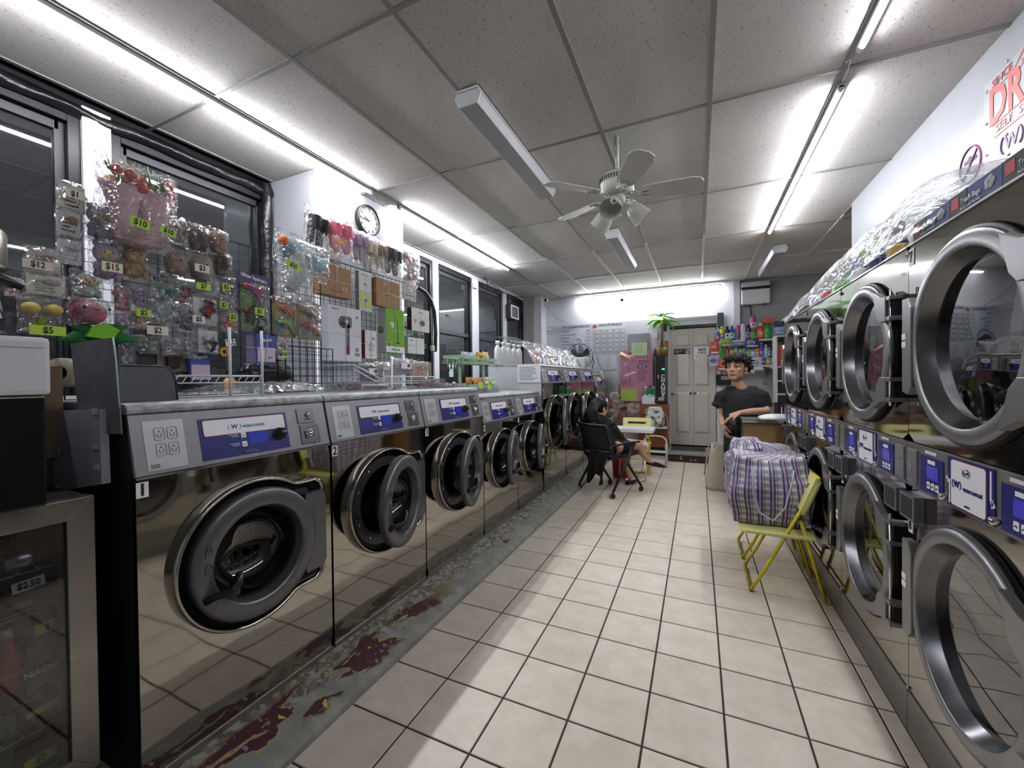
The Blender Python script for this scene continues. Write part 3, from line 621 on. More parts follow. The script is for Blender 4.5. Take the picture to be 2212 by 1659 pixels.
def dryer(y1, up, low, label, lab2=True):
    t = thing('stack_dryer', label, 'dryer', (.685, y1, 0), -PI/2, 'stacked dryers along the right wall')
    W = .747; g = .0015; H = 1.752
    MB().box(g, .012, .03, W-g, .575, H-.004).open_front(.012).build('cabinet', M('dryer cabinet grey', '5c5d5f', .5, .4), t)
    for nm, za, zb, cz in (('lower_panel', .035, .90, .56), ('upper_panel', 1.06, H, 1.39)):
        m = MB(); n = 64; cx = W*.5; outer = []; inn = [(.275*math.cos(2*PI*i/n), .275*math.sin(2*PI*i/n)) for i in range(n)]
        for i in range(n):
            a = 2*PI*i/n; c, s = math.cos(a), math.sin(a); k = min((W/2-g)/max(abs(c), 1e-6), ((zb-cz) if s > 0 else (cz-za))/max(abs(s), 1e-6)); outer.append((k*c, k*s))
        vs = [(cx+p[0], 0, cz+p[1]) for p in inn]+[(cx+p[0], 0, cz+p[1]) for p in outer]
        m.add(vs, [(i, (i+1) % n, n+(i+1) % n, n+i) for i in range(n)], True)
        m.add([(g, 0, za), (g, .02, za), (g, .02, zb), (g, 0, zb)], [(0, 1, 2, 3)]); m.add([(W-g, 0, za), (W-g, .02, za), (W-g, .02, zb), (W-g, 0, zb)], [(0, 1, 2, 3)])
        m.build(nm, MIRROR2, t)
        m = MB(); m.lathe([(.275, 0), (.235, .06), (.27, .07), (.27, .45), (.0001, .46)], (cx, 0, cz), 'y', 40); m.build('drum', steel('dark dryer drum', '1c1c1e', .4), t)
        dryer_door(t, cx, cz, nm[0] == 'u')
    bx('kick_plate', M('dull steel skirt', '8a8985', .35, .9, .2, 20), (g, -.004, .012, W-g, .01, .16), t)
    bx('rusty_foot', M('rust and grime', '3d3024', .9, 0, .5, 30, col2='15110d'), (g, -.002, 0, W-g, .012, .014), t)
    bx('top_lip', BRUSH, (g, -.006, H-.006, W-g, .57, H), t)
    # control band
    cp = bx('control_panel', BRUSH, (g, -.006, .903, W-g, .01, 1.057), t, bev=.001)
    bb = lambda nm, mt, a, b, c, d, y=-.008, **k: MB().box(a, y, c, b, -.005, d).build(nm, mt, cp, **k)
    for xa, xb in ((.105, .245), (.505, .645)):
        bb('display_panel', BLUE, xa, xb, .912, 1.028)
        m = MB(); m.box(xa+.045, -.0095, .958, xb-.028, -.007, 1.0); m.build('display', M('violet display', '3b3aa8', .25, emit=.2), cp)
        m = MB()
        for q in range(3): m.prism(rrect(xa+.045+q*.026, .925, xa+.064+q*.026, .947, .003, 2), -.0095, -.007)
        m.m = 1
        for q in range(3): m.tube([(xa+.049+q*.026, -.0102, .933), (xa+.0545+q*.026, -.0102, .938), (xa+.060+q*.026, -.0102, .933)], .0011, 4)
        m.build('button', [LOGOW, BLUE], cp)
        bb('caption', LOGOW, xa+.05, xb-.045, 1.006, 1.018, -.0092); bb('caption', M('pale sticker', 'd7d5da', .5), xa+.03, xb-.04, 1.036, 1.046)
    for xk in (.255, .492): MB().lathe([(.011, -.006), (.010, -.022), (.0001, -.024)], (xk, 0, .925), 'y', 12).build('lock_button', CHROME, cp)
    bb('blue_plate', BLUE, .268, .482, .908, 1.052)
    m = MB(); m.prism(rrect(.292, .914, .452, 1.046, .01), -.0105, -.007); m.m = 1; m.tube([(p[0], -.0102, p[1]) for p in rrect(.292, .914, .452, 1.046, .01)], .001, 4, closed=True); m.build('sign_plate', [LOGOW, REDL], cp)
    m = MB(); m.lathe([(.012, -.009), (.011, -.016), (.006, -.016), (.0001, -.012)], (.370, 0, 1.018), 'y', 14); m.box(.352, -.0125, 1.01, .386, -.0095, 1.024); m.build('keyhole', CHROME, cp)
    text('W', .026, BLUE, cp, (.322, -.0115, .977), bold=.0008)
    m = MB()
    for sg in (-1, 1): m.tube([(.322+sg*(.0105+.011*math.cos(R(-62+i*15.5))), -.0112, .977+.013*math.sin(R(-62+i*15.5))) for i in range(9)], .0012, 4)
    m.build('emblem', BLUE, cp)
    text('wascomat', .0215, BLUE, cp, (.353, -.0115, .972), align='LEFT'); text('ST730S', .008, BLUE, cp, (.372, -.0115, .925))
    m = MB()
    for sg, z_ in ((-1, 1), (1, 0)):
        x_ = .375+sg*.093
        if z_: m.box(x_-.003, -.0095, .915, x_+.003, -.0075, .975); m.prism([(x_-.014, .985), (x_+.003, .985), (x_+.003, .975), (x_-.014, .977)], -.0095, -.0075); m.prism([(x_-.010, .995), (x_-.010, .972), (x_-.02, .985)], -.0095, -.0075)
        else: m.box(x_-.003, -.0095, .965, x_+.003, -.0075, 1.045); m.prism([(x_-.003, .965), (x_+.010, .955), (x_+.010, .965), (x_+.003, .972)], -.0095, -.0075); m.prism([(x_+.005, .975), (x_+.018, .957), (x_+.003, .95)], -.0095, -.0075)
    m.build('arrow', LOGOW, cp)
    for xa in (.012, .665): bx('coin_plate', M('satin coin plate', 'a2a3a4', .3, .8), (xa, -.010, .915, xa+.07, -.005, 1.035), cp, bev=.001)
    m = MB()
    for xa in (.047, .700): m.box(xa-.0015, -.0115, .955, xa+.0015, -.0095, .975); m.box(xa-.02, -.0125, .925, xa+.012, -.0095, .929); m.ell((xa, -.011, .982), (.006, .005, .006), 8, 5); m.m = 0
    m.build('coin_slot', CHROME, cp)
    # door switch boxes under the band
    for xa in (.012, .625):
        m = MB(); m.box(xa, -.030, .795, xa+.105, 0, .882); k = m.build('lock_box', M('satin box', '85868a', .35, .6), t, bev=.002)
        MB().box(xa+.014, -.0315, .805, xa+.091, -.028, .872).build('recess', M('dark mesh', '222325', .6), k)
    if low:
        bx('number_plate', WHITE, (.004, -.002, .735, .034, 0, .785), t); text(low, .046, INK, t, (.019, -.003, .76), bold=.001, sx=.8)
    if up:
        bx('number_plate', M('tape', 'b9bbbe', .4), (.004, -.002, 1.675, .044, 0, 1.735), t); text(up, .052, INK, t, (.024, -.003, 1.705), bold=.001, sx=.8)
    m = MB(); m.ell((.004, -.004, .17), (.006, .005, .006), 6, 4); m.ell((.004, -.004, 1.72), (.009, .006, .009), 6, 4); m.build('screw', CHROME, t)
    return t
dryer(1.911, '7', '8', 'stacked dryer with number plates 7 and 8, left part under the blue trash bag boxes')
dryer(2.659, '', '10', 'stacked dryer with number 10 plate, right behind the yellow chair')
dryer(3.407, '', '12', 'stacked dryer half hidden behind the plaid bag and yellow chairs')
dryer(4.155, '', '14', 'last stacked dryer of the row, touching the brown counter')
dryer(1.163, '', '', 'stacked dryer under the black trash bag box, cut off at its right')
# ================================================================ GOODS: generic builders
def C(name_hex, rough=.5, **k): return M('colour '+name_hex+(' %g' % rough if rough != .5 else ''), name_hex, rough, **k)
class It:
    """an article hanging at depth plane x = X, facing the aisle (+x); parts are surveyed on that plane"""
    def __init__(s, name, label, cat, box, X, group=None):
        x0, y0, x1, y1 = box; xc, yc = (x0+x1)/2, (y0+y1)/2; s.X = X
        c = P(xc, yc, 0, X); s.w = P(x1, yc, 0, X).y-P(x0, yc, 0, X).y; s.h = P(xc, y0, 0, X).z-P(xc, y1, 0, X).z
        s.c = c; s.t = thing(name, label, cat, c, PI/2, group)
    def L(s, px, py, off=0.):
        q = P(px, py, 0, s.X+off); return Vector((q.y-s.c.y, -off, q.z-s.c.z))
    def price(s, txt, px, py, w=.05, h=.026, off=.03, mat=None, tilt=0.):
        mat = mat or NEON; q = s.L(px, py, off)
        k = MB().box(-w/2, -.0006, -h/2, w/2, .0006, h/2).build('price_sticker', mat, s.t, q, (0, R(tilt), 0))
        text(txt, h*.95, INK, k, (0, -.0012, 0), bold=.0006, sx=.8)
def bagfilm(t, w, h, d, seed=0, mat=None, top=.12, name='bag', loc=(0, 0, 0), taper=.0):
    m = MB(); rr = random.Random(seed)
    def sheet(sgn):
        def fn(u, v):
            x = (u-.5)*w*(1-taper*v); z = (v-.5)*h; e = max(0, (1-(2*u-1)**4)*(1-(2*v-1)**4))
            z += h*.03*noise.noise(Vector((u*3+seed, sgn, v*2)))*2; x += w*.03*noise.noise(Vector((seed, v*5, sgn)))*2
            y = sgn*d*.5*e**.6+e*noise.noise(Vector((x*32+seed*3, z*26, sgn*2)))*min(.012, d*.3)+noise.noise(Vector((x*70, z*60+seed, sgn)))*.0025
            if v > 1-top: y *= .2
            return (x, y, z)
        m.grid(fn, 14, 16, flip=sgn > 0)
    sheet(-1); sheet(1)
    return m.build(name, mat or BAG, t, loc, fix=False)
def lump(m, c, r, n=12, k=8): m.ell(c, r, n, k)
PALE = ('e9e4dc', 'efeae2', 'dcdde2')
def pouch(label, box, X, kind='card', cols=('e8e4dc', '8a6a60'), seed=1, price=None, group='clear pouches on the wire grid', name='pouch', depth=.02, cat='pouch'):
    i = It(name, label, cat, box, X, group); w, h, t = i.w, i.h, i.t; rr = random.Random(seed*13+5)
    if kind in ('card', 'clips', 'pins'):
        MB().box(-w*.42, .002, -h*.44, w*.42, .004, h*.40).build('backing_card', C(cols[0]), t)
    if kind == 'card':
        m = MB()
        for q in range(4): m.box(-w*.3+rr.uniform(0, .1)*w, -.001, -h*.3+q*h*.13, w*(.05+rr.uniform(0, .25)), .0015, -h*.3+q*h*.13+h*.05)
        m.m = 1; m.ell((w*.12, -.004, h*.12), (w*.2, .007, h*.12)); m.build('print', [C(cols[1]), C(cols[-1])], t)
    elif kind == 'beads':
        m = MB()
        for q in range(16): m.m = q % len(cols); r_ = min(w, h)*rr.uniform(.08, .16); m.ell((rr.uniform(-.32, .32)*w, rr.uniform(-.006, .006), rr.uniform(-.36, .30)*h), (r_, r_*.6, r_), 8, 6)
        m.build('charms', [C(c, .25) for c in cols], t)
    elif kind == 'clips':
        m = MB()
        for q in range(7): m.m = q % 2; a = rr.uniform(0, PI); x, z = rr.uniform(-.28, .28)*w, rr.uniform(-.3, .28)*h; l_ = w*.2; m.tube([(x-l_*math.cos(a), -.008, z-l_*math.sin(a)), (x, -.016, z), (x+l_*math.cos(a), -.008, z+l_*math.sin(a))], [w*.05, w*.10, w*.05], 6)
        m.build('hair_clips', [C(c, .3) for c in (cols[1], cols[-1])], t)
    elif kind == 'roll':
        m = MB(); m.tube([(0, 0, -h*.38), (0, -.004, -h*.1), (0, 0, h*.15), (0, 0, h*.34)], [w*.30, w*.40, w*.40, w*.34], 12); m.build('rolled_socks', M('knit '+cols[0], cols[0], .9, 0, .4, 60, .5, 120, col2=cols[-1]), t)
        m = MB(); m.tube([(-w*.41, -.0, h*.10), (0, -w*.43, h*.06), (w*.41, 0, h*.08)], .003, 5); m.build('band', BLACK, t)
    elif kind == 'balls':
        m = MB(); 
        for q in (-1, 1): m.m = 0; m.ell((q*w*.24, -.01, h*.16), (w*.21, .03, h*.15), 14, 9)
        m.m = 1
        for q in range(4): m.tube([(rr.uniform(-.2, .2)*w, -.01, -h*.05), (rr.uniform(-.1, .1)*w, -.015, -h*.2), (rr.uniform(-.25, .25)*w, -.01, -h*.3)], [w*.08, w*.10, w*.06], 6, flat=.4)
        m.build('dried_fruit', [C(cols[0], .8), C(cols[1], .6)], t)
    bagfilm(t, w, h, depth+.022, seed)
    if price: i.price(*price)
    return i
def plush(label, box, X, body, face, seed=1, kind='bear', ear=None, name='plush_toy', bag=True, price=None, group='bagged plush toys'):
    i = It(name, label, 'plush toy', box, X, group); w, h, t = i.w, i.h, i.t; fur = M('plush '+body, body, .95, 0, .25, 40, .8, 160)
    m = MB(); m.ell((0, 0, -h*.24), (w*.34, w*.26, h*.22), 16, 10)
    for s in (-1, 1): m.ell((s*w*.30, -w*.14, -h*.36), (w*.12, w*.16, h*.10)); m.tube([(s*w*.24, -w*.02, -h*.08), (s*w*.36, -w*.12, -h*.20)], [w*.09, w*.075], 8); m.ell((s*w*.36, -w*.12, -h*.20), w*.08, 8, 6)
    m.build('body', fur, t)
    m = MB(); m.ell((0, -w*.02, h*.17), (w*.40, w*.30, h*.25), 20, 12)
    for s in (-1, 1):
        if kind == 'bear': m.ell((s*w*.27, 0, h*.39), (w*.12, w*.07, h*.09))
        elif kind == 'long': m.tube([(s*w*.15, 0, h*.33), (s*w*.20, 0, h*.42), (s*w*.22, .0, h*.49)], [w*.08, w*.09, w*.05], 8)
    hd = m.build('head', fur, t)
    m = MB(); m.ell((0, -w*.22, h*.13), (w*.28, w*.12, h*.155), 16, 10); m.build('face', M('plush '+face, face, .95, 0, .1, 40, .5, 160), hd)
    m = MB()
    for s in (-1, 1): m.ell((s*w*.13, -w*.325, h*.17), (w*.028, w*.02, w*.035), 8, 6)
    m.ell((0, -w*.345, h*.12), (w*.03, w*.02, w*.02), 8, 6); m.build('eyes_and_nose', C('1a1412', .2), hd)
    if bag: bagfilm(t, w*1.04, h*1.12, w*.75, seed)
    if price: i.price(*price)
    return i
def slipper(label, box, X, col, col2, seed, tilt=0, price=None, fur=False):
    i = It('slippers', label, 'slippers', box, X, 'bagged slippers on top of the grid'); w, h, t = i.w, i.h, i.t
    mt = M(('fluffy ' if fur else 'foam ')+col, col, .9, 0, .2, 40, .8 if fur else .1, 90)
    for s in (-1, 1):
        m = MB(); cx = s*w*.2; rings = []
        for v in range(9):
            z = -h*.42+v*h*.84/8; k = (.75+.25*math.sin(PI*min(1, v/7.)))*(1 if 0 < v < 8 else .55)
            rings.append([Vector((cx+w*.19*k*math.cos(a*PI/6), .004+.014*math.sin(a*PI/6), z)) for a in range(12)])
        m.loft(rings); m.build('sole', mt, t, (0, 0, 0), (0, R(tilt), 0))
        m = MB()
        def fn(u, v): a = PI*u; return (cx-w*.22*math.cos(a), -.055*math.sin(a)-.0, h*(.02+.30*v)-h*.10*math.sin(a)*(1-v)*.3)
        m.grid(fn, 10, 4); m.build('strap', M('strap '+col2, col2, .8), t, (0, 0, 0), (0, R(tilt), 0))
    bagfilm(t, w*1.02, h*1.1, .085, seed, top=.08)
    if price: i.price(*price)
    return i
def carton(label, box, X, D, front, side, name='carton', group=None, cat='box', price=None, string=True):
    """box[2]: pixel box of the FRONT face; D depth behind it"""
    i = It(name, label, cat, box, X, group); w, h, t = i.w, i.h, i.t
    m = MB(); m.m = 0; m.box(-w/2, 0, -h/2, w/2, D, h/2); b = m.build('board', M('board '+front, front, .65, 0, .05, 12), t, bev=.0015)
    if side != front: MB().box(-w/2-.0008, .002, -h/2+.001, -w/2, D-.002, h/2-.001).build('side_print', C(side), t)
    if string:
        m = MB(); m.tube([(-w/2-.002, D, .01), (-w/2-.002, -.002, .0), (w/2+.002, -.003, -.004), (w/2+.002, D, .0)], .0018, 5); m.tube([(.01, D*.5, h/2+.002), (.005, -.003, h/2+.001), (-.004, -.004, -h/2-.001), (0, D*.5, -h/2-.002)], .0018, 5); m.build('string', CORD, t)
    if price: i.price(*price)
    return i
def bottle(label, p, h, w, col, cap, lab='e8e8ea', group=None, style=0, d=None, rz=0, name='bottle', cat='bottle', txt=None):
    t = thing(name, label, cat, p, rz, group); d = d or w*.55; m = MB()
    if style == 0: pr = [(.01, 0), (.48, 0), (.5, .03), (.5, .5), (.46, .66), (.30, .78), (.20, .82), (.20, .86)]
    elif style == 1: pr = [(.01, 0), (.47, 0), (.5, .03), (.46, .3), (.5, .58), (.40, .74), (.18, .80), (.18, .84)]
    else: pr = [(.01, 0), (.49, 0), (.5, .02), (.5, .80), (.42, .86), (.25, .88), (.25, .9)]
    m.lathe([(r*w, z*h) for r, z in pr], (0, 0, 0), 'z', 16, sy=d/w); m.build('body', M('bottle '+col, col, .3), t)
    z0 = pr[-1][1]*h; cr = pr[-1][0]*w*1.12
    MB().lathe([(.0001, h), (cr*.85, h), (cr, h*.985), (cr*1.05, z0), (.0001, z0)], (0, 0, 0), 'z', 14).build('cap', M('cap '+cap, cap, .35), t)
    if lab:
        m = MB(); rr = random.Random(hash(col) % 100)
        def fn(u, v): a = PI*(1.14+.72*u); return ((.5*w+.0015)*math.cos(a)*(1 if style != 1 else .97), (.5*d+.0015)*math.sin(a)*(1 if style != 1 else .97), h*(.14+.36*v))
        m.grid(fn, 8, 1); l_ = m.build('label_print', M('label '+lab, lab, .4), t, fix=False)
        m = MB(); m.m = 0; m.ell((0, -d*.5-.002, h*.36), (w*.24, .002, h*.07), 10, 5); m.box(-w*.2, -d*.5-.0035, h*.2, w*.2, -d*.5-.002, h*.22); m.build('print', M('cap '+cap, cap, .35), l_)
    return t
# ================================================================ LEFT COUNTER: cooler, boxes, wire grids
XF = -1.585
def cooler():
    t = thing('drinks_cooler', 'glass door drinks cooler with steel frame beside washer 1', 'cooler', (XF, .0, .088), PI/2)
    W, H, z0 = .565, .885, .0
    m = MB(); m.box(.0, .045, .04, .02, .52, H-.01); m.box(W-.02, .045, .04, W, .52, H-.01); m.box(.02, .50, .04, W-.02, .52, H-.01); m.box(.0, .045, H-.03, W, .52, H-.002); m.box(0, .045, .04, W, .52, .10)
    m.build('cabinet', DARKCAB, t, bev=.003)
    bx('kick_panel', BLACK, (.01, .03, .0, W-.01, .5, .045), t)
    m = MB(); a, b, c, d = .0, W, .10, H; q = .058
    for poly in ([(a, c), (b, c), (b-q, c+q), (a+q, c+q)], [(b, c), (b, d), (b-q, d-q), (b-q, c+q)], [(b, d), (a, d), (a+q, d-q), (b-q, d-q)], [(a, d), (a, c), (a+q, c+q), (a+q, d-q)]): m.prism(poly, 0, .042)
    dr = m.build('door_frame', steel('brushed cooler steel', '9b9893', .3), t, bev=.0015)
    bx('pane', glassy('cooler glass', (.72, .72, .73), .06, .03, .01, '777777', edge=.35), (q, .012, .10+q, W-q, .018, H-q), dr)
    m = MB(); m.box(q-.003, .02, .10+q-.003, q+.012, .04, H-q+.003); m.box(W-q-.012, .02, .10+q, W-q+.003, .04, H-q); m.build('door_seal', RUBBER, dr)
    for n_, z in enumerate((.26, .34, .44, .585, .70)):
        m = MB(); m.tube([(.03, .06, z), (W-.05, .06, z)], .002, 6); m.tube([(.03, .06, z+.012), (W-.05, .06, z+.012)], .0014, 6) if n_ in (1, 3) else None
        for k in range(14): x = .04+k*.036; m.tube([(x, .06, z), (x, .46, z)], .0014, 5)
        m.tube([(.03, .46, z), (W-.05, .46, z)], .002, 6); m.build('wire_shelf', M('white wire', 'd9dadc', .3, .5), t)
    return t
cooler()
XI = -1.68
def inner(px, py): return P(px, py, 0, XI)
m = MB(); a = inner(2, 1222); b = inner(92, 1196); m.cyl(a, b, .030, n=16); tag(m.build('drink_can', [steel('can silver blue', 'b8bcd0', .2)]), 'silver and blue drink can lying on the top cooler shelf', 'can')
p = inner(45, 1330); bottle('dark red cup drink under the blue tag in the cooler', (p.x, p.y, p.z-.05), .085, .07, '5a1a1a', 'b8b8b8', '3a5a8a', style=2)
p = inner(18, 1440); bottle('bottle of orange drink in the cooler', (p.x, p.y, p.z-.06), .16, .07, 'b0401c', 'e8e0d8', 'd65a30', style=0)
i = It('snack_bag', 'dark grey and yellow snack bag on the middle cooler shelf', 'snack bag', (58, 1385, 128, 1490), XI)
m = MB()
def fn(u, v):
    e = (1-(2*u-1)**2)*(1-(2*v-1)**4); return ((u-.5)*i.w, -.025*e-noise.noise(Vector((u*6, v*7, 1)))*.006, (v-.5)*i.h)
m.grid(fn, 10, 12); m.build('foil_front', M('snack foil', '4c524c', .35, 0, .4, 18, col2='a39a4a'), i.t); text('NACHOS', .022, LOGOW, i.t, (0, -.036, .005), (PI/2, 0, 0), bold=.001)
for px, py in ((18, 1580), (8, 1635)):
    p = inner(px, py); bottle('green topped bottle on the lower cooler shelf'+(', lowest one' if py > 1600 else ''), (p.x, p.y, p.z-.03), .065, .05, '3c6b48', '4f9a62', None, style=2)
for px, py, s, mt in ((62, 1262, '$2.50', WHITE), (108, 1350, '$1', NEON), (88, 1638, '$2', NEON), (92, 1530, '', NEON)):
    q = P(px, py, 0, XF-.052); k = thing('price_tag', {'$2.50': 'white handwritten price tag on the cooler shelf', '$1': 'green $1 price tag on the cooler shelf', '$2': 'green $2 price tag at the cooler bottom', '': 'blank green tag strip on the cooler shelf'}[s], 'price tag', q, PI/2)
    MB().box(-.03, -.0006, -.014 if s else -.008, .03, .0006, .014 if s else .008).build('paper', mt, k, rot=(0, R(-4), 0))
    if s: text(s, .024, INK, k, (0, -.002, 0), bold=.0005, sx=.8)
# things standing on the cooler
def on_cooler():
    t = thing('appliance_box', 'black appliance standing on the cooler under the white box', 'appliance', (-1.56, .06, .9745), PI/2)
    bx('housing', M('gloss black', '060608', .25), (-.2, .0, 0, .405, .40, .29), t, bev=.006)
    m = MB(); m.box(-.2, -.006, .05, .34, 0, .058); m.box(.24, -.004, .06, .246, 0, .26); m.box(.30, -.004, .06, .304, 0, .26); m.build('ribs', M('gloss black', '060608', .25), t)
    bx('blue_sticker', C('2a6ac4'), (.10, -.002, .13, .215, 0, .215), t)
    t = thing('white_box', 'plain white rounded box on top of the black appliance', 'box', (-1.56, .06, 1.2655), PI/2)
    bx('shell', M('satin white shell', 'c9c9cd', .35), (-.2, -.01, 0, .415, .38, .150), t, bev=.012)
    bx('lid_seam', M('grey seam', '8d8d90', .5), (-.2, -.011, .121, .400, .37, .123), t)
on_cooler()
c = P(0, 520, 0, -1.62)
t = thing('coffee_maker', 'chrome and black coffee maker beside the pouches, above the white box', 'coffee maker', (-1.66, c.y-.07, 1.4155), PI/2)
zt = P(20, 488, 0, -1.62).z-1.4155; zb = P(20, 570, 0, -1.62).z-1.4155
m = MB(); m.lathe([(.0001, zb), (.095, zb), (.105, zb+.01), (.105, zt-.01), (.098, zt), (.0001, zt)], (0, .06, 0), 'z', 28); m.build('tank', steel('brushed kettle', 'c8c4bc', .25), t)
MB().lathe([(.0001, zb-.03), (.085, zb-.025), (.112, zb-.002), (.0001, zb-.001)], (0, .06, 0), 'z', 28).build('filter_holder', BLACK, t)
m = MB(); m.box(-.10, .02, 0, .02, .14, zb-.02); m.tube([(.02, .0, zb-.03), (.07, -.01, zb-.035), (.115, -.015, zb-.05)], [.012, .016, .012], 8); m.lathe([(.0001, 0), (.10, 0), (.10, .02), (.0001, .022)], (0, .06, 0), 'z', 24); m.build('body', BLACK, t)
m = MB(); m.tube([(.06, -.005, zb-.04), (.075, -.005, zb-.14)], .009, 8); m.build('lever', CHROME, t)
# sheets hung on the side of washer 1 (they face the camera)
def side_sheet(name, label, cat, pts, y, mat, th=.003):
    q = [P(a, b, 1, y) for a, b in pts]; c = sum(q, Vector())/len(q); t = thing(name, label, cat, c)
    m = MB(); m.prism([(v.x-c.x, v.z-c.z) for v in q], 0, th); return t, m.build('sheet', mat, t)
t, o = side_sheet('grey_sheet', 'dusty grey panel propped against the corner of washer 1', 'panel', [(152, 742), (244, 729), (250, 760), (262, 938), (210, 936), (168, 882)][::-1], .600, M('dusty grey plastic', '52545b', .6, 0, .35, 14, .2, 40, col2='6a6c70'))
e = [P(244, 729, 1, .598), P(250, 780, 1, .598), P(258, 880, 1, .598)]; c = t.location; MB().tube([v-c for v in e], .002, 6).build('edge', C('a9c4bb', .2), t)
t, o = side_sheet('document_holder', 'clear acrylic document holder taped to the side of washer 1', 'holder', [(110, 888), (214, 884), (220, 1046), (116, 1062)][::-1], .585, glassy('grey acrylic', (.55, .57, .62), .08, .2, .7, 'b4b8c4', edge=.3), .02)
m = MB()
for px, py in ((122, 974), (206, 964), (208, 1008), (125, 1055), (205, 889)): q = P(px, py, 1, .583)-t.location; m.box(q.x-.018, q.y-.001, q.z-.009, q.x+.018, q.y, q.z+.009)
m.build('tape_tabs', C('b9bcc2'), t)
# dark tray lid standing on washer 1
q0, q1 = P(258, 868, 0, -1.66), P(384, 866, 0, -1.66); zt = P(300, 790, 0, -1.66).z
t = thing('tray_lid', 'dark grey rounded tray standing upright on washer 1', 'tray', (-1.66, q0.y, 1.2335), PI/2); w = q1.y-q0.y; h = zt-1.2335
m = MB(); m.prism([(0, 0), (w, 0), (w*.97, h*.55), (w*.93, h*.82), (w*.84, h*.96), (w*.7, h), (0, h)], 0, .02); m.build('shell', M('charcoal plastic', '55565a', .5, 0, .1, 60), t, bev=.002)
m = MB(); m.tube([(0, .0, h), (w*.7, 0, h), (w*.84, 0, h*.96), (w*.93, 0, h*.82), (w*.97, 0, h*.55), (w, 0, 0)], .003, 6); m.build('rim', C('2c2d30', .4), t)
# shelf ledge behind the washers and the wall of goods ----------------------------------
bx('trim_10', M('grey ledge', '8f9296', .6, 0, .2, 8), (-3.05, .2, 1.19, -2.17, 3.9, 1.2325), kind='structure')
GW = M('black grid wire', '141416', .35, .5); GWW = M('white coated wire', 'e2e4e6', .35)
def wiregrid(label, X, y0, y1, z0, z1, sp=.05, mat=None, r=.0017, name='wire_grid', tilt=0, cat='wire grid'):
    t = thing(name, label, cat, (X, y0, z0), PI/2); W, H = y1-y0, z1-z0
    m = MB(); m.tube([(0, 0, 0), (W, 0, 0), (W, 0, H), (0, 0, H)], .004, 6, closed=True, smooth=False); m.build('frame', mat or GW, t)
    m = MB(); k = int(round(W/sp)); n = int(round(H/sp))
    for i_ in range(1, k): m.tube([(W*i_/k, 0, 0), (W*i_/k, 0, H)], r, 4, caps=False)
    for i_ in range(1, n): m.tube([(0, .002, H*i_/n), (W, .002, H*i_/n)], r, 4, caps=False)
    o = m.build('wires', mat or GW, t, kind='stuff', fix=False); return t
XG = -2.16; XH = -2.42
wiregrid('large black wire grid behind the bagged toys', XG-.02, .70, 1.86, 1.233, 2.02)
wiregrid('black wire grid in front of the pillar with hanging boxes', XH+.022, 1.72, 3.28, 1.233, 2.17)
wiregrid('small black wire grid panel low beside the pillar', XG+.0, 1.55, 1.93, 1.235, 1.50, .045)
# white wire shelf with posts on washers 1 and 2
t = thing('wire_shelf', 'white wire shelf rail with two posts on top of washer 1', 'shelf', (-1.86, .9, 1.2335), PI/2)
yA, yB = P(385, 838, 0, -1.86).y-.9, P(565, 838, 0, -1.86).y-.9
m = MB()
for z in (.0, .055, .085): m.tube([(yA, 0, z+.004), (yB, 0, z+.004)], .003, 6)
for k in range(12): x = yA+(yB-yA)*k/11; m.tube([(x, 0, .085), (x-.02, .0, .055)], .0018, 5); m.tube([(x, 0, .085), (x, .12, .085)], .0018, 5)
m.tube([(yA, .12, .089), (yB, .12, .089)], .003, 6); m.build('rail', GWW, t)
for px in (497, 566):
    y = P(px, 800, 0, -1.86).y-.9; MB().cyl((y, 0, 0), (y, 0, .30), .006, n=10).build('post', GWW, t)
t.location.z = 1.2335
m = MB()
def fn(u, v): return (-2.10+v*.16, 1.02+u*.7, 1.238+.045*(1-(2*v-1)**2)*(1-(2*u-1)**6)+abs(noise.noise(Vector((u*14, v*6, 4))))*.03)
m.grid(fn, 44, 10); tag(m.build('plastic_wrap', FILM), 'crumpled clear plastic wrap lying behind the white shelf rail', 'plastic wrap')
# --------------------------------------------------------------- articles on grid 1
g1 = XG+.035
i = It('bouquet_bag', 'biggest clear bag holding two pink wrapped fruit bouquets', 'bouquet', (220, 362, 378, 535), g1+.04)
for s, cols in ((-1, ('c43a2a', '4e7d3c', 'e0b060')), (1, ('c01c28', '3f7a3a', 'f0e8e0'))):
    m = MB(); cx = s*i.w*.21
    m.loft([[Vector((cx+r*math.cos(a*PI/8)*(1+.12*math.sin(a*2.3)), r*.6*math.sin(a*PI/8), z)) for a in range(16)] for r, z in ((.02, -i.h*.44), (.035, -i.h*.34), (.045, -i.h*.1), (.065, i.h*.12), (.078, i.h*.20))]); m.build('pink_wrap', M('pink wrapping paper', 'd9b4bc', .7, 0, .15, 20, .6, 30), i.t)
    m = MB(); rr = random.Random(s+4)
    for q in range(13): m.m = rr.choice((0, 0, 1, 2)); m.ell((cx+rr.uniform(-.055, .055), rr.uniform(-.045, .01), i.h*rr.uniform(.16, .36)), rr.uniform(.016, .024), 8, 6)
    m.m = 1
    for q in range(6): a = rr.uniform(0, PI); m.tube([(cx, 0, i.h*.25), (cx+.05*math.cos(a), -.02, i.h*.34), (cx+.07*math.cos(a), -.02, i.h*.38+.01*q)], [.004, .012, .002], 5, flat=.3)
    m.build('fruit_flowers', [C(c) for c in cols], i.t)
m = MB(); m.ell((0, 0, -i.h*.40), (i.w*.36, .05, i.h*.10), 16, 8); m.build('pink_base', M('pink wrapping paper', 'd9b4bc'), i.t)
bagfilm(i.t, i.w*1.02, i.h*1.05, .17, 3, top=.1, taper=-.1); i.price('$10', 303, 482, .062, .036, .11, tilt=8); i.price('$10', 364, 500, .055, .03, .11, tilt=12)
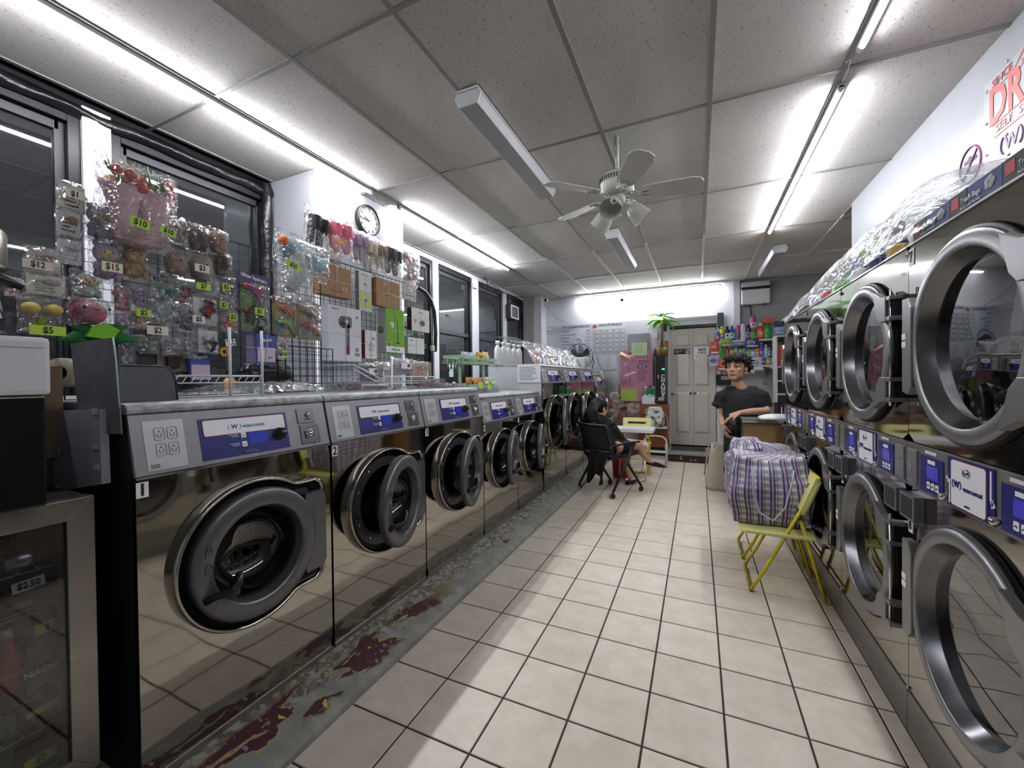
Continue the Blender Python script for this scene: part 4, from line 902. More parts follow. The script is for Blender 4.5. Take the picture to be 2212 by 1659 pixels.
for n_, (b, c, pr) in enumerate((((122, 393, 190, 460), ('e2ded2', '3a3a3a', 'b9b4a8'), ('$1', 162, 420, .05, .03, .03, C('e2ded2'))), ((118, 450, 180, 512), ('dfe0e2', '2b2b2e', 'b07a48'), None), ((120, 512, 182, 572), ('e6e6e8', 'c9c9cc', 'c0bcc0'), None))):
    pouch(('beige card pouch', 'pouch of black press studs on card', 'crinkly silver pouch')[n_]+(' at the top left of the goods', ' in the middle of the left column', ' at the bottom of the left column')[n_], b, g1, 'card', c, 10+n_, pr)
plush('bagged plush toy in lilac suit, uppermost beside the pouches', (180, 440, 247, 520), g1, '8f8fb4', 'c7a983', 21, 'bear')
plush('bagged lilac plush toy with the $15 tag', (193, 518, 262, 608), g1, 'b3a5c9', 'd8b584', 22, 'bear', price=('$15', 243, 577, .062, .036, .075, C('e9e4c8')))
plush('bagged golden brown teddy bear', (258, 528, 320, 604), g1, 'b88f55', 'caa468', 23, 'bear')
plush('bagged pale green plush toy with two big eyes', (152, 588, 222, 646), g1+.02, 'b9cbbd', 'c9b08a', 24, 'none')
# pink plush on green leaves
i = It('plush_toy', 'pink smiling plush cushion above the green leaf plush', 'plush toy', (150, 648, 232, 704), g1+.04, 'bagged plush toys')
m = MB(); m.m = 0; m.ell((0, 0, 0), (i.w*.46, .06, i.h*.46), 20, 12); m.build('body', M('plush d64c7c', 'd4507e', .9, 0, .15, 40, .6, 160), i.t)
m = MB(); m.ell((0, -.02, i.h*.13), (i.w*.36, .05, i.h*.26), 16, 10); m.build('face', M('plush f0b0b8', 'e9a3b4', .9, 0, .1, 40, .5, 160), i.t)
m = MB()
for s in (-1, 1): m.ell((s*.035, -.069, i.h*.12), (.005, .004, .006), 8, 5)
m.tube([(-.012, -.071, i.h*.10), (0, -.073, i.h*.06), (.012, -.071, i.h*.10)], .0016, 5); m.build('smile', C('2a1a1a'), i.t)
bagfilm(i.t, i.w*1.05, i.h*1.1, .15, 25)
i = It('leaf_plush', 'dark green leaf shaped plush with a bright green patch', 'plush toy', (148, 698, 268, 740), g1+.05)
m = MB()
for a, l_ in ((200, .11), (165, .07), (-10, .13), (20, .10), (250, .09)):
    c_, s_ = math.cos(R(a)), math.sin(R(a)); m.tube([(0, 0, 0), (c_*l_*.5, -.01, s_*l_*.5), (c_*l_, 0, s_*l_)], [.02, .03, .004], 8, flat=.6)
m.tube([(-i.w*.35, 0, -.01), (-i.w*.42, 0, -.05), (-i.w*.36, -.01, -.08), (-i.w*.28, -.01, -.07)], [.012, .010, .008, .004], 7)
m.build('leaves', M('plush 1f5a30', '1d6a34', .9, 0, .2, 30, .5, 160), i.t)
m = MB(); m.prism([(-.045, -.02), (.03, -.025), (.05, .012), (.015, .035), (-.03, .015)], -.05, -.02); m.build('patch', C('7cc22a', .8), i.t)
pouch('brown pouch marked $12 above the cream pouch', (52, 534, 138, 590), g1+.05, 'card', ('cfc6be', '9a7a6a', '8d6a5c'), 31, ('$12', 82, 572, .07, .03, .035, C('d8d0c8')))
pouch('cream pouch under the $12 pouch', (50, 590, 150, 640), g1+.05, 'card', ('dcdccb', 'a89aa0', 'b6a8a8'), 32)
pouch('clear tub bag with two yellow dried fruits', (38, 640, 140, 722), g1+.08, 'balls', ('cdb765', '7d9a2a'), 33, ('$5', 104, 714, .085, .032, .06))
pouch('pinkish pouch half behind the coffee maker', (8, 598, 48, 640), g1, 'beads', ('d9a29a', 'e6c2b4', 'c98880'), 34)
for n_, (b, c, q) in enumerate((((362, 468, 402, 528), ('8d6f68', 'b09088'), 'brown rolled socks in a clear bag, top left of the socks'), ((402, 484, 452, 548), ('4d4440', '6b5f58'), 'darkest grey rolled socks hanging in the top row'), ((446, 494, 492, 552), ('8a6a60', 'a58a80'), 'brown rolled socks in the top row, right end'),
        ((350, 538, 410, 600), ('7e6460', 'a99590'), 'brown rolled socks under the top row, left one'), ((402, 546, 464, 612), ('8e8780', 'a8a29a'), 'grey rolled socks with the $3 card'), ((458, 546, 500, 602), ('3f3936', '5c5450'), 'near black rolled socks beside the $3 pair'))):
    i = pouch(q, b, g1+.03, 'roll', c, 40+n_, ('$3', 437, 580, .06, .034, .08, C('e6e4d6')) if n_ == 4 else None, 'rolled socks in clear bags', 'socks', .05, 'socks')
sm = [((240, 615, 285, 680), ('c96a7c', 'd8909a', 'e0b0b0'), 'pink beads'), ((280, 612, 318, 672), ('8f7fb4', 'b8a8d0', '6a5a94'), 'violet beads'), ((312, 622, 348, 676), ('c9b4d4', 'dcd4e6', 'b09ac0'), 'lilac charms'), ((326, 585, 372, 640), ('2f5a52', '1a2a26', '6fa090'), 'dark green charms'), ((335, 610, 380, 655), ('4f8690', '7fb0b8', '2f6068'), 'teal strips'),
      ((322, 648, 368, 700), ('a9c4c0', 'd0e0dc', '8aa8a8'), 'pale mint charms'), ((360, 650, 400, 706), ('8a8a90', '4a4a50', 'd0d0d4'), 'silver charms'), ((384, 655, 424, 720), ('3a2e4a', '8f6ab4', '5c4a78'), 'purple glitter'), ((244, 672, 286, 728), ('a894c0', 'd4b8d8', 'c0a8d0'), 'lilac and pink beads'), ((280, 668, 330, 712), ('d9b0a0', 'e8d4c0', 'c4a060'), 'peach charms'),
      ((382, 612, 420, 660), ('a02038', '1a1a1c', 'c04058'), 'red flower keyrings'), ((330, 694, 372, 745), ('8a90a0', 'b0b4c0', '5a5e6a'), 'grey beads'), ((300, 725, 345, 765), ('6a8a5a', '8aa878', 'a8b8a0'), 'green leaf beads'), ((350, 728, 395, 768), ('a89ab4', '7a7080', 'c8c0d0'), 'mauve beads'), ((395, 728, 425, 775), ('8aa080', 'a8b89a', 'c0ccb4'), 'sage beads'), ((262, 722, 300, 758), ('5a6068', '8a929a', '3a4048'), 'dark grey beads')]
for n_, (b, c, q) in enumerate(sm):
    pr = ('$2', 311, 676, .05, .03, .035) if q[:5] == 'peach' else ('$2', 341, 714, .075, .036, .04, C('e2dfcf')) if q == 'grey beads' else None
    pouch('small clear pouch of %s on the black grid' % q, b, g1+.01*(n_ % 3), 'beads', c, 60+n_, pr, 'small clear pouches of beads', depth=.015)
pouch('pouch of dark red hair clips tagged $5', (414, 638, 474, 706), g1+.03, 'clips', ('e4e4e4', '5e141c', '6e1a20'), 80, ('$5', 430, 690, .05, .032, .05, C('e2dfd6')))
pouch('white framed pouch with the green $7 tag', (418, 598, 480, 640), g1+.02, 'card', ('c4c2d0', '8a8a9a', 'd8d8e0'), 81, ('$7', 440, 619, .06, .03, .04))
pouch('pouch with the upper green $2 tag left of the purple card', (482, 598, 512, 636), g1+.02, 'beads', ('5a4a44', '8a6a5a', '3a3a40'), 82, ('$2', 489, 620, .036, .03, .04))
pouch('pouch with the lower green $2 tag left of the purple card', (474, 638, 516, 674), g1+.03, 'beads', ('c8ccd0', 'a0a4a8', '707478'), 83, ('$2', 484, 659, .036, .03, .04))
pouch('pouch of pink and orange soap pieces tagged $3', (476, 672, 516, 718), g1+.04, 'beads', ('e07a7a', 'd89a3a', 'e88a90'), 84, ('$3', 504, 685, .036, .034, .045))
pouch('white satin pouch with black hair clip', (425, 708, 474, 764), g1+.05, 'clips', ('e4e2e6', '1a1a1c', 'c8c4c8'), 85)
i = It('flower_charm', 'small yellow sunflower charm hanging on the grid', 'charm', (476, 748, 494, 772), g1+.05); m = MB()
for a in range(9): m.ell((.016*math.cos(a*.7), 0, .016*math.sin(a*.7)), (.008, .003, .008), 8, 5)
m.m = 1; m.ell((0, -.004, 0), (.009, .004, .009), 10, 6); m.build('petals', [C('c99a2a'), C('3a2010')], i.t); i.price('$5', 498, 740, .034, .046, .01, WHITE, 80)
# purple water pistol card (blister pack)
i = It('blister_pack', 'purple blister card of water pistols with the $5 tag', 'toy pack', (514, 592, 584, 722), g1+.03)
w, h = i.w, i.h; bx('backing_card', C('3a2a66', .4), (-w/2, 0, -h/2, w/2, .003, h/2), i.t)
bx('green_print', M('green print', '5f8a3a', .5, 0, .3, 18), (-w*.42, -.001, -h*.46, w*.40, 0, h*.33), i.t)
for q, (col, z) in enumerate((('8a3a7a', .17), ('2a2e48', -.22))):
    m = MB(); m.m = 0; m.tube([(-w*.3, -.02, h*z+.03), (0, -.022, h*z+.015), (w*.3, -.02, h*z-.005)], [.012, .018, .014], 8); m.tube([(w*.02, -.02, h*z+.01), (w*.14, -.02, h*z-.07)], [.014, .011], 8); m.m = 1; m.ell((-w*.33, -.02, h*z+.032), (.012, .012, .012), 8, 6); m.build('water_pistol', [C(col, .3), C('e0502a', .4)], i.t)
m = MB(); m.tube([(w*.0, -.02, -h*.05), (-w*.1, -.02, -h*.12), (-w*.18, -.02, -h*.3)], [.016, .02, .016], 8); m.build('water_bottle', C('2c3a38', .2), i.t)
text('Glitter Squirters', .024, LOGOW, i.t, (0, -.0015, h*.43), (PI/2, R(8), 0), bold=.0008, sx=.85); bagfilm(i.t, w*.9, h*.8, .06, 90, top=0, loc=(0, -.01, -h*.06), name='blister'); i.price('$5', 561, 673, .05, .034, .055, tilt=5)
for n_, (b, cs, q) in enumerate((((590, 640, 638, 728), ('d8602a', '7ac04a', '8ab0a8'), 'green and orange'), ((640, 650, 694, 734), ('5a2438', 'd04838', 'e08a3a'), 'maroon and red'))):
    i = It('blister_pack', 'yellow blister card of %s fish toys' % q, 'toy pack', b, g1-.04+.02*n_); w, h = i.w, i.h
    m = MB(); m.prism([(-w*.5, -h*.44), (-w*.1, -h*.5), (w*.5, -h*.5), (w*.5, h*.44), (w*.1, h*.5), (-w*.5, h*.48)], 0, .003); m.build('backing_card', M('card yellow %d' % n_, 'c9a824', .5, 0, .4, 9, col2='2a6a80'), i.t)
    for q_ in range(2):
        m = MB(); z = h*(.16-.32*q_); m.tube([(-w*.34, -.012, z+.02*(1-q_)), (-w*.1, -.02, z+.012), (w*.16, -.02, z-.01), (w*.3, -.014, z-.03), (w*.38, -.012, z-.04-.01*q_)], [.006, .02, .018, .007, .012], 8, flat=.7); m.build('fish_toy', C(cs[q_], .25), i.t)
    m = MB(); m.m = 0; m.prism([(-w*.3+w*.32*math.cos(a*PI/8), h*.42+h*.055*math.sin(a*PI/8)) for a in range(16)], -.003, 0); m.build('title_oval', LOGOW, i.t); text('Splash', .026, C('9a1c28'), i.t, (-w*.3, -.004, h*.415), bold=.001)
    bagfilm(i.t, w*.92, h*.86, .06, 91+n_, top=0, loc=(0, -.012, -h*.03), name='blister')
# pale blue plush in a long bag
i = It('plush_toy', 'pale blue and white plush in a long bag with the $25 tag', 'plush toy', (592, 506, 708, 655), g1+.02, 'bagged plush toys'); w, h = i.w, i.h
m = MB(); m.tube([i.L(604, 515), i.L(625, 540), i.L(660, 560), i.L(690, 575), i.L(706, 560)], [.03, .05, .055, .04, .01], 12); m.build('body', M('plush 8fbccc', '8fbccc', .9, 0, .15, 30, .6, 160), i.t)
m = MB(); m.tube([i.L(640, 545, .02), i.L(645, 590, .02), i.L(628, 625, .01)], [.045, .05, .03], 10); m.build('white_wing', M('plush dfe4e6', 'd4dadc', .9, 0, .1, 30, .6, 160), i.t)
m = MB(); m.ell(i.L(612, 520, .03), .028, 10, 8); m.build('orange_bow', C('d8702a', .7), i.t)
bagfilm(i.t, w*.62, h*1.0, .14, 95, loc=(-w*.14, 0, -h*.02)); bagfilm(i.t, w*.6, h*.55, .15, 96, loc=(w*.2, 0, h*.14), name='bag'); i.price('$25', 634, 574, .09, .036, .075, tilt=20)
# blue and violet cup boxes
for n_, (b, lb, pr) in enumerate((((555, 724, 596, 784), 'violet and blue box hanging on white string with $15 written', ('$15', 584, 773, .035, .022, .003, WHITE)), ((412, 760, 455, 822), 'blue picture box standing low behind the white rail', None))):
    i = carton(lb, b, g1+(.06 if n_ == 0 else .0), .085, '4a56a4', '8a86a8' if n_ == 0 else '4a56a4', 'picture_box', None, 'box', pr, n_ == 0); w, h = i.w, i.h
    bx('castle_print', M('pastel print', 'c8c4de', .5, 0, .4, 25, col2='e0b8cc'), (-w*.46, -.0012, -h*.46, w*.46, 0, h*.05), i.t); text('Planet', .024, M('pale gold print', 'e8dca8', .4), i.t, (0, -.002, h*.32), (PI/2, R(-8), 0), bold=.0008)
i = carton('black and brown gadget box low behind the green leaves', (340, 752, 408, 826), g1-.03, .07, '7c6b60', '1a1a1c', 'gadget_box', string=False); w, h = i.w, i.h
bx('black_band', C('141416'), (-w/2-.001, -.001, -h/2, w/2+.001, .001, -h*.18), i.t); m = MB(); m.box(-.03, -.02, -h*.08, .02, -.001, h*.25); m.build('speaker_print', C('1e1e20', .3), i.t, bev=.004)
bx('dark_side_box', C('0e0e10'), (-w/2-.13, .0, -h/2, -w/2-.004, .06, h/2), i.t)
i = pouch('clear cup pouch with blue and red sticker behind the dark tray', (256, 745, 294, 790), g1, 'beads', ('a9c0b4', '6a8ac0', 'c04040'), 97, None, 'clear pouches on the wire grid')
pouch('brown striped pouch with the green $2 tag turned sideways', (598, 728, 622, 775), g1+.0, 'beads', ('8a6a68', '6a4a4a', 'a88a84'), 98, ('$2', 616, 765, .044, .024, .04, None, -88))
# paper roll and clutter at the far left
p = P(128, 805, 0, -1.95); t = thing('paper_roll', 'roll of cream paper lying behind the cooler', 'paper roll', (p.x, p.y, p.z)); m = MB(); m.lathe([(.022, 0), (.048, 0), (.05, .004), (.05, .2), (.022, .2), (.022, 0)], (0, 0, 0), 'y', 24); m.build('roll', M('cream paper', 'b9b4a4', .8, 0, .1, 30), t); t.rotation_euler = (0, 0, R(35))
MB().lathe([(.0215, .0), (.0215, .2)], (0, 0, 0), 'y', 16).build('core', C('3a2c20'), t)
bx('cardboard_tube_box', M('brown card', '6b5a44', .8, 0, .2, 20), (-2.1, .50, 1.06, -1.88, .60, 1.35)); tag(bpy.data.objects['cardboard_tube_box'], 'brown carton standing behind the paper roll', 'box'); bpy.data.objects['cardboard_tube_box'].name = 'carton'
# --------------------------------------------------------------- pillar grid
g2 = XH+.04
slipper('black slippers in a clear bag, first on top of the pillar grid', (660, 455, 706, 548), g2, '18181a', '0e0e10', 101, 8)
i = slipper('pink slippers with yellow starburst sticker', (704, 475, 765, 552), g2, 'e08a98', 'd86a80', 102, -6)
m = MB(); q = i.L(735, 520, .09); m.prism([(q.x+(.022 if a % 2 else .017)*math.cos(a*PI/12), q.z+(.022 if a % 2 else .017)*math.sin(a*PI/12)) for a in range(24)], q.y-.001, q.y); m.build('price_sticker', C('e0b020'), i.t)
slipper('lilac slippers in a clear bag beside the clock', (760, 500, 792, 568), g2, 'b8a4bc', 'a08aa8', 103, 0)
slipper('cream furry slippers in a clear bag, left pair', (784, 510, 812, 590), g2, 'ddd8cc', 'c8c0ae', 104, 5, fur=True)
slipper('cream furry slippers with brown streaks, right pair', (808, 522, 834, 585), g2, 'd4ccbc', '8a7a64', 105, -4, fur=True)
slipper('charcoal slippers with white letters', (828, 530, 866, 598), g2, '3a3a3e', '2a2a2e', 106, 3)
pouch('clear bag with brown and pink cloth at the grid corner', (864, 540, 906, 605), g2, 'beads', ('b08a84', 'e0c8c8', '8a6a64'), 107, None, 'clear bags at the grid corner', depth=.06)
pouch('white cloth bag below the cream slippers marked $20', (700, 552, 738, 590), g2-.02, 'card', ('d8d4c8', 'a89878', 'c0b49a'), 108, ('$20', 720, 574, .06, .026, .035, WHITE))
pouch('pale pouch beside the second brown carton', (866, 600, 902, 650), g2-.02, 'card', ('dcd6d2', 'a88a80', 'c8a8a0'), 109, None)
i = carton('large brown cardboard box tied with white string', (694, 575, 760, 640), g2+.06, .075, 'a07c56', '8c6a48', price=('$24', 745, 626, .034, .022, .003, WHITE))
text('Nature \u2014 the natural design', .010, C('5a4630'), i.t, (0, -.001, -i.h*.33), sx=.9)
i = carton('smaller brown cardboard box tied with string, $25 sticker', (814, 606, 863, 664), g2+.06, .06, '9c7850', '8c6a48', price=('$25', 831, 612, .034, .026, .003, WHITE)); text('aromatique', .013, C('5a4630'), i.t, (0, -.001, -.01), bold=.0006)
i = carton('narrow white box with a food picture and $35', (776, 588, 803, 672), g2+.03, .04, 'dfe0de', '8a8c8e', string=True); text('Micro Cutter', .014, C('b04048'), i.t, (0, -.001, i.h*.42)); text('$35', .022, INK, i.t, (0, -.001, i.h*.18))
bx('food_print', M('green food print', 'b8cc7a', .5), (-i.w*.45, -.001, -i.h*.42, i.w*.45, 0, -i.h*.02), i.t); m = MB(); m.lathe([(.0001, -.003), (.026, -.003), (.026, -.001)], (0, 0, -i.h*.22), 'y', 16); m.build('plate_print', LOGOW, i.t); m = MB()
for q in range(7): m.ell((random.Random(q).uniform(-.014, .014), -.004, -i.h*.22+random.Random(q+9).uniform(-.014, .014)), (.006, .002, .006), 6, 4)
m.build('food', C('6a3a20'), i.t)
i = carton('white hair dryer box with a picture of the dryer, marked $9', (712, 664, 782, 780), g2+.07, .085, 'e4e5ea', 'b4b8c6', 'hair_dryer_box'); w, h = i.w, i.h
text('DHRATI', .018, C('b04048'), i.t, (-w*.30, -.001, h*.44)); text('$9', .026, INK, i.t, (w*.36, -.001, h*.34))
m = MB(); m.lathe([(.0001, -.004), (.040, -.004), (.044, -.001)], (-.02, 0, h*.22), 'y', 24); m.prism(rrect(-.02, h*.22-.038, .055, h*.22+.044, .02), -.003, 0); m.m = 1; m.lathe([(.0001, -.006), (.02, -.006), (.022, -.004)], (-.02, 0, h*.22), 'y', 20); m.m = 0; m.prism([(0, h*.2), (.034, h*.2), (.032, -h*.2), (.004, -h*.2)], -.003, 0); m.m = 2; m.prism(rrect(.004, -h*.38, .032, -h*.2, .01), -.003, 0); m.build('dryer_picture', [C('5f6068', .3), C('2c2c30', .3), C('7a2a62', .3)], i.t)
m = MB(); m.box(w*.28, -.001, -h*.40, w*.44, 0, -h*.34); m.box(w*.30, -.001, -h*.32, w*.40, 0, -h*.24); m.build('small_print', C('8a8c94'), i.t)
i = carton('small white box with dotted wreath picture, $23', (789, 714, 814, 775), g2+.05, .05, 'e6e4e2', '6e1c24', string=True); text('$23', .022, INK, i.t, (i.w*.22, -.001, i.h*.22)); m = MB(); rr = random.Random(5)
for q in range(22): a = q*2.4; r_ = .006+.022*(q/22)**.5; m.m = q % 3; m.ell((r_*math.cos(a), -.001, -i.h*.08+r_*1.3*math.sin(a)), (.0035, .001, .0035), 6, 4)
m.build('dots', [C('a03030'), C('8a6a20'), C('3a3a3a')], i.t); text('HOME', .010, INK, i.t, (0, -.001, -i.h*.38))
i = carton('bright green table lamp box with white side', (834, 668, 874, 762), g2+.06, .10, '74b02c', 'c4c3c8', 'lamp_box'); w, h = i.w, i.h
bx('white_strip', LOGOW, (-w/2+.001, -.001, -h/2+.001, w/2-.001, 0, -h*.36), i.t); text('TABLE LAMP', .019, C('5a9424'), i.t, (0, -.002, -h*.43), bold=.0008)
m = MB(); m.lathe([(.0001, -.003), (.026, -.003), (.026, -.001)], (-w*.2, 0, h*.12), 'y', 24); m.build('led_disc', LOGOW, i.t); text('LED', .02, C('8aa060'), i.t, (-w*.2, -.004, h*.12)); m = MB(); m.tube([(-.0, -.002, h*.34), (.012, -.002, h*.26), (.026, -.002, h*.1), (.030, -.002, -h*.1), (.030, -.002, -h*.26)], .002, 5); m.box(.008, -.003, -h*.29, .05, -.001, -h*.26); m.build('lamp_picture', INK, i.t)
i.price('$22', 845, 744, .034, .034, .003, WHITE)
m = MB(); m.lathe([(.0001, -.001), (.03, -.001), (.03, 0)], (0, 0, 0), 'x', 20); m.build('green_disc', C('5f9430'), i.t, (-w/2-.001, .05, .0))
i = carton('white box showing a black speaker, beside the lamp box', (890, 668, 928, 716), g2+.06, .05, 'e2ddda', '1a1614', string=True); w, h = i.w, i.h
m = MB(); m.prism([(-.02, -.035), (.0, .0), (.05, .0), (.06, -.04), (.02, -.055)], -.002, 0); m.m = 1; m.ell((-w*.3, -.001, -.015), (.014, .001, .020), 14, 6); m.build('speaker_picture', [C('26262a', .3), C('d0802a')], i.t); text('3 Wireless', .015, C('a04840'), i.t, (0, -.001, h*.34))
i = carton('small plain white box hung under the speaker box', (882, 730, 917, 764), g2+.05, .05, 'dfe1e2', 'c8cacc', string=True); text('$24', .016, INK, i.t, (-i.w*.3, -.001, i.h*.3))
# black netted arch leaning on the far side
m = MB(); pts = [P(912, 640, 0, g2-.02)]
arc = [P(px, py, 0, g2-.01) for px, py in ((903, 622), (918, 632), (930, 650), (938, 675), (941, 720), (940, 760))]
t = thing('arched_frame', 'black arched frame with white edge at the far side of the pillar grid', 'frame', arc[-1]); c = t.location
m.tube([v-c for v in arc], .016, 8, flat=.5); m.build('frame', BLACK, t); MB().tube([v-c+Vector((.012, .012, .01)) for v in arc], .005, 6).build('edge', WPLAST, t)
# small white and black plug hanging
for (px, py, a, b, col, nm, lb) in ((918, 748, .05, .05, '1c1c1e', 'charger', 'black charger cube hanging at the pillar grid edge'), (937, 752, .04, .05, 'd8d4c4', 'air_freshener', 'cream air freshener hanging at the pillar grid edge')):
    q = P(px, py, 0, g2+.02); t = thing(nm, lb, nm.replace('_', ' '), q); bx('body', C(col), (-.03, -a/2, -b/2, 0, a/2, b/2), t, bev=.004); MB().tube([(-.01, 0, b/2), (-.012, .0, b/2+.1)], .0015, 5).build('cord', CORD, t)
# white wire basket with packs on the washers
t = thing('wire_basket', 'white wire basket holding clear packs on washer 2', 'basket', (-1.80, 0, 1.245), 0); 
def wp(px, py, X=-1.80): return P(px, py, 0, X)-t.location
m = MB(); a_, b_, c_, d_ = wp(765, 788), wp(765, 798), wp(829, 822), wp(829, 834)
m.tube([a_+Vector((-.25, 0, 0)), a_, c_], .004, 6); m.tube([b_, d_], .004, 6); y0_, y1_ = wp(829, 820).y, wp(938, 820).y
for z in (.075, .045, .03): m.tube([(0, y0_, z), (0, y1_, z)], .003, 6); m.tube([(-.28, y0_, z), (-.28, y1_, z)], .003, 6)
for k in range(24): y = y0_+(y1_-y0_)*k/23; m.tube([(0, y, .075), (0.004, y+.01, .045)], .0016, 5)
for k in range(12): y = y0_+(y1_-y0_)*k/11; m.tube([(0, y, .045), (-.28, y, .045)], .0014, 5)
for y in (y0_, (y0_+y1_)/2, y1_): m.tube([(0, y, .11 if y == y0_ else .075), (0, y, 0), (-.28, y, 0)], .003, 6)
ff = [wp(765, 845), wp(765, 832), wp(820, 832), wp(822, 842), wp(831, 842), wp(831, 770)]
m.tube([Vector((v.x+.06, v.y, max(v.z, 0))) for v in ff], .004, 6)
m.build('wires', GWW, t)
for n_, (b, c, lb) in enumerate((((775, 784, 815, 826), ('6a6c74', 'c8ccd4', 'b0b4bc'), 'grey curved clear pack with bar code at the left end of the basket'), ((808, 782, 848, 822), ('b0a88c', '5a6a84', 'd8d8dc'), 'crinkled tan and blue pack in the white basket'), ((842, 774, 892, 812), ('9a9ca4', 'c4c8d0', '4a4c54'), 'clear pack with white label standing behind in the basket'), ((888, 780, 930, 818), ('c8a08a', 'a0402a', '5a7a3a'), 'clear tray pack with red and green picture at the basket end'))):
    i = pouch(lb, b, -1.90+.03*(n_ % 2), 'card', c, 120+n_, None, 'clear packs in the white basket', 'clear_pack', .05, 'pack')
    if n_ in (0, 2): bx('bar_code_label', WHITE, (-i.w*.2, -.042, -i.h*.1, i.w*.25, -.040, i.h*.22), i.t); m = MB(); [m.box(i.w*.06+k*.005, -.0435, -i.h*.02, i.w*.06+k*.005+.002, -.042, i.h*.16) for k in range(6)]; m.build('bars', INK, i.t)
# low clear candy boxes along the washer tops
def tray_of_sweets(label, px0, px1, py, X, cols, seed, n=16, h=.035, y_=None):
    a, b = P(px0, py, 0, X), P(px1, py, 0, X); z = 1.2335 if y_ is None else y_; t = thing('sweets_tray', label, 'tray', (X, a.y, z), PI/2, 'clear trays of sweets'); w = b.y-a.y
    rr = random.Random(seed); m = MB()
    for q in range(n): m.m = q % len(cols); r_ = rr.uniform(.010, .018); m.ell((rr.uniform(.02, w-.02), rr.uniform(.03, .15), .014+rr.uniform(0, h*.9)), (r_, r_, r_*.8), 7, 5)
    m.build('sweets', [C(c, .3) for c in cols], t, kind='stuff'); m = MB(); m.box(0, 0, 0, w, .003, h*1.6); m.box(0, .18, 0, w, .183, h*1.6); m.box(0, 0, 0, .003, .18, h*1.6); m.box(w-.003, 0, 0, w, .18, h*1.6); m.build('clear_walls', ACRYL, t); return t
tray_of_sweets('clear tray of red and green sweets under the basket on washer 2', 752, 820, 842, -1.74, ('8a3230', 'a03a30', '5a7a4a', '5a2a34'), 1, 26)
tray_of_sweets('clear tray of orange crumbs behind washer 2 front', 822, 866, 842, -1.74, ('c07850', 'd8a080', '3a3c40'), 2, 16, .02)
tray_of_sweets('clear tray of red sweets on washer 3', 924, 962, 832, -1.72, ('b83a2c', 'd0503a', '4a7a3a', 'c04a4a'), 3, 30, .045)
tray_of_sweets('low clear tray of pinkish sweets on washer 3', 964, 1012, 834, -1.70, ('c04a40', 'e0c8c0', 'b89a94'), 4, 24, .02)

q_ = P(497, 812, 0, -2.60); t = thing('candle_lamp', 'small glowing orange lamp low behind the white shelf posts', 'lamp', (-2.60, q_.y, 1.233)); m = MB(); m.lathe([(.0001, 0), (.028, 0), (.03, .015), (.029, .075), (.02, .085), (.0001, .085)], (0, 0, 0), 'z', 20); m.build('shade', M('orange lamp glow', 'd88a48', .5, emit=.35), t); MB().lathe([(.0001, .0851), (.012, .0851), (.008, .098), (.0001, .099)], (0, 0, 0), 'z', 12).build('cap', C('e8d0b0'), t)
q_ = P(575, 812, 0, -2.50); t = thing('black_bag', 'crumpled black plastic bag behind the small wire grid', 'bag', (-2.50, q_.y, 1.233)); m = MB()
def fn(u, v): a = 2*PI*u; r_ = (.16 if abs(math.cos(a)) > .5 else .13)*math.sin(PI*(.12+.80*v))**.5*(1+.35*noise.noise(Vector((math.cos(a)*2, math.sin(a)*2, v*4)))); return (r_*.6*math.cos(a), r_*math.sin(a)*1.25, .20*v+.02*noise.noise(Vector((u*8, v*6, 1))))
m.grid(fn, 40, 14); m.build('bag_skin', M('black plastic sheeting', '0b0c0e'), t)
# ================================================================ CEILING AND WALL FIXTURES
def fixture(label, x0, x1, y0, y1):
    t = thing('ceiling_light', label, 'light', ((x0+x1)/2, (y0+y1)/2, ZC-.004), 0, 'unlit wraparound ceiling lights'); w, h = (x1-x0)/2, (y1-y0)/2
    bx('housing', M('white enamel', 'c6c8ca', .4), (-w*.8, -h, -.02, w*.8, h, 0), t, bev=.002)
    MB().prism([(-w*.8, -.018), (-w, -.045), (-w*.72, -.092), (w*.72, -.092), (w, -.045), (w*.8, -.018)], -h+.01, h-.01).build('diffuser', M('dusty acrylic diffuser', 'b4b6ba', .35, 0, .08, 6), t, bev=.003)
    for s in (-1, 1): MB().prism([(-w*.82, -.015), (-w*1.02, -.045), (-w*.74, -.094), (w*.74, -.094), (w*1.02, -.045), (w*.82, -.015)], s*(h-.012), s*h).build('end_cap', M('white enamel', 'c6c8ca'), t)
fixture('long unlit ceiling light left of the ceiling fan', -1.175, -1.02, 1.88, 3.11)
fixture('unlit ceiling light behind the ceiling fan', -.875, -.72, 4.28, 5.6)
fixture('unlit ceiling light in the dark corner above the far dryers', .80, .96, 5.65, 6.9)
# ceiling fan
FC = Vector((-.462, 2.673, 2.47)); FW = M('yellowed white fan enamel', 'cbccc6', .4, 0, .06, 20)
t = thing('ceiling_fan', 'white five blade ceiling fan with three glass light shades', 'ceiling fan', (FC.x, FC.y, ZC)); dz = -(ZC-FC.z)
m = MB(); m.lathe([(.0001, -.0), (.012, -.0), (.012, dz+.14), (.0001, dz+.14)], (0, 0, 0), 'z', 10); m.build('downrod', FW, t)
m = MB(); m.tube([(.0, .0, -.0), (.012, .01, -.04), (-.006, .012, -.08)], .005, 6); m.tube([(-.01, 0, 0), (-.014, .006, -.05)], .004, 6); m.build('loose_wires', C('2a2420'), t)
m = MB(); m.lathe([(.0001, .155), (.03, .15), (.05, .135), (.085, .12), (.105, .10), (.11, .075), (.105, .055), (.10, .04), (.105, .02), (.08, .0), (.05, -.01), (.0001, -.012)], (0, 0, dz), 'z', 40); mo = m.build('motor_housing', FW, t)
m = MB()
for k in range(40): a = 2*PI*k/40; c_, s_ = math.cos(a), math.sin(a); m.box(c_*.109-.003, s_*.109-.003, dz+.066, c_*.109+.003, s_*.109+.003, dz+.094)
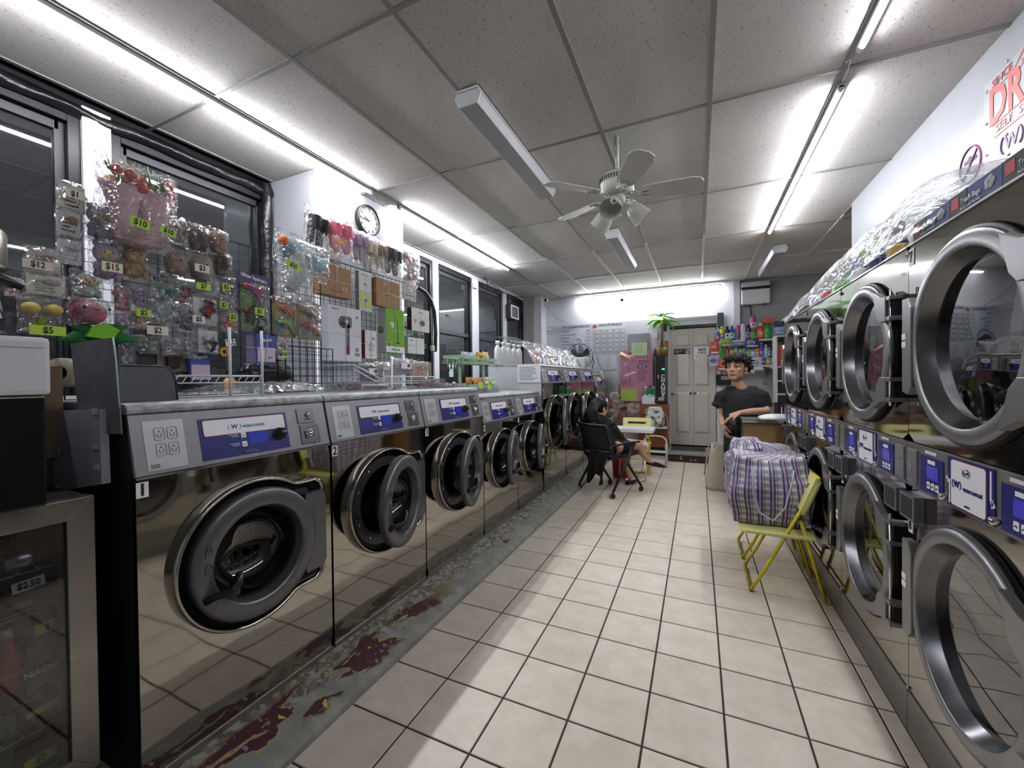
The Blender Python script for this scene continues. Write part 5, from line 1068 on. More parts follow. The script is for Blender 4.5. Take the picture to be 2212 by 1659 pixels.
m.build('vent_slots', C('3a3a3a'), mo, kind='stuff')
for k in range(5):
    a = R(8+72*k); rot = (R(-14), 0, a)
    m = MB(); m.prism([(.15, -.048), (.20, -.060), (.44, -.074), (.485, -.058), (.505, -.028), (.505, .028), (.485, .058), (.44, .074), (.20, .060), (.15, .048)], -.003, .003, 'xy')
    b = m.build('blade', FW, t, (0, 0, dz-.004), rot, bev=.001)
    m = MB()
    for s in (-1, 1): m.tube([(.07, s*.012, -.004), (.105, s*.035, -.012), (.14, s*.012, -.010), (.165, s*.032, -.007), (.20, s*.040, -.006)], .0045, 6)
    m.tube([(.06, 0, -.004), (.13, 0, -.014), (.19, 0, -.008)], .006, 6); m.build('blade_bracket', FW, b)
m = MB(); m.lathe([(.0001, -.012), (.045, -.012), (.05, -.03), (.045, -.055), (.03, -.07), (.015, -.085), (.0001, -.09)], (0, 0, dz), 'z', 24); m.build('light_hub', FW, t)
for k in range(3):
    a = R(-95+120*k); d = Vector((math.cos(a), math.sin(a), 0)); c = Vector((0, 0, dz-.05)); n = (d*.75+Vector((0, 0, -1))*.75).normalized()
    m = MB(); m.tube([c+d*.03, c+d*.06+Vector((0, 0, -.01)), c+d*.06+n*.03], .012, 8); ar = m.build('light_arm', FW, t)
    m = MB(); e = c+d*.06+n*.03; m.tube([e, e+n*.018, e+n*.055, e+n*.09, e+n*.12], [.022, .042, .056, .060, .068], 20, caps=False); m.build('glass_shade', M('frosted glass shade', 'c2c4bf', .3, 0, 0, 1), ar, fix=False)
m = MB(); m.tube([(.02, 0, dz-.08), (.02, 0, dz-.19)], .0012, 4); m.build('pull_chain', CHROME, t)
# wall clock on the pillar
q = P(795, 477, 0, -2.505); t = thing('wall_clock', 'round white wall clock with black rim on the pillar', 'clock', q, PI/2); r_ = .122
m = MB(); m.lathe([(r_*.93, -.004), (r_*.94, -.022), (r_, -.024), (r_*1.04, -.012), (r_*1.03, .02), (.0001, .02)], (0, 0, 0), 'y', 48); m.build('rim', C('2b2a2a', .4), t)
MB().lathe([(.0001, -.008), (r_*.94, -.008)], (0, 0, 0), 'y', 40).build('dial', M('clock face', 'e4e6e0', .5), t)
for h in range(1, 13): a = R(h*30); text(str(h), .032, INK, t, (r_*.74*math.sin(a), -.0095, r_*.74*math.cos(a)), bold=.0005)
for a, l_, w_, mt, nm in ((R(293), .06, .0035, INK, 'hour_hand'), (R(272), .085, .0025, INK, 'minute_hand'), (R(12), .09, .001, C('b03030'), 'second_hand')):
    m = MB(); d = Vector((math.sin(a), 0, math.cos(a))); p_ = Vector((d.z, 0, -d.x)); m.tube([-d*.015+Vector((0, -.0115, 0)), d*l_+Vector((0, -.0115, 0))], w_, 4, flat=.4); m.build(nm, mt, t)
# --- banner and sign on the right wall (read from the aisle side: facing -x)
q = Vector((1.2695, 2.755, 2.22)); t = thing('banner', 'white wall banner with red lettering above the dryers', 'banner', q, -PI/2)
def bl(px, py): v = P(px, py, 0, 1.262); return (q.y-v.y, v.z-q.z)
RED = C('b8342c'); DRED = C('8c2430'); MAU = C('7a5a84')
bx('sheet', M('banner vinyl', '9a9da1', .3, 0, .04, 3, .3, 4), (0, -.004, 0, 2.2, 0, .50), t)
u0, v0 = bl(2140, 262); text('DRY CLEAN', .235, RED, t, (.035, -.006, .315), align='LEFT', bold=.006, sx=.72)
text('SINCE', .05, DRED, t, (.06, -.006, .425), align='LEFT', bold=.001); bx('rule', DRED, (.06, -.006, .395, .17, -.004, .398), t)
text('SELF  SERVICE', .052, C('b06a66'), t, (.085, -.006, .205), align='LEFT', sx=1.15)
m = MB(); m.box(.06, -.006, .233, 1.2, -.004, .237); m.box(.075, -.006, .172, 1.2, -.004, .176); m.build('rule', RED, t)
m = MB(); m.prism([(.20, .40), (.45, .62), (.30, .47)], -.006, -.004); m.prism([(.24, .385), (.50, .53), (.36, .43)], -.006, -.004); m.build('red_flash', RED, t); t.children[-1].scale = (1, 1, .92)
text('W', .085, MAU, t, (.19, -.006, .105), bold=.002)
for sg in (-1, 1): m = MB(); m.tube([(.19+sg*(.034+.036*math.cos(R(-62+i_*15.5))), -.006, .105+.043*math.sin(R(-62+i_*15.5))) for i_ in range(9)], .0035, 4); m.build('emblem', MAU, t)
text('wascomat', .075, MAU, t, (.27, -.006, .105), align='LEFT')
m = MB()
for x, z in ((.02, .12), (.02, .27), (.02, .42), (.16, .47), (.17, .05), (.30, .03), (.16, .145)): m.ell((x, -.006, z), (.007, .004, .007), 8, 5)
m.build('screw', CHROME, t)
c = P(2096, 356, 0, 1.266); t = thing('wall_sign', 'round no shoes sign in a red slashed circle on the right wall', 'sign', (1.2695, c.y, c.z), -PI/2)
bx('paper', M('sign paper', 'a4a6aa', .5), (-.13, -.002, -.12, .13, 0, .12), t)
m = MB(); m.tube([(.088*math.cos(2*PI*k/40), -.004, .088*math.sin(2*PI*k/40)) for k in range(40)], .006, 6, closed=True, flat=.5); m.tube([(-.062, -.004, -.062), (.062, -.004, .062)], .0045, 6); m.build('slashed_circle', C('7c3f66'), t)
m = MB(); m.prism([(-.055, .015), (-.05, .038), (-.03, .03), (-.01, .048), (.02, .035), (.052, .028), (.056, .012), (.0, .006)], -.0035, -.002)
m.prism([(-.045, -.055), (-.035, -.02), (-.02, -.008), (-.01, -.022), (.02, -.045), (.045, -.035), (.05, -.05), (.015, -.058), (-.015, -.04), (-.03, -.03), (-.038, -.055)], -.0035, -.002); m.build('shoe_prints', INK, t)
# --- trash bag boxes along the dryer tops
for k, (ya, yb) in enumerate(((1.915, 1.69), (1.685, 1.455), (1.45, 1.22))):
    t = thing('carton', ('leftmost blue trash bag box on the dryers', 'middle blue trash bag box on the dryers', 'black trash bag box at the right picture edge')[k], 'box', (.70, ya, 1.7525), -PI/2, 'trash bag boxes'); w = ya-yb
    bx('board', M('navy carton', '2a3c74' if k < 2 else '1c2440', .4, 0, .2, 10), (0, 0, 0, w, .22, .072), t, bev=.001); m = MB(); m.box(0, -.001, 0, .085, 0, .071); m.build('black_print', C('15161c'), t)
    MB().box(.012, -.002, .030, .046, -.001, .062).build('red_logo', C('b83c46'), t)
    text('Trash Bags', .022, LOGOW, t, (.058, -.0025, .040), align='LEFT', sx=.95); text('bolsas para basura', .012, LOGOW, t, (.058, -.0025, .020), align='LEFT')
    m = MB(); 
    for a in range(5): m.ell((w-.045+.012*math.cos(a*1.3), -.001, .045+.009*math.sin(a*1.3)), (.012, .001, .010), 8, 4)
    m.build('bag_print', C('8a8d96'), t)
# --- bottles under the clear film on the dryer tops
BT = 'large detergent bottle under the clear film on the dryers'
specs = [(1.98, 1.12, .36, .17, '5a8fb8', '6a8a3a', 'dfe6ea', 1, 'first blue bottle with green cap under the film'), (2.18, 1.10, .35, .17, '3f9a8a', '5f6a3a', 'c9dce8', 1, 'teal bottle with olive cap under the film'), (2.45, 1.12, .38, .16, '4a86b8', '3a3f4a', 'e8e8ea', 1, 'blue bottle with dark cap under the film'),
         (2.68, 1.08, .38, .14, '5a4a6a', '2f3a3a', 'c8c4cc', 0, 'dark purple bottle under the film'), (2.86, .98, .36, .15, '6a7a4a', '2a3a5a', 'd8d8dc', 1, 'olive bottle under the film'), (3.04, .96, .34, .12, '3b4a7c', '2a8a3a', 'e0e0e4', 0, 'dark blue bottle under the film'), (3.24, .95, .32, .13, '4f8a4a', '6ab03a', 'e8e6e0', 0, 'green bottle near the middle of the film'),
         (3.45, .98, .32, .12, '8a8fb0', '3a4a8a', 'dcdce6', 0, 'pale lilac bottle under the film'), (3.64, .98, .30, .12, '5a9a5a', '3f7a3a', 'd0d8c8', 0, 'leaf green bottle at the far part of the film'), (3.84, .98, .30, .12, '9ab0c0', '6a8ab0', 'e6e8ea', 0, 'pale blue bottle next to last under the film'), (4.02, .98, .28, .11, '6aa06a', '8ab05a', 'dce0d0', 0, 'last green bottle under the film end')]
for y, x, h, w_, col, cap, lab, st, lb in specs: bottle(lb, (x, y, 1.7525), h, w_, col, cap, lab, 'bottles under the clear film', st, rz=-PI/2, name='detergent_bottle')
for n_, (y, x) in enumerate(((2.28, .86), (2.50, .86), (2.72, .85), (2.95, .84), (3.30, .84), (3.62, .84), (3.9, .84))):
    cs = (('b8b8a8', 'c04a4a'), ('b89a4a', '6a5a8a'), ('2c3a6a', 'c8c8d0'), ('d8d8dc', '2f4aa0'), ('3f9a3a', 'e0d8c0'), ('b8505a', 'd8d8d8'), ('5a6ab0', 'd8d8e0'))[n_]
    bottle('short front row container number plate side, %s one under the film' % ('beige and red', 'mustard', 'navy', 'white', 'bright green', 'pinkish red', 'periwinkle')[n_], (x, y, 1.7525), .17, .12, cs[0], cs[1], 'd8dade', 'front row containers under the film', 2, rz=-PI/2, name='container', cat='container')
def film():
    m = MB()
    def fn(u, v):
        y = 1.72+u*2.62; s_ = v
        h = .40-.06*abs(math.sin(y*5.3))-.10*max(0, (y-3.3)/1.0); h *= min(1, max(.25, (y-1.62)*1.6)); 
        if y > 4.1: h *= max(.1, 1-(y-4.1)*3.2)
        pts = [(.672, 1.775), (.70, 1.80), (.80, 1.76+h*.62), (.92, 1.76+h*.95), (1.12, 1.765+h), (1.24, 1.76+h*.9)]
        k = s_*(len(pts)-1); i_ = min(len(pts)-2, int(k)); f_ = k-i_; x = pts[i_][0]*(1-f_)+pts[i_+1][0]*f_; z = pts[i_][1]*(1-f_)+pts[i_+1][1]*f_
        n1 = noise.noise(Vector((y*3.2, s_*2.4, 5)))*.05*(.3+s_); n2 = abs(noise.noise(Vector((y*7+s_*4, s_*1.3, 2))))*.055*(1-abs(2*s_-1)*.5)
        if s_ < .25: z += -.03*(y > 2.4)*abs(noise.noise(Vector((y*2.1, 1, 8))))*4*(.25-s_)/.25
        return (min(1.26, max(.664, x-n2*.8)), y, max(1.757 if s_ > .22 else 1.70, z+n1*.6))
    m.grid(fn, 120, 26); o = m.build('plastic_film', FILM, fix=False); tag(o, 'clear plastic film draped over the bottles on top of the dryers', 'plastic film')
film()
# ================================================================ MACHINE TOPS FURTHER BACK
# two tier green baskets with snacks on washer 4
GB = M('sage green plastic', '9dbb9f', .5)
t = thing('basket_rack', 'two tier sage green plastic basket rack with snacks on washer 4', 'basket', (-1.90, 3.12, 1.1725), PI/2)
w = .66
def tier(z, nm):
    m = MB(); m.box(0, 0, z, w, .20, z+.004)
    for k in range(20): x = w*k/19; m.box(x-.003, -.006, z, x+.003, -.002, z+.045); m.box(x-.003, .20, z, x+.003, .204, z+.045)
    for k in range(7): y = .2*k/6; m.box(-.006, y-.003, z, -.002, y+.003, z+.045)
    m.prism([(0, z+.04), (w, z+.04), (w, z+.062), (w*.55, z+.062), (w*.5, z+.05), (w*.42, z+.075), (0, z+.075)], -.008, -.002); m.prism([(0, z), (w, z), (w, z+.012), (0, z+.012)], -.008, -.002)
    m.box(0, .2, z+.05, w, .206, z+.075); m.box(-.008, -.008, z+.05, -.002, .206, z+.075); m.box(w, -.008, z+.04, w+.006, .206, z+.062); return m.build(nm, GB, t)
tier(.004, 'lower_basket'); tier(.27, 'upper_basket')
m = MB(); m.box(.03, .05, .0, .05, .07, .34); m.box(w*.55, -.002, 0, w*.55+.02, .01, .30); m.box(w-.05, .12, 0, w-.03, .14, .3); m.build('post', GB, t)
def packet(label, p, w_, h, col, col2, seed, txt=None, rz=PI/2):
    k = thing('snack_packet', label, 'snack packet', p, rz, 'snack packets in the green baskets'); m = MB()
    def fn(sg): return lambda u, v: ((u-.5)*w_, sg*.022*max(0, (1-(2*u-1)**2)*(1-(2*v-1)**4))**.7-noise.noise(Vector((u*7+seed, v*6, sg)))*.004, v*h)
    m.grid(fn(-1), 8, 8); m.grid(fn(1), 8, 8, flip=True); m.build('foil', M('foil %s' % col, col, .3, 0, .5, 16, col2=col2), k, fix=False)
    m = MB(); m.ell((0, -.026, h*.55), (w_*.33, .003, h*.16)); m.build('logo_print', C(col2), k); return k
packet('orange snack bag in the lower green basket', (-1.93, 3.43, 1.20), .15, .11, 'd0682c', 'e8b050', 1); packet('red snack bag in the lower green basket', (-1.93, 3.57, 1.20), .15, .12, '9a2420', 'e8e0d0', 2)
packet('green snack bag in the lower green basket', (-1.93, 3.71, 1.20), .14, .12, '7ab84a', 'e8e8c0', 3); packet('blue cookie packet in the upper green basket', (-1.95, 3.29, 1.462), .24, .09, '223a7a', 'd8d8e0', 4); packet('orange tipped snack bag behind in the lower basket', (-1.98, 3.36, 1.20), .13, .12, 'c87a3a', 'd8a050', 8)
packet('yellow snack bag in the upper green basket, left', (-1.95, 3.50, 1.462), .12, .10, 'd8a820', '8a5a20', 5); packet('yellow snack bag in the upper green basket, right', (-1.95, 3.63, 1.462), .12, .11, 'd0a02c', 'e8d8a0', 6)
for (px, py) in ((1039, 832), (1058, 836)): q_ = P(px, py, 0, -1.62); bx('price_card', NEON, (-.002, -.03, -.02, 0, .03, .02)); o = bpy.data.objects[-1] if 0 else [o for o in COL.objects if o.name.startswith('price_card')][-1]; o.location = q_; tag(o, 'green price card on the sweets tray, %s one' % ('left' if px < 1050 else 'right'), 'price card')
tray_of_sweets('clear tray with purple and brown sweets and two green price cards', 1030, 1078, 846, -1.66, ('7a3a8a', '8a5a3a', 'a06ab0', '5a3a2a'), 6, 22, .03, 1.1725)
# notice taped on the tall washer's side
a_, b_ = P(1118, 787, 1, 4.083), P(1168, 826, 1, 4.083); t = thing('notice', 'white printed notice taped to the grey side of the tall washer', 'notice', ((a_.x+b_.x)/2, 4.081, (a_.z+b_.z)/2)); hw, hh = (b_.x-a_.x)/2, (a_.z-b_.z)/2
bx('paper', M('creased paper', 'dfe2e6', .5, 0, .05, 20, .6, 25), (-hw, -.002, -hh, hw, 0, hh), t); m = MB(); rr = random.Random(3)
for k in range(9): z = hh*(.62-.17*k); m.box(-hw*.85, -.003, z, hw*rr.uniform(.3, .85), -.002, z+hh*.05)
m.build('print', C('4a4c52'), t)
# white caustic bottles and film on the tall washers' tops
for k in range(5):
    q_ = P(1040+k*18.5, 765, 0, -2.05); t = bottle('white plastic bottle in the row on the tall washer tops, %s' % ('nearest', 'second nearest', 'middle', 'second farthest', 'farthest')[k], (-2.05, 4.12+k*.15, 1.4575), .27, .125, 'd8dadc', 'e2e3e5', None, 'white bottles on the tall washers', 0, rz=PI/2)
cs = (('c85a4a', 'd8d8dc', 'orange red'), ('3a4a8a', 'd0d0d8', 'navy'), ('6a6a7a', 'c8b040', 'grey'), ('b89040', 'e0b030', 'amber'), ('2f5aa0', 'd8e0e8', 'blue'), ('9aa8c0', 'd8dce8', 'pale blue'), ('c0b060', 'c8b870', 'yellowish'))
for k, (a, b, nm) in enumerate(cs): bottle('%s product bottle under the crinkled film on the tall washers' % nm, (-1.86, 4.90+k*.175, 1.4575), .22-.005*k, .12, a, b, 'dddfe4', 'products under the crinkled film', (0, 1, 2)[k % 3], rz=PI/2, name='product_bottle')
m = MB()
def fn(u, v):
    y = 4.10+u*1.98; n1 = abs(noise.noise(Vector((y*6, v*4, 3)))); pts = [(-1.60, 1.462), (-1.70, 1.60), (-1.80, 1.735), (-2.10, 1.765)]; k = v*3; i_ = min(2, int(k)); f_ = k-i_
    return (pts[i_][0]*(1-f_)+pts[i_+1][0]*f_+n1*.07, y, max(1.459, pts[i_][1]*(1-f_)+pts[i_+1][1]*f_+noise.noise(Vector((y*5, v*3, 6)))*.05-.05*u*v))
m.grid(fn, 90, 14); tag(m.build('plastic_film', FILM, fix=False), 'crinkled clear film over the products on the tall washers', 'plastic film')
# white crate and black fan
t = thing('crate', 'white perforated plastic basket on the third tall washer', 'basket', (-1.62, 6.12, 1.4575), PI/2); m = MB(); rings = []
for s_, z in ((.82, 0), (.84, .004), (.97, .13), (1.0, .135), (1.0, .155), (.97, .155), (.82, .008)): rings.append([Vector((.135*s_*math.copysign(abs(math.cos(a*PI/12))**.35, math.cos(a*PI/12)), .10*s_*math.copysign(abs(math.sin(a*PI/12))**.35, math.sin(a*PI/12)), z)) for a in range(24)])
m.loft(rings, caps=False); m.build('tub', WPLAST, t); m = MB()
for r0 in range(4):
    for c0 in range(13): m.box(-.108+c0*.018, -.105-r0*.002, .02+r0*.022, -.100+c0*.018, -.094, .030+r0*.022)
m.build('perforation', C('a8a9a4'), t, kind='stuff')
t = thing('pedestal_fan', 'black round wire fan standing behind the white basket', 'fan', (-1.80, 6.72, 1.373)); fc = Vector((0, -.02, .29)); RF = .215
dirn = Vector((.35, -.94, 0)).normalized(); sd = Vector((.94, .35, 0)); up = Vector((0, 0, 1))
m = MB()
for r0, off in ((RF, 0), (RF*.75, .03), (RF*.5, .04), (RF*.25, .045)): m.tube([fc+dirn*off+sd*(r0*math.cos(2*PI*k/36))+up*(r0*math.sin(2*PI*k/36)) for k in range(36)], .0055 if off == 0 else .0024, 5, closed=True)
for k in range(28): a = 2*PI*k/28; e = sd*math.cos(a)+up*math.sin(a); m.tube([fc+dirn*.045+e*.04, fc+dirn*.035+e*RF*.7, fc+e*RF], .0019, 4, caps=False)
m.build('guard', BLACK, t); m = MB()
for k in range(3):
    a = R(25+120*k); e = sd*math.cos(a)+up*math.sin(a); p_ = sd*-math.sin(a)+up*math.cos(a); pts = []
    m.add([fc+e*.03-p_*.02, fc+e*.03+p_*.02, fc+e*.17+p_*.085+dirn*.01, fc+e*.19+p_*.02-dirn*.005, fc+e*.16-p_*.05-dirn*.015], [(0, 1, 2, 3, 4)]) 
m.build('blade', M('dark translucent blade', '3a3a3c', .4), t); MB().tube([fc-dirn*.08, fc+dirn*.03], [.05, .04], 16).build('motor', BLACK, t)
MB().tube([fc+dirn*.05+up*.0, fc+dirn*.052], [.045, .045], 16).build('badge', C('1c1a18'), t)
m = MB(); m.tube([fc+sd*RF, fc+sd*(RF+.02)-up*.1, fc+sd*(RF-.03)-up*.24, fc-dirn*.03-up*.285], .008, 6); m.tube([fc-sd*RF, fc-sd*(RF+.02)-up*.1, fc-sd*(RF-.03)-up*.24, fc-dirn*.03-up*.285], .008, 6); m.lathe([(.0001, 0), (.10, 0), (.10, .012), (.0001, .014)], fc-up*.29, 'z', 20); m.build('stand', BLACK, t)
q_ = P(1300, 808, 0, -1.525); t = thing('adapter', 'cream power adapter hanging by a black cord near the fan', 'adapter', q_); bx('body', C('d8d6c8'), (-.02, -.02, -.09, .02, .02, .06), t, rot=(R(8), R(-8), 0)); MB().tube([(0, 0, .06), (-.06, .02, .2), (-.12, .1, .35)], .004, 6).build('cord', BLACK, t)
# small green toy garment hung in window 4 and window AC
q_ = P(975, 800, 0, -3.050); t = thing('window_decoration', 'pale green knitted hanger in the sash window', 'decoration', q_, PI/2); m = MB(); m.prism([(-.05, -.09), (.05, -.09), (.055, -.02), (.03, .02), (-.03, .02), (-.055, -.02)], 0, .006)
for s in (-1, 1): m.tube([(s*.04, .003, -.01), (s*.04, .003, .08)], .010, 6)
m.build('knit', C('b9cfc8', .8), t); MB().tube([(-.06, 0, .05), (.05, 0, .06), (.1, 0, .045), (.13, 0, .10)], .002, 5).build('string', CORD, t)
a_ = P(1112, 675, 0, -2.9); t = thing('window_unit', 'black boxy vent unit with white grille hung in the last window', 'vent', (-2.90, a_.y, a_.z), PI/2); bx('casing', BLACK, (-.17, .0, -.12, .17, .16, .12), t, bev=.004); m = MB()
m.box(-.16, -.008, .09, .16, 0, .115); m.box(-.16, -.008, -.115, .16, 0, -.09); m.box(-.16, -.008, -.09, -.13, 0, .09); m.box(.13, -.008, -.09, .16, 0, .09); m.build('grille_frame', WPLAST, t); m = MB()
for k in range(6): m.box(-.12+k*.044, -.005, -.09, -.095+k*.044, -.001, .09)
m.build('grille_bar', C('6a6c70'), t); MB().tube([(-.12, .05, .12), (-.10, .04, .28)], .002, 4).build('wire', CORD, t)
a_ = P(1024, 618, 0, -2.985); t = thing('detector', 'small white detector box on the window post', 'detector', a_, PI/2); bx('shell', WPLAST, (-.04, -.035, -.035, .04, 0, .035), t, bev=.006)
m = MB(); m.tube([P(1046, 604, 0, -2.95), P(1045, 598, 0, -2.93), P(1052, 606, 0, -2.93), P(1052, 616, 0, -2.95), P(1060, 612, 0, -2.95), P(1085, 630, 0, -2.96), P(1110, 640, 0, -2.96), P(1132, 643, 0, -2.96)], .006, 6); tag(m.build('window_cable', BLACK), 'black cable looping along the top of the far windows', 'cable')
# ================================================================ BACK WALL
Y = 7.5
def bp(px, py, y=Y): return P(px, py, 1, y)
# door leaf with panels, casing
t = ob('door_1', None, None, (-.07, Y, .13)); t['kind'] = 'structure'
DP = M('cream door paint', 'c3c1b6', .45, 0, .06, 8)
x0, x1, z0, z1 = -.36, .34, .02, 1.985
m = MB(); m.box(x0, .0, z0, x1, .035, z1); leaf = m.build('door_leaf', DP, t)
m = MB()
for xa, xb in ((x0+.09, x0+.32), (x1-.32, x1-.09)):
    for za, zb in ((.42-.20, .92-.0), (1.02, 1.58), (1.68, 1.90)):
        m.prism(rrect(xa, za, xb, zb, .002, 1), -.002, .004)
        m.add([(xa, -.002, za), (xb, -.002, za), (xb, -.002, zb), (xa, -.002, zb), (xa+.035, -.024, za+.035), (xb-.035, -.024, za+.035), (xb-.035, -.024, zb-.035), (xa+.035, -.024, zb-.035)], [(0,1,5,4),(1,2,6,5),(2,3,7,6),(3,0,4,7),(4,5,6,7)])
m.build('door_panel', DP, leaf); m = MB(); m.box(-.004, -.003, z0, .004, 0, z1); m.build('centre_joint', C('8f8d84'), leaf)
m = MB(); k_ = bp(1454, 850)-t.location; m.lathe([(.0001, -.05), (.022, -.045), (.027, -.03), (.012, -.012), (.024, -.002)], (k_.x, 0, k_.z), 'y', 16); m.build('door_knob', CHROME, leaf)
m = MB(); k_ = bp(1492, 850)-t.location; m.box(k_.x-.02, -.012, k_.z-.018, k_.x+.018, 0, k_.z+.022); m.box(k_.x+.05, -.012, k_.z-.016, k_.x+.085, 0, k_.z+.022); m.m = 1; m.tube([(k_.x+.08, -.01, k_.z+.01), (k_.x+.13, -.015, k_.z+.012), (k_.x+.19, -.012, k_.z-.004)], .008, 6); m.build('latch', [C('3a3a3c', .3), CHROME], leaf)
bx('trim_11', WPOST, (-.50, 7.47, .05, -.43, 7.52, 2.19), kind='structure', bev=.003); bx('trim_12', WPOST, (.28, 7.47, .05, .34, 7.52, 2.19), kind='structure', bev=.003)
bx('trim_13', WPOST, (-.56, 7.45, 2.17, .36, 7.52, 2.25), kind='structure', bev=.004); bx('trim_14', C('9a9b9d'), (-.56, 7.44, 2.25, .36, 7.52, 2.30), kind='structure')
bx('door_rail', C('2a2a2a', .3), (-.42, 7.47, 2.13, .27, 7.49, 2.16)); tag(bpy.data.objects['door_rail'], 'dark sliding rail above the cream door', 'rail')
bx('wall_back', C('151414', .8), (-.5, 7.56, 0, .36, 7.6, 2.2), kind='structure')
bx('trim_15', C('c9cbcb'), (-.29+.0, 7.49, 2.29, -.26, 7.515, ZC), kind='structure'); bpy.data.objects['trim_15'].location.x = -.72+.27
# step in front of the door
bx('trim_16', M('dark maroon step', '2c1a1c', .6, 0, .3, 12), (-.46, 6.74, 0, .62, 7.56, .105), kind='structure'); bx('trim_17', M('worn step top', '8b8a86', .5, .3, .3, 20), (-.46, 6.72, .105, .62, 7.5, .125), kind='structure')
bx('mat', C('2e2f31', .9), (-.40, 7.05, .1255, .10, 7.44, .133)); tag(bpy.data.objects['mat'], 'dark strip mat on the step under the door', 'mat')
m = MB()
for x, z in ((-.24, .075), (-.24, .045), (-.10, .035), (-.04, .035)): m.ell((x, 6.739, z), (.02, .002, .007), 8, 4)
m.build('paint_chip', C('c0bfc0'), bpy.data.objects['trim_16'])
def flat(name, label, cat, tl, br, mat, y=Y, th=.004, off=.001):
    a, b = bp(*tl, y), bp(*br, y); c = (a+b)/2; t = thing(name, label, cat, (c.x, y-off, c.z)); w_, h_ = (b.x-a.x)/2, (a.z-b.z)/2
    bx('sheet', mat, (-w_, -th, -h_, w_, 0, h_), t); return t, w_, h_
t, w_, h_ = flat('door_sign', 'black employees only sign on the cream door', 'sign', (1456, 754), (1491, 765), C('16181a', .3), Y-.013); text('Employees\nOnly', .028, WHITE, t, (-w_*.85, -.006, 0), align='LEFT'); m = MB(); m.tube([(w_*.72+.035*math.cos(2*PI*k/20), -.005, .035*math.sin(2*PI*k/20)) for k in range(20)], .004, 5, closed=True); m.tube([(w_*.72-.024, -.005, -.024), (w_*.72+.024, -.005, .024)], .003, 5); m.ell((w_*.72, -.004, .018), (.006, .002, .006)); m.box(w_*.72-.006, -.006, -.022, w_*.72+.006, -.004, .012); m.build('no_entry_mark', WHITE, t)
t, w_, h_ = flat('door_notice', 'white no public restroom paper on the cream door', 'notice', (1499, 750), (1532, 775), M('paper sheet', 'e8e9ec', .6), Y-.013); text('NO', .075, INK, t, (.01, -.005, h_*.5), bold=.003); text('PUBLIC', .042, INK, t, (.01, -.005, -h_*.02), bold=.0016); text('RESTROOM', .042, INK, t, (.015, -.005, -h_*.5), bold=.0016, sx=.95)
a = bp(1550, 678); t = thing('speaker', 'slim black speaker beside the top of the door', 'speaker', (bp(1556, 693).x, 7.50, bp(1556, 693).z)); bx('box', BLACK, (-.045, -.10, -.12, .045, 0, .12), t, bev=.004)
t, w_, h_ = flat('price_poster', 'blue grey dry cleaning price poster with a suit picture', 'poster', (1212, 705), (1279, 800), M('poster grey blue', 'b4bdca', .4, 0, .15, 4, col2='d5d9de')); text('DRY CLEANING PRICE LIST', .055, C('3a4a80'), t, (0, -.005, h_*.93), bold=.001, sx=.78)
for k, s in enumerate(('LAUNDRY', 'PANTS & BLOUSES', 'SWEATERS', 'SCARVES', 'TIES & JACKETS', 'COAT', 'DRESS', 'SHIRT', 'SKIRT', 'VEST')): text(s, .042, C('4a6496'), t, (-w_*.95, -.005, h_*(.74-.145*k)), align='LEFT', sx=.8); text('$%d.00' % (5+k), .032, C('4a6496'), t, (w_*.80, -.005, h_*(.74-.145*k)))
m = MB(); m.prism([(-.10, -.30), (-.11, -.05), (-.04, .06), (.02, .02), (.08, .06), (.16, -.05), (.16, -.30)], -.006, -.004); m.m = 1; m.prism([(-.01, .05), (.02, -.12), (.05, .05)], -.008, -.005); m.tube([(-.02+.07+.075*math.cos(2*PI*k/16), -.006, .13+.065*math.sin(2*PI*k/16)) for k in range(16)], .006, 5, closed=True); m.build('suit_picture', [C('8089a0'), C('e0e3e8')], t)
t, w_, h_ = flat('price_poster', 'white drop off price list poster with columns', 'poster', (1280, 700), (1354, 803), M('poster pale', 'c9cdd4', .4, 0, .05, 4)); text('DROP OFF PRICELIST', .055, C('3a4a70'), t, (.02, -.005, h_*.92), bold=.0015, sx=.85)
m = MB(); m.box(-w_*.95, -.0055, -h_*.28, w_*.95, -.004, h_*.75); m.build('grey_table', C('a7a9ad'), t); m = MB(); rr = random.Random(8)
for c_ in range(5):
    for r0 in range(15): m.m = r0 % 3 == 2; x = -w_*.78+c_*w_*.38; z = h_*(.68-.062*r0); m.box(x, -.0065, z, x+w_*rr.uniform(.10, .2), -.005, z+h_*.025)
m.build('table_print', [C('e4e5e8'), C('6a7aa8')], t, kind='stuff'); m = MB()
for c_ in range(3):
    for r0 in range(5): m.box(-w_*.8+c_*w_*.6, -.0055, h_*(-.40-.09*r0), -w_*.8+c_*w_*.6+w_*.3, -.004, h_*(-.38-.09*r0))
m.box(-w_, -.0055, -h_*.86, w_, -.004, -h_*.85); m.build('small_print', C('8a92a8'), t); m = MB(); m.ell((-w_*.86, -.006, h_*.90), (.04, .002, .03)); m.build('cart_logo', C('a04848'), t); text('SERVICE AVAILABLE', .03, C('3a3c48'), t, (0, -.005, -h_*.94), bold=.001)
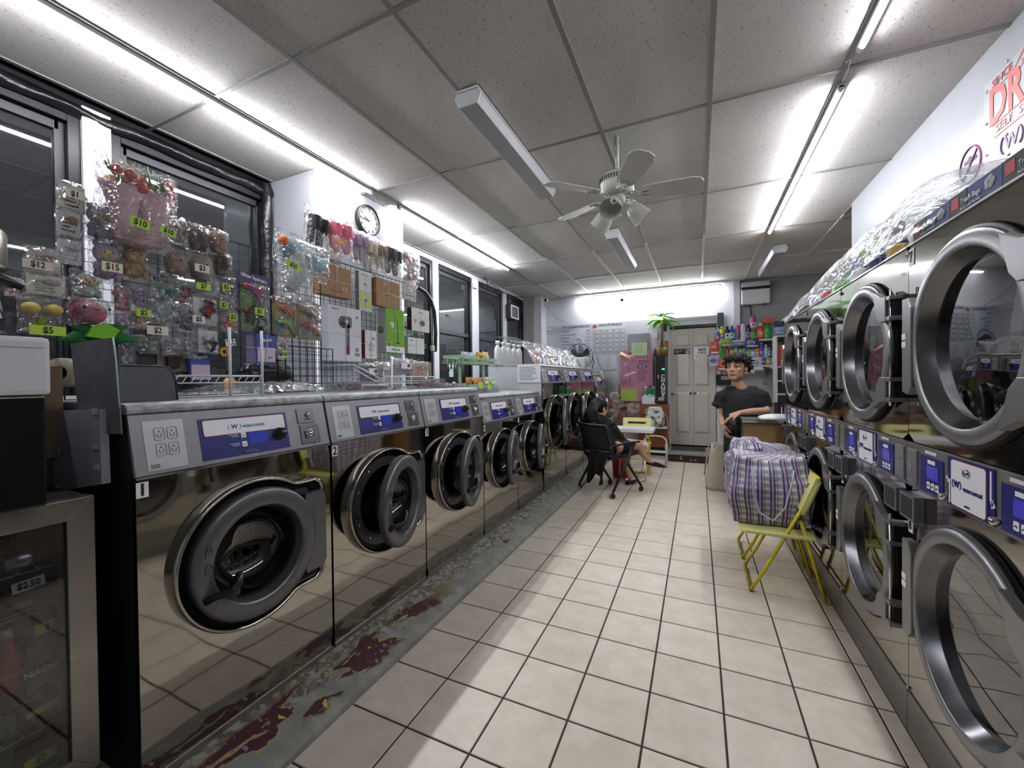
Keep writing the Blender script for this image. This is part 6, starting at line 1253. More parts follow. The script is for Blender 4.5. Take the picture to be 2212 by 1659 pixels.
# towel dispenser, green notes, pink price list
a, b = bp(1357, 722), bp(1404, 762); t = thing('towel_dispenser', 'grey steel dispenser set in the board above the pink poster', 'dispenser', ((a.x+b.x)/2, Y-.001, (a.z+b.z)/2)); w_, h_ = (b.x-a.x)/2, (a.z-b.z)/2
m = MB(); m.box(-w_, -.05, -h_*1.3, w_, 0, h_); m.build('case', M('dispenser grey', '808286', .4, .5), t, bev=.01); m = MB(); m.box(-w_*.72, -.058, -h_*1.25, w_*.72, -.045, h_*.42); m.m = 1; m.box(-.004, -.055, h_*.6, .004, -.049, h_*.85); m.build('front_door', [M('dispenser door', '85878a', .35, .6), WHITE], t, bev=.003)
t, w_, h_ = flat('nail_price_poster', 'pink nail salon price list poster with a hand picture', 'poster', (1340, 758), (1411, 868), M('pink poster', 'b87b92', .45, 0, .06, 5), Y-.06, .012); SK = C('caa08a', .6)
m = MB(); m.tube([(-w_*.98, -.016, h_*.92), (-w_*.7, -.018, h_*.82), (-w_*.45, -.018, h_*.72)], [.05, .045, .04], 8, flat=.3); m.tube([(-w_*.5, -.016, h_*.78), (-w_*.3, -.018, h_*.66), (-w_*.18, -.018, h_*.55)], [.035, .02, .01], 8, flat=.3); m.tube([(-w_*.5, -.016, h_*.72), (-w_*.34, -.018, h_*.60), (-w_*.26, -.018, h_*.50)], [.03, .018, .010], 8, flat=.3); m.tube([(-w_*.48, -.016, h_*.8), (-w_*.25, -.018, h_*.76), (-w_*.12, -.018, h_*.70)], [.02, .014, .008], 8, flat=.3); m.build('hand_picture', SK, t)
text('PRICE LIST', .075, C('4a2440'), t, (w_*.1, -.014, h_*.86), bold=.002, sx=.95); text('we care about your hands', .026, C('5a3450'), t, (w_*.25, -.014, h_*.74))
for s, x, z in (('MANICURE', .45, .64), ('FULL SET', .40, .36), ('PEDICURE', -.62, -.10)): m = MB(); m.box((x-.35)*w_, -.0145, (z-.04)*h_, (x+.25)*w_, -.0125, (z+.04)*h_); m.build('heading_bar', C('2a1a2c'), t); text(s, .03, WHITE, t, ((x-.05)*w_, -.016, z*h_), bold=.0008)
m = MB(); rr = random.Random(2)
for k in range(3): m.box(.10*w_, -.0145, (.56-.06*k)*h_, rr.uniform(.5, .8)*w_, -.0125, (.58-.06*k)*h_)
for k in range(9): m.box(.10*w_, -.0145, (.28-.06*k)*h_, rr.uniform(.4, .75)*w_, -.0125, (.30-.06*k)*h_)
for k in range(4): m.box(-.95*w_, -.0145, (-.19-.06*k)*h_, rr.uniform(-.4, -.25)*w_, -.0125, (-.17-.06*k)*h_)
m.build('small_print', C('5a3450'), t); text('IL', .085, C('5a2a48'), t, (-w_*.45, -.014, h_*.30)); m = MB()
for k in range(7): m.ell((-w_*.66+k*w_*.09, -.015, h_*(.02+.02*k)), (.022, .003, .014))
for k in range(3): m.ell((-w_*.72+k*w_*.07, -.015, h_*(.44+.03*k)), (.016, .003, .012))
m.build('petal_print', C('e0ccd4'), t)
for tl, br, c_, lb, yy in (((1364, 741), (1398, 767), 'c5dcae', 'pale green handwritten note taped on the grey dispenser', Y-.075), ((1341, 840), (1376, 866), 'a9bf58', 'olive green paper taped low on the pink poster', Y-.075)):
    t, w_, h_ = flat('taped_note', lb, 'note', tl, br, M('note '+c_, c_, .45, 0, .1, 12, .8, 12), yy, .002); 
    if c_[0] == 'c':
        m = MB()
        for k in range(7): m.box(-w_*.8, -.003, h_*(.7-.2*k), w_*(.4+.05*(k % 3)), -.002, h_*(.73-.2*k))
        m.build('handwriting', C('5a7a4a'), t)
a, b = bp(1413, 768, 7.2), bp(1441, 872, 7.2); t = thing('change_machine', 'black change machine with CHANGE written downwards', 'change machine', (a.x, 7.22, b.z)); w_, h_ = b.x-a.x, a.z-b.z
bx('cabinet', C('101214', .3), (0, 0, 0, w_, .25, h_), t, bev=.003); m = MB(); m.tube([(.015, -.001, .05), (w_-.015, -.001, .05), (w_-.015, -.001, h_-.015), (.015, -.001, h_-.015)], .0025, 4, closed=True); m.build('silver_line', C('b8babc', .3), t)
for k, s in enumerate('CHANGE'): text(s, .088, WPLAST, t, (w_*.68, -.002, h_*(.56-.082*k)), bold=.0025, sx=1.0)
m = MB(); m.box(w_*.52, -.004, h_*.69, w_*.85, 0, h_*.74); m.m = 1; m.box(w_*.6, -.005, h_*.70, w_*.82, -.001, h_*.73); m.m = 2; m.box(w_*.26, -.008, h_*.52, w_*.38, 0, h_*.60); m.box(w_*.3, -.008, h_*.06, w_*.75, 0, h_*.13); m.build('slots', [C('2a2c2e'), M('green lamp', '4ad0a0', .4, emit=1.2), C('9a9c9e', .3)], t)
# rack of wood cabinet, plant, bottles
a, b = bp(1381, 876, 7.2), bp(1444, 962, 7.2); t = thing('wooden_cabinet', 'reddish brown wooden cabinet under the change machine', 'cabinet', (a.x, 7.22, .126)); w_, h_ = b.x-a.x, bp(1413, 873, 7.2).z-.128
bx('carcass', M('reddish brown wood', '8a4f26', .45, 0, .2, 6, col2='6e3c1c'), (0, 0, 0, w_, .26, h_), t, bev=.002); m = MB()
for z in (.28, .52, .76): m.box(.0, -.003, h_*z, w_, 0, h_*z+.006)
m.build('drawer_gap', C('4a2810'), t); zc = .126+h_
t = thing('plastic_tub', 'white tub of spray bottles on the wooden cabinet', 'tub', (a.x+.16, 7.30, zc)); m = MB(); m.box(-.11, -.07, 0, .11, .07, .006); m.box(-.12, -.074, .004, .12, -.068, .13); m.box(-.12, .068, .004, .12, .074, .13); m.box(-.12, -.068, .004, -.114, .068, .13); m.box(.114, -.068, .004, .12, .068, .13); m.box(-.126, -.08, .122, .126, -.074, .13); m.build('tub', M('milky tub', 'd8dce4', .4), t)
for k, (dx, c1, c2) in enumerate(((-.07, '3a9a3a', 'e0e2e8'), (0, '2f6a4a', '2a3aa0'), (.07, '2f8a5a', 'd8dade'))): bottle(('green spray bottle at the left of the white tub', 'taller bottle with blue cap in the white tub', 'green bottle at the right of the white tub')[k], (a.x+.16+dx, 7.32, zc+.014), .30-.02*(k != 1), .062, c1, c2, 'd8e0e4', 'bottles in the white tub', 2, name='spray_bottle')
t = bottle('small pink bottle in front of the white tub', (a.x+.07, 7.26, zc), .09, .055, 'c83a80', 'd84a90', None, style=2)
# potted plant on the change machine
p_ = bp(1432, 768, 7.33); t = thing('potted_plant', 'potted plant with big bright leaves on the change machine', 'plant', (p_.x-.015, 7.33, bp(1427, 769, 7.2).z+.001)); t.scale = (1.28, 1.1, 1.18); m = MB(); m.lathe([(.0001, 0), (.05, 0), (.07, .12), (.064, .12), (.05, .01)], (0, 0, 0), 'z', 20); m.build('pot', C('4a7a24', .4), t)
m = MB(); rr = random.Random(4)
for k in range(3): m.tube([(.01*k-.01, 0, .1), (.012*math.sin(k), .01, .3), (.01*math.cos(k), 0, .50)], .010, 8)
m.build('stem', C('6a543c', .8), t); 
for k in range(22):
    a = k*2.4; el = rr.uniform(-.25, .65); L_ = rr.uniform(.13, .21); base = Vector((0, 0, .50+rr.uniform(-.03, .06))); d = Vector((math.cos(a)*math.cos(el), math.sin(a)*math.cos(el), math.sin(el))); s_ = d.cross(Vector((0, 0, 1))).normalized(); m = MB()
    def fn(u, v): w2 = .034*math.sin(PI*min(1, u*.97+.02))**.8; c_ = base+d*(.03+L_*u)+Vector((0, 0, -.09*u*u)); return c_+s_*w2*(v*2-1)+Vector((0, 0, .010*abs(v*2-1)))
    m.grid(fn, 6, 2); m.build('leaf', M('bright leaf', '8cc83a', .5, 0, .3, 12, col2='5a9a26'), t, fix=False)
for (px, py, c_, nm, lb, s_) in ((1416, 752, '1a1a1e', 'figurine', 'small black and white figurine beside the plant pot', .05), (1425, 745, 'c03a2a', 'lucky_charm', 'small red charm beside the plant pot', .05), (1439, 742, 'a83a1c', 'red_box', 'small orange red box behind the plant pot', .07)):
    q_ = bp(px, py, 7.28); zb_ = bp(1427, 769, 7.2).z+.001; t = thing(nm, lb, nm.replace('_', ' '), (q_.x, 7.25, zb_)); m = MB(); hh = max(.05, q_.z-zb_)
    if nm == 'red_box': m.box(-.03, .08, 0, .03, .12, hh+.05)
    else: m.lathe([(.0001, 0), (s_*.5, 0), (s_*.45, hh*.5), (s_*.25, hh*.6), (s_*.38, hh*.8), (.0001, hh)], (0, 0, 0), 'z', 12)
    m.build('body', C(c_, .4), t)
bx('paper_tower', C('18181a'), (-.02, -.02, 0, .02, .02, .12)); o = bpy.data.objects['paper_tower']; o.name = 'spotlight'; q_ = bp(1437, 716, 7.40); o.location = q_; tag(o, 'black hanging spotlight among the plant leaves', 'spotlight')
# cameras on the walls
for (px, py, y, lb) in ((1344, 648, 7.44, 'white round security camera under the back LED tube'), (1180, 649, 7.1, 'white security camera on the corner pier near the ceiling')):
    q_ = bp(px, py, y); t = thing('security_camera', lb, 'camera', q_); m = MB(); m.tube([(0, .05, .01), (0, -.04, -.005)], [.026, .03], 16); m.build('housing', WPLAST, t); MB().tube([(0, -.04, -.005), (0, -.046, -.006)], [.026, .024], 16).build('lens', BLACK, t); MB().tube([(0, .03, 0), (0, .055, -.045)], .01, 8).build('bracket', WPLAST, t)
m = MB(); m.tube([bp(1175, 657, 7.12), bp(1186, 668, 7.3), bp(1205, 690, 7.46), bp(1240, 701, 7.48)], .006, 6); tag(m.build('wall_cable', C('9a9c9e')), 'grey cable drooping across the back corner to the posters', 'cable')
t, w_, h_ = flat('wall_hook', 'small white hook rail at the corner', 'hook', (1178, 712), (1190, 714), WPLAST, Y-.0, .03)
t, w_, h_ = flat('air_freshener', 'small white air freshener on the wall by the plant', 'air freshener', (1414, 717), (1421, 731), WPLAST, Y, .05)
# rose mural
t, w_, h_ = flat('flower_poster', 'large white and maroon rose picture low on the back wall', 'poster', (1280, 829), (1384, 935), M('rose picture ground', '6e3a3c', .5, 0, .6, 5, col2='c0aaa4'), Y-.0, .01); rr = random.Random(12)
for k in range(17):
    x, z = rr.uniform(-.85, .85)*w_, rr.uniform(-.8, .7)*h_; col = rr.choice(('c9b8ae', 'd8ccc4', 'b89a94', '9a6a62')); m = MB(); r0 = rr.uniform(.07, .12)
    for q in range(6): a = q*1.05+k; m.ell((x+math.cos(a)*r0*.45, -.012-.002*q, z+math.sin(a)*r0*.45), (r0*.55, .003, r0*.4), 12, 4)
    m.m = 1; m.ell((x, -.027, z), (r0*.3, .002, r0*.28), 10, 4); m.build('rose_print', [C(col), C('a8928a')], t)
m = MB()
for k in range(5): x, z = rr.uniform(-.8, .8)*w_, rr.uniform(-.7, .6)*h_; m.ell((x, -.013, z), (.09, .002, .04), 10, 4)
m.build('leaf_print', C('4a5040'), t)
bx('silver_sheet', M('crumpled foil sheet', 'c6c8ca', .25, .6, .1, 8, 1, 14), (-.40, -.004, -.22, .05, 0, .2)); o = bpy.data.objects['silver_sheet']; o.location = (-1.35, 7.49, 1.22); tag(o, 'crumpled silver sheet taped under the drop off poster', 'foil sheet')
# heater on the right
a, b = bp(1600, 613, 7.5), bp(1662, 656, 7.5); t = thing('wall_heater', 'white wall mounted heater with a black band near the ceiling', 'heater', ((a.x+b.x)/2, 7.52, (a.z+b.z)/2)); w_, h_ = (b.x-a.x)/2, (a.z-b.z)/2
bx('casing', WPLAST, (-w_, -.11, -h_, w_, 0, h_), t, bev=.02); bx('black_band', BLACK, (-w_*.99, -.112, h_*.3, w_*.99, -.1, h_*.55), t); m = MB(); m.box(-w_*.75, -.1, -h_*1.12, -w_*.6, -.04, -h_); m.box(w_*.6, -.1, -h_*1.12, w_*.75, -.04, -h_); m.build('bracket', BLACK, t)
m = MB(); m.tube([(bp(1618, 656).x, 7.46, bp(1618, 656).z), (bp(1622, 672).x, 7.49, bp(1622, 672).z), (bp(1624, 700).x, 7.5, bp(1624, 700).z)], .008, 6); tag(m.build('heater_cord', BLACK), 'black cord hanging from the white wall heater', 'cord')
# --- detergent shelves
YS = 7.34
def sp(px, py, y=YS): return P(px, py, 1, y)
zs1, zs2 = sp(1600, 735).z, sp(1630, 773).z; xa, xb = sp(1556, 735).x, sp(1694, 735).x
t = thing('wall_shelf', 'white upper detergent shelf on the back right wall', 'shelf', (xa, 7.52, zs1)); bx('board', C('c4c8d4'), (0, -.24, -.025, xb-xa, 0, 0), t)
t = thing('wall_shelf', 'white lower detergent shelf behind the man', 'shelf', (xa+.02, 7.52, zs2)); bx('board', C('b8bcc4'), (0, -.24, -.02, xb-xa-.02, 0, 0), t)
up = [(1560, .20, 'c8c020', 'b8e030', '2a4a9a', 0), (1571, .20, '1c2440', '16202c', 'd8d8dc', 0), (1581, .21, '2a4a90', '2a7ab0', 'b8c8d8', 0), (1594, .21, 'a83a6a', 'b04a80', '3a4a80', 2), (1605, .22, 'c8c8d4', 'e0e2ea', 'b8b8b0', 2), (1616, .21, '2a2040', '5a2a90', '8a8aa0', 2), (1628, .15, '3a8a3a', '2f6a30', '5aa050', 0), (1627, .19, 'a84a7c', '8a3a78', 'd0b8c8', 2), (1643, .20, 'b8401c', 'd0d0d4', 'd06030', 1), (1659, .20, '2a8a34', '1f7a2a', '3aa04a', 1), (1550, .14, '3a5a90', 'c0c4d0', 'a04a4a', 2)]
for k, (px, h, col, cap, lab, st) in enumerate(up):
    q_ = sp(px, 733); zz = zs1+.0005+(.155 if k == 7 else 0); bottle('detergent bottle on the upper shelf, %s' % ('yellow with lime cap', 'black', 'blue with teal cap', 'pink and blue', 'white spray type', 'dark purple', 'green jar under the pink one', 'pink standing on a green jar', 'orange red with white trigger', 'big green with handle', 'blue one at the left end')[k], (q_.x, YS if k != 7 else YS, zz), h+(.05 if k in (8, 9) else .03), .085 if st != 1 else .11, col, cap, lab, 'detergents on the upper shelf', st, name='detergent_bottle')
q_ = sp(1660, 695); bx('orange_packet', M('orange red packet', 'c8502a', .4), (-.07, -.03, 0, .07, .03, .075)); o = bpy.data.objects['orange_packet']; o.name = 'soap_box'; o.location = (q_.x, YS, zs1+.252); tag(o, 'orange red soap packet lying on the big green bottle', 'box')
for (px0, px1, z_, h, c_, c2, lb) in ((1671, 1693, 0, .17, '5a7ab8', 'c8d0e0', 'pale blue softener sheet box at the shelf end'), (1675, 1694, .172, .09, '1a2c40', '1c3a5a', 'dark blue box stacked at the shelf end')):
    a, b = sp(px0, 700), sp(px1, 700); t = thing('carton', lb, 'box', (a.x, YS-.05, zs1+.0005+z_)); bx('board', M('carton '+c_, c_, .4, 0, .4, 14, col2=c2), (0, 0, 0, b.x-a.x, .12, h), t)
for (px0, px1, py0, py1, c_, c2, lb) in ((1557, 1581, 733, 747, '6a9a34', 'd09a3a', 'green packet hung on the upper shelf edge'), (1582, 1610, 738, 747, '6a7084', '9a9eb0', 'grey packet hung on the upper shelf edge'), (1610, 1640, 732, 750, '3a2a5c', 'b8b8c8', 'purple packet hung on the upper shelf edge'), (1670, 1694, 722, 744, '4a8a3a', 'b0a040', 'green and yellow packet at the right shelf edge'),
        (1534, 1554, 738, 766, 'b83a2c', 'e0a060', 'big red detergent pouch hanging at the left'), (1532, 1553, 768, 792, 'a8a4c4', '3a4a8a', 'white and blue pouch hanging under the red one'), (1549, 1582, 774, 801, 'c43a26', 'e8c060', 'red pouch with orange rings just left of the man'), (1614, 1650, 772, 800, 'b8bcc4', '5a6a8a', 'pale printed packets hanging right of the man'),
        (1644, 1655, 772, 793, '3a2c44', 'a09ab0', 'dark purple sachet hanging under the shelf'), (1653, 1668, 772, 794, '7a8a4a', 'c8c8c0', 'olive sachet hanging under the shelf'), (1664, 1680, 774, 796, 'b8b4c0', '8a86a0', 'pale grey sachet hanging aslant under the shelf'), (1673, 1692, 742, 772, 'b8a030', 'c06a4a', 'yellow and red plastic pack at the lower shelf end'), (1607, 1630, 790, 806, 'd0d0d4', 'a03a4a', 'white packet with red word behind the man')):
    a, b = sp(px0, py0, 7.24), sp(px1, py1, 7.24); w_, h_ = (b.x-a.x)/2, (a.z-b.z)/2; t = thing('hanging_packet', lb, 'packet', ((a.x+b.x)/2, 7.262, (a.z+b.z)/2), 0, 'packets hanging from the detergent shelves'); m = MB()
    def fn(u, v): e = max(0, (1-(2*u-1)**4)*(1-(2*v-1)**4)); return ((2*u-1)*w_, -.002-.012*e, (2*v-1)*h_)
    m.grid(fn, 6, 6); m.grid(lambda u, v: ((2*u-1)*w_, .0, (2*v-1)*h_), 1, 1, flip=True); m.build('pouch', M('packet '+c_, c_, .4, 0, .1, 30), t, fix=False); m = MB()
    if h_ > .045: m.m = 0; m.tube([(-w_*.15+w_*.5*math.cos(2*PI*k/16), -.016, h_*.1+w_*.42*math.sin(2*PI*k/16)) for k in range(16)], .008, 5, closed=True, flat=.4); m.box(-w_*.5, -.017, h_*.02, w_*.4, -.013, h_*.2); m.m = 1; m.box(-w_*.8, -.0155, -h_*.8, w_*.8, -.012, -h_*.55)
    else: m.box(-w_*.7, -.016, -h_*.3, w_*.7, -.013, h_*.3)
    m.build('print', [C(c2), C('d8d8dc')], t)
lo = [(1560, .17, '2f9a2f', '2f8a2f', '4aa84a'), (1571, .17, '8a2a30', '2a3a90', 'a04a3a'), (1581, .15, 'c8b020', '2a2a80', 'c8b020'), (1590, .16, '5aa0a8', '7ac0b8', '4a90a0'), (1600, .16, 'c0b020', '3a2a70', '3a4a9a'), (1609, .17, '4a7aa8', 'b04a6a', '6a90b8'), (1619, .19, '6aa030', '8a9a90', '8ab84a'), (1627, .18, '6a80b8', 'd8d8e0', 'b0c0e0'), (1636, .19, 'd8a82a', 'd8d8dc', 'c87a2a'), (1645, .21, '5a3a94', 'a8d0c0', '6a4aa0'), (1655, .18, 'b8c4d4', 'd8dce8', '7ab0d0'), (1664, .17, '3a2c5a', '2f2a4a', 'a8a8b8')]
for k, (px, h, col, cap, lab) in enumerate(lo):
    q_ = sp(px, 772); bottle('%s bottle on the lower detergent shelf' % ('leaf green', 'dark red with blue cap', 'yellow with navy cap', 'mint topped', 'yellow with violet cap', 'blue with pink cap', 'lime label', 'slim pale blue', 'golden yellow', 'tall violet', 'white and light blue', 'dark violet')[k], (q_.x, YS+.02, zs2+.0005), h+.02, .07, col, cap, lab, 'bottles on the lower shelf', 2 if k % 2 else 0, name='product_bottle')
a, b = sp(1547, 809, 7.40), sp(1580, 832, 7.40); t = thing('wall_box', 'black box with a grey screen on the wall behind the man', 'box', (a.x, 7.50, b.z)); bx('case', C('151517', .3), (0, -.09, 0, b.x-a.x, 0, a.z-b.z), t, bev=.004); bx('label', C('8a8c90'), (.07, -.094, (a.z-b.z)*.5, .19, -.089, (a.z-b.z)*.85), t)
m = MB(); q_ = P(1655, 822, 1, 7.5); t = thing('outlet_plug', 'grey wall plate with a hanging cord under the sachets', 'outlet', q_); bx('plate', C('8a8478'), (-.035, -.02, -.05, .035, 0, .04), t); MB().tube([(0, -.01, .04), (.005, -.02, .12), (0, -.01, .2)], .006, 6).build('cord', C('3a3a38'), t)
# bookshelf at the far right
a, b = P(1676, 742, 1, 6.9), P(1700, 742, 1, 6.9); t = thing('bookshelf', 'white shelf unit with black bins beside the farthest dryer', 'shelf', (a.x, 6.9, 0)); w_ = .5; m = MB(); m.box(0, 0, 0, .02, .3, 1.88); 
for z in (.0, 1.03, 1.22, 1.42, 1.86): m.box(.02, 0, z, w_, .3, z+.02)
m.build('frame', C('b8babc'), t); m = MB(); m.box(.03, .02, 1.05, w_, .28, 1.21); m.box(.03, .02, 1.24, w_, .28, 1.38); m.box(.03, .02, .5, w_, .28, 1.0); m.build('black_bin', C('101012'), t, label='black bin'); bx('orange_folder', C('a8401c'), (.03, .02, 1.44, w_, .28, 1.75), t)
# --- counter
t = thing('counter', 'brown board counter with steel edged top where the man leans', 'counter', (.375, 4.20, 0)); w_ = .86
bx('front_board', M('brown hardboard', '8d6f47', .6, 0, .15, 5, col2='7a5e3b'), (0, 0, .02, w_, .015, .885), t); bx('side_board', M('dark side board', '3a3c3e', .6), (-.0, .0155, .02, .018, .26, .885), t)
m = MB(); m.m = 0; m.box(-.015, -.02, .885, w_, .27, .912); m.build('worktop', [M('patterned worktop', '6f7468', .3, .2, .3, 14, col2='5a6a4a')], t); m = MB(); m.box(-.018, -.024, .884, w_, -.019, .914); m.box(-.018, -.024, .884, -.014, .27, .914); m.build('steel_edge', CHROME, t)
m = MB()
for x, z in ((.04, .86), (.28, .86), (.04, .62)): m.ell((x, -.002, z), (.006, .003, .006), 8, 4)
m.build('screw', CHROME, t)
m = MB()
def fn(u, v):
    x, y = (u-.5)*.28, (v-.5)*.18; e = max(0, (1-(2*u-1)**2)*(1-(2*v-1)**2))**.5; return (x, y, .003+.035*e+abs(noise.noise(Vector((u*7, v*7, 3))))*.014*e)
m.grid(fn, 18, 12); m.grid(lambda u, v: ((u-.5)*.28, (v-.5)*.18, .001), 18, 12, flip=True); o = m.build('cloth', M('white cotton cloth', 'd9dadb', .8, 0, .05, 10, .4, 60), loc=(.65, 4.36, .912)); tag(o, 'crumpled white cloth lying on the counter', 'cloth')
t = thing('book', 'dark red book standing at the back of the counter', 'book', (.64, 4.43, .9125)); bx('cover', C('4a1c20'), (-.0, 0, 0, .03, .03, .14), t); t = thing('book', 'black and white book standing at the back of the counter', 'book', (.69, 4.43, .9125)); bx('cover', C('2a2230'), (0, 0, 0, .03, .03, .11), t); bx('label', WHITE, (.005, -.001, .01, .014, 0, .1), t)
# ================================================================ PEOPLE AND FURNITURE ON THE FLOOR
def remesh(o, v=.006, it=4, disp=0, ds=.05):
    md = o.modifiers.new('remesh', 'REMESH'); md.mode = 'VOXEL'; md.voxel_size = v; md.use_smooth_shade = True
    s = o.modifiers.new('smooth', 'SMOOTH'); s.iterations = it; s.factor = .5
    if disp:
        tx = bpy.data.textures.new('folds', 'CLOUDS'); tx.noise_scale = ds; d = o.modifiers.new('folds', 'DISPLACE'); d.texture = tx; d.strength = disp; d.mid_level = .5; d.texture_coords = 'LOCAL'
    return o
SKIN = M('skin', 'b98f76', .55, 0, .12, 30); SKIN2 = M('pale skin', 'c39a80', .5, 0, .08, 30)
HAIR = M('black hair', '0c0a09', .62, 0, .4, 120, .5, 200, spec=.3)
def frame(c, fd, up=Vector((0, 0, 1)), s=1.):
    f = fd.normalized(); r = f.cross(up).normalized(); u = r.cross(f)
    return lambda x, y, z: c+(r*x+f*y+u*z)*s
def ell3(m, T, c, r, n=14, k=9, rot=None):
    """ellipsoid in the local frame T"""
    vs = []
    for i in range(k+1):
        t = PI*i/k
        for q in range(n): a = 2*PI*q/n; vs.append(T(c[0]+r[0]*max(math.sin(t), 1e-3)*math.cos(a), c[1]+r[1]*max(math.sin(t), 1e-3)*math.sin(a), c[2]-r[2]*math.cos(t)))
    m.add(vs, [(i*n+q, i*n+(q+1) % n, (i+1)*n+(q+1) % n, (i+1)*n+q) for i in range(k) for q in range(n)]+[tuple(range(n))[::-1], tuple(k*n+q for q in range(n))], True)
def head(m, T):
    ell3(m, T, (0, -.012, .035), (.077, .095, .098)); ell3(m, T, (0, .022, -.035), (.060, .066, .078)); ell3(m, T, (0, .055, -.088), (.030, .026, .024)); ell3(m, T, (0, .010, -.065), (.058, .06, .045))
    for s in (-1, 1):
        ell3(m, T, (s*.040, .055, -.020), (.022, .022, .020)); ell3(m, T, (s*.028, .076, .022), (.028, .012, .008)); ell3(m, T, (s*.079, -.004, -.005), (.010, .018, .030)); ell3(m, T, (s*.011, .092, -.030), (.009, .010, .008))
    m.tube([T(0, .080, .018), T(0, .094, -.008), T(0, .104, -.028)], [.008, .010, .012], 8); ell3(m, T, (0, .082, -.058), (.022, .012, .010))
def facebits(parent, T, c0):
    m = MB()
    for s in (-1, 1): m.m = 0; ell3(m, T, (s*.029, .077, .004), (.0125, .008, .0045), 10, 6); m.m = 1; ell3(m, T, (s*.029, .0815, .004), (.0055, .005, .0045), 8, 6); m.tube([T(s*.014, .084, .006), T(s*.029, .087, .0105), T(s*.045, .078, .006)], .0016, 5)
    m.build('eyes', [C('d8d0c8', .3), C('140e0c', .3)], parent); m = MB()
    for s in (-1, 1): m.tube([T(s*.012, .089, .024), T(s*.030, .089, .031), T(s*.050, .074, .026)], [.003, .004, .002], 6)
    m.build('eyebrows', HAIR, parent); m = MB(); m.tube([T(-.022, .084, -.060), T(-.008, .0945, -.056), T(.008, .0945, -.056), T(.022, .084, -.060)], [.002, .0042, .0042, .002], 6); m.tube([T(-.018, .086, -.064), T(0, .094, -.066), T(.018, .086, -.064)], [.002, .0045, .002], 6); m.build('lips', C('8f5c52', .45), parent)
def hand(m, w, d, side, pal, curl=.5, spread=.16, s=1.):
    """hand: wrist w, direction d, side = towards the thumb, pal = palm normal"""
    d = d.normalized(); side = (side-d*side.dot(d)).normalized(); pal = side.cross(d)*(1 if side.cross(d).dot(pal) > 0 else -1)
    L = lambda a, b, c: w+(d*a+side*b+pal*c)*s
    m.tube([L(-.02, 0, 0), L(.02, 0, 0), L(.055, 0, .002), L(.085, -.002, .003)], [.024*s, .027*s, .036*s, .032*s], 10, flat=.55)
    for k, (b, l_) in enumerate(((.030, .070), (.010, .078), (-.011, .073), (-.031, .056))):
        pts = [L(.07, b*.8, .002)]; a = 0; p_ = L(.085, b, .004); pts.append(p_)
        for q in range(3): a += curl*(.5+.35*q); p_ = p_+(d*math.cos(a)+pal*math.sin(a)+side*b*spread*8*.1)*(l_*(.42, .32, .26)[q])*s; pts.append(p_)
        m.tube(pts, [.0095*s, .0092*s, .0085*s, .0078*s, .006*s], 7)
    m.tube([L(.015, .018, .004), L(.040, .042, .012), L(.066, .056, .022), L(.086, .056, .032)], [.014*s, .011*s, .0095*s, .007*s], 7)
# ---- the standing man ---------------------------------------------------------
YM = 4.70
def mp(px, py, y=YM): return P(px, py, 1, y)
t = thing('person', 'young person with tousled black hair in a loose black tee leaning on the counter', 'person', (mp(1590, 930).x, YM, 0)); o0 = t.location.copy()
hc = mp(1591, 796)+Vector((0, 0, 0)); T = frame(hc-o0, Vector((-.42, -.90, .10)), s=1.16)
m = MB(); head(m, T); nk = mp(1602, 838, YM+.02)-o0
m.tube([T(0, -.02, -.05), T(0, -.022, -.10), nk, nk+Vector((0, .02, -.09))], [.052, .05, .055, .07], 12)
shR, shL = mp(1566, 849)-o0, mp(1638, 849)-o0
m.tube([shR, nk+Vector((0, .0, -.055)), shL], [.045, .06, .045], 10)
elR = mp(1560, 893, YM+.02)-o0; wrR = mp(1563, 920, YM-.10)-o0
m.tube([shR, elR, mp(1559, 908, YM-.04)-o0, wrR], [.046, .038, .036, .027], 10); hand(m, wrR, Vector((.25, -.25, -1)), Vector((.3, -1, 0)), Vector((1, .2, 0)), .75, s=1.0)
elL = mp(1655, 888, YM-.08)-o0; wrL = mp(1597, 892, 4.50)-o0; elL.z = max(elL.z, .952); wrL.z = max(wrL.z, .925)
m.tube([shL, mp(1650, 872, YM)-o0, elL, (elL+wrL)/2+Vector((0, 0, .004)), wrL], [.048, .043, .040, .036, .026], 10); hand(m, wrL, Vector((-.85, -.1, -.42)), Vector((-.2, -1, -.1)), Vector((0, 0, -1)), .40, s=1.05)
hip = mp(1604, 930)-o0; hip.z = .80; m.tube([nk+Vector((0, 0, -.06)), mp(1602, 880)-o0, hip], [.09, .11, .11], 12, flat=.75)
for s in (-1, 1): m.tube([hip+Vector((s*.06, 0, 0)), Vector((.05+s*.075, .02, .43)), Vector((.055+s*.08, .05, .06))], [.075, .05, .035], 10)
body = remesh(m.build('body', SKIN, t, fix=False), .0055, 3); facebits(body, T, hc)
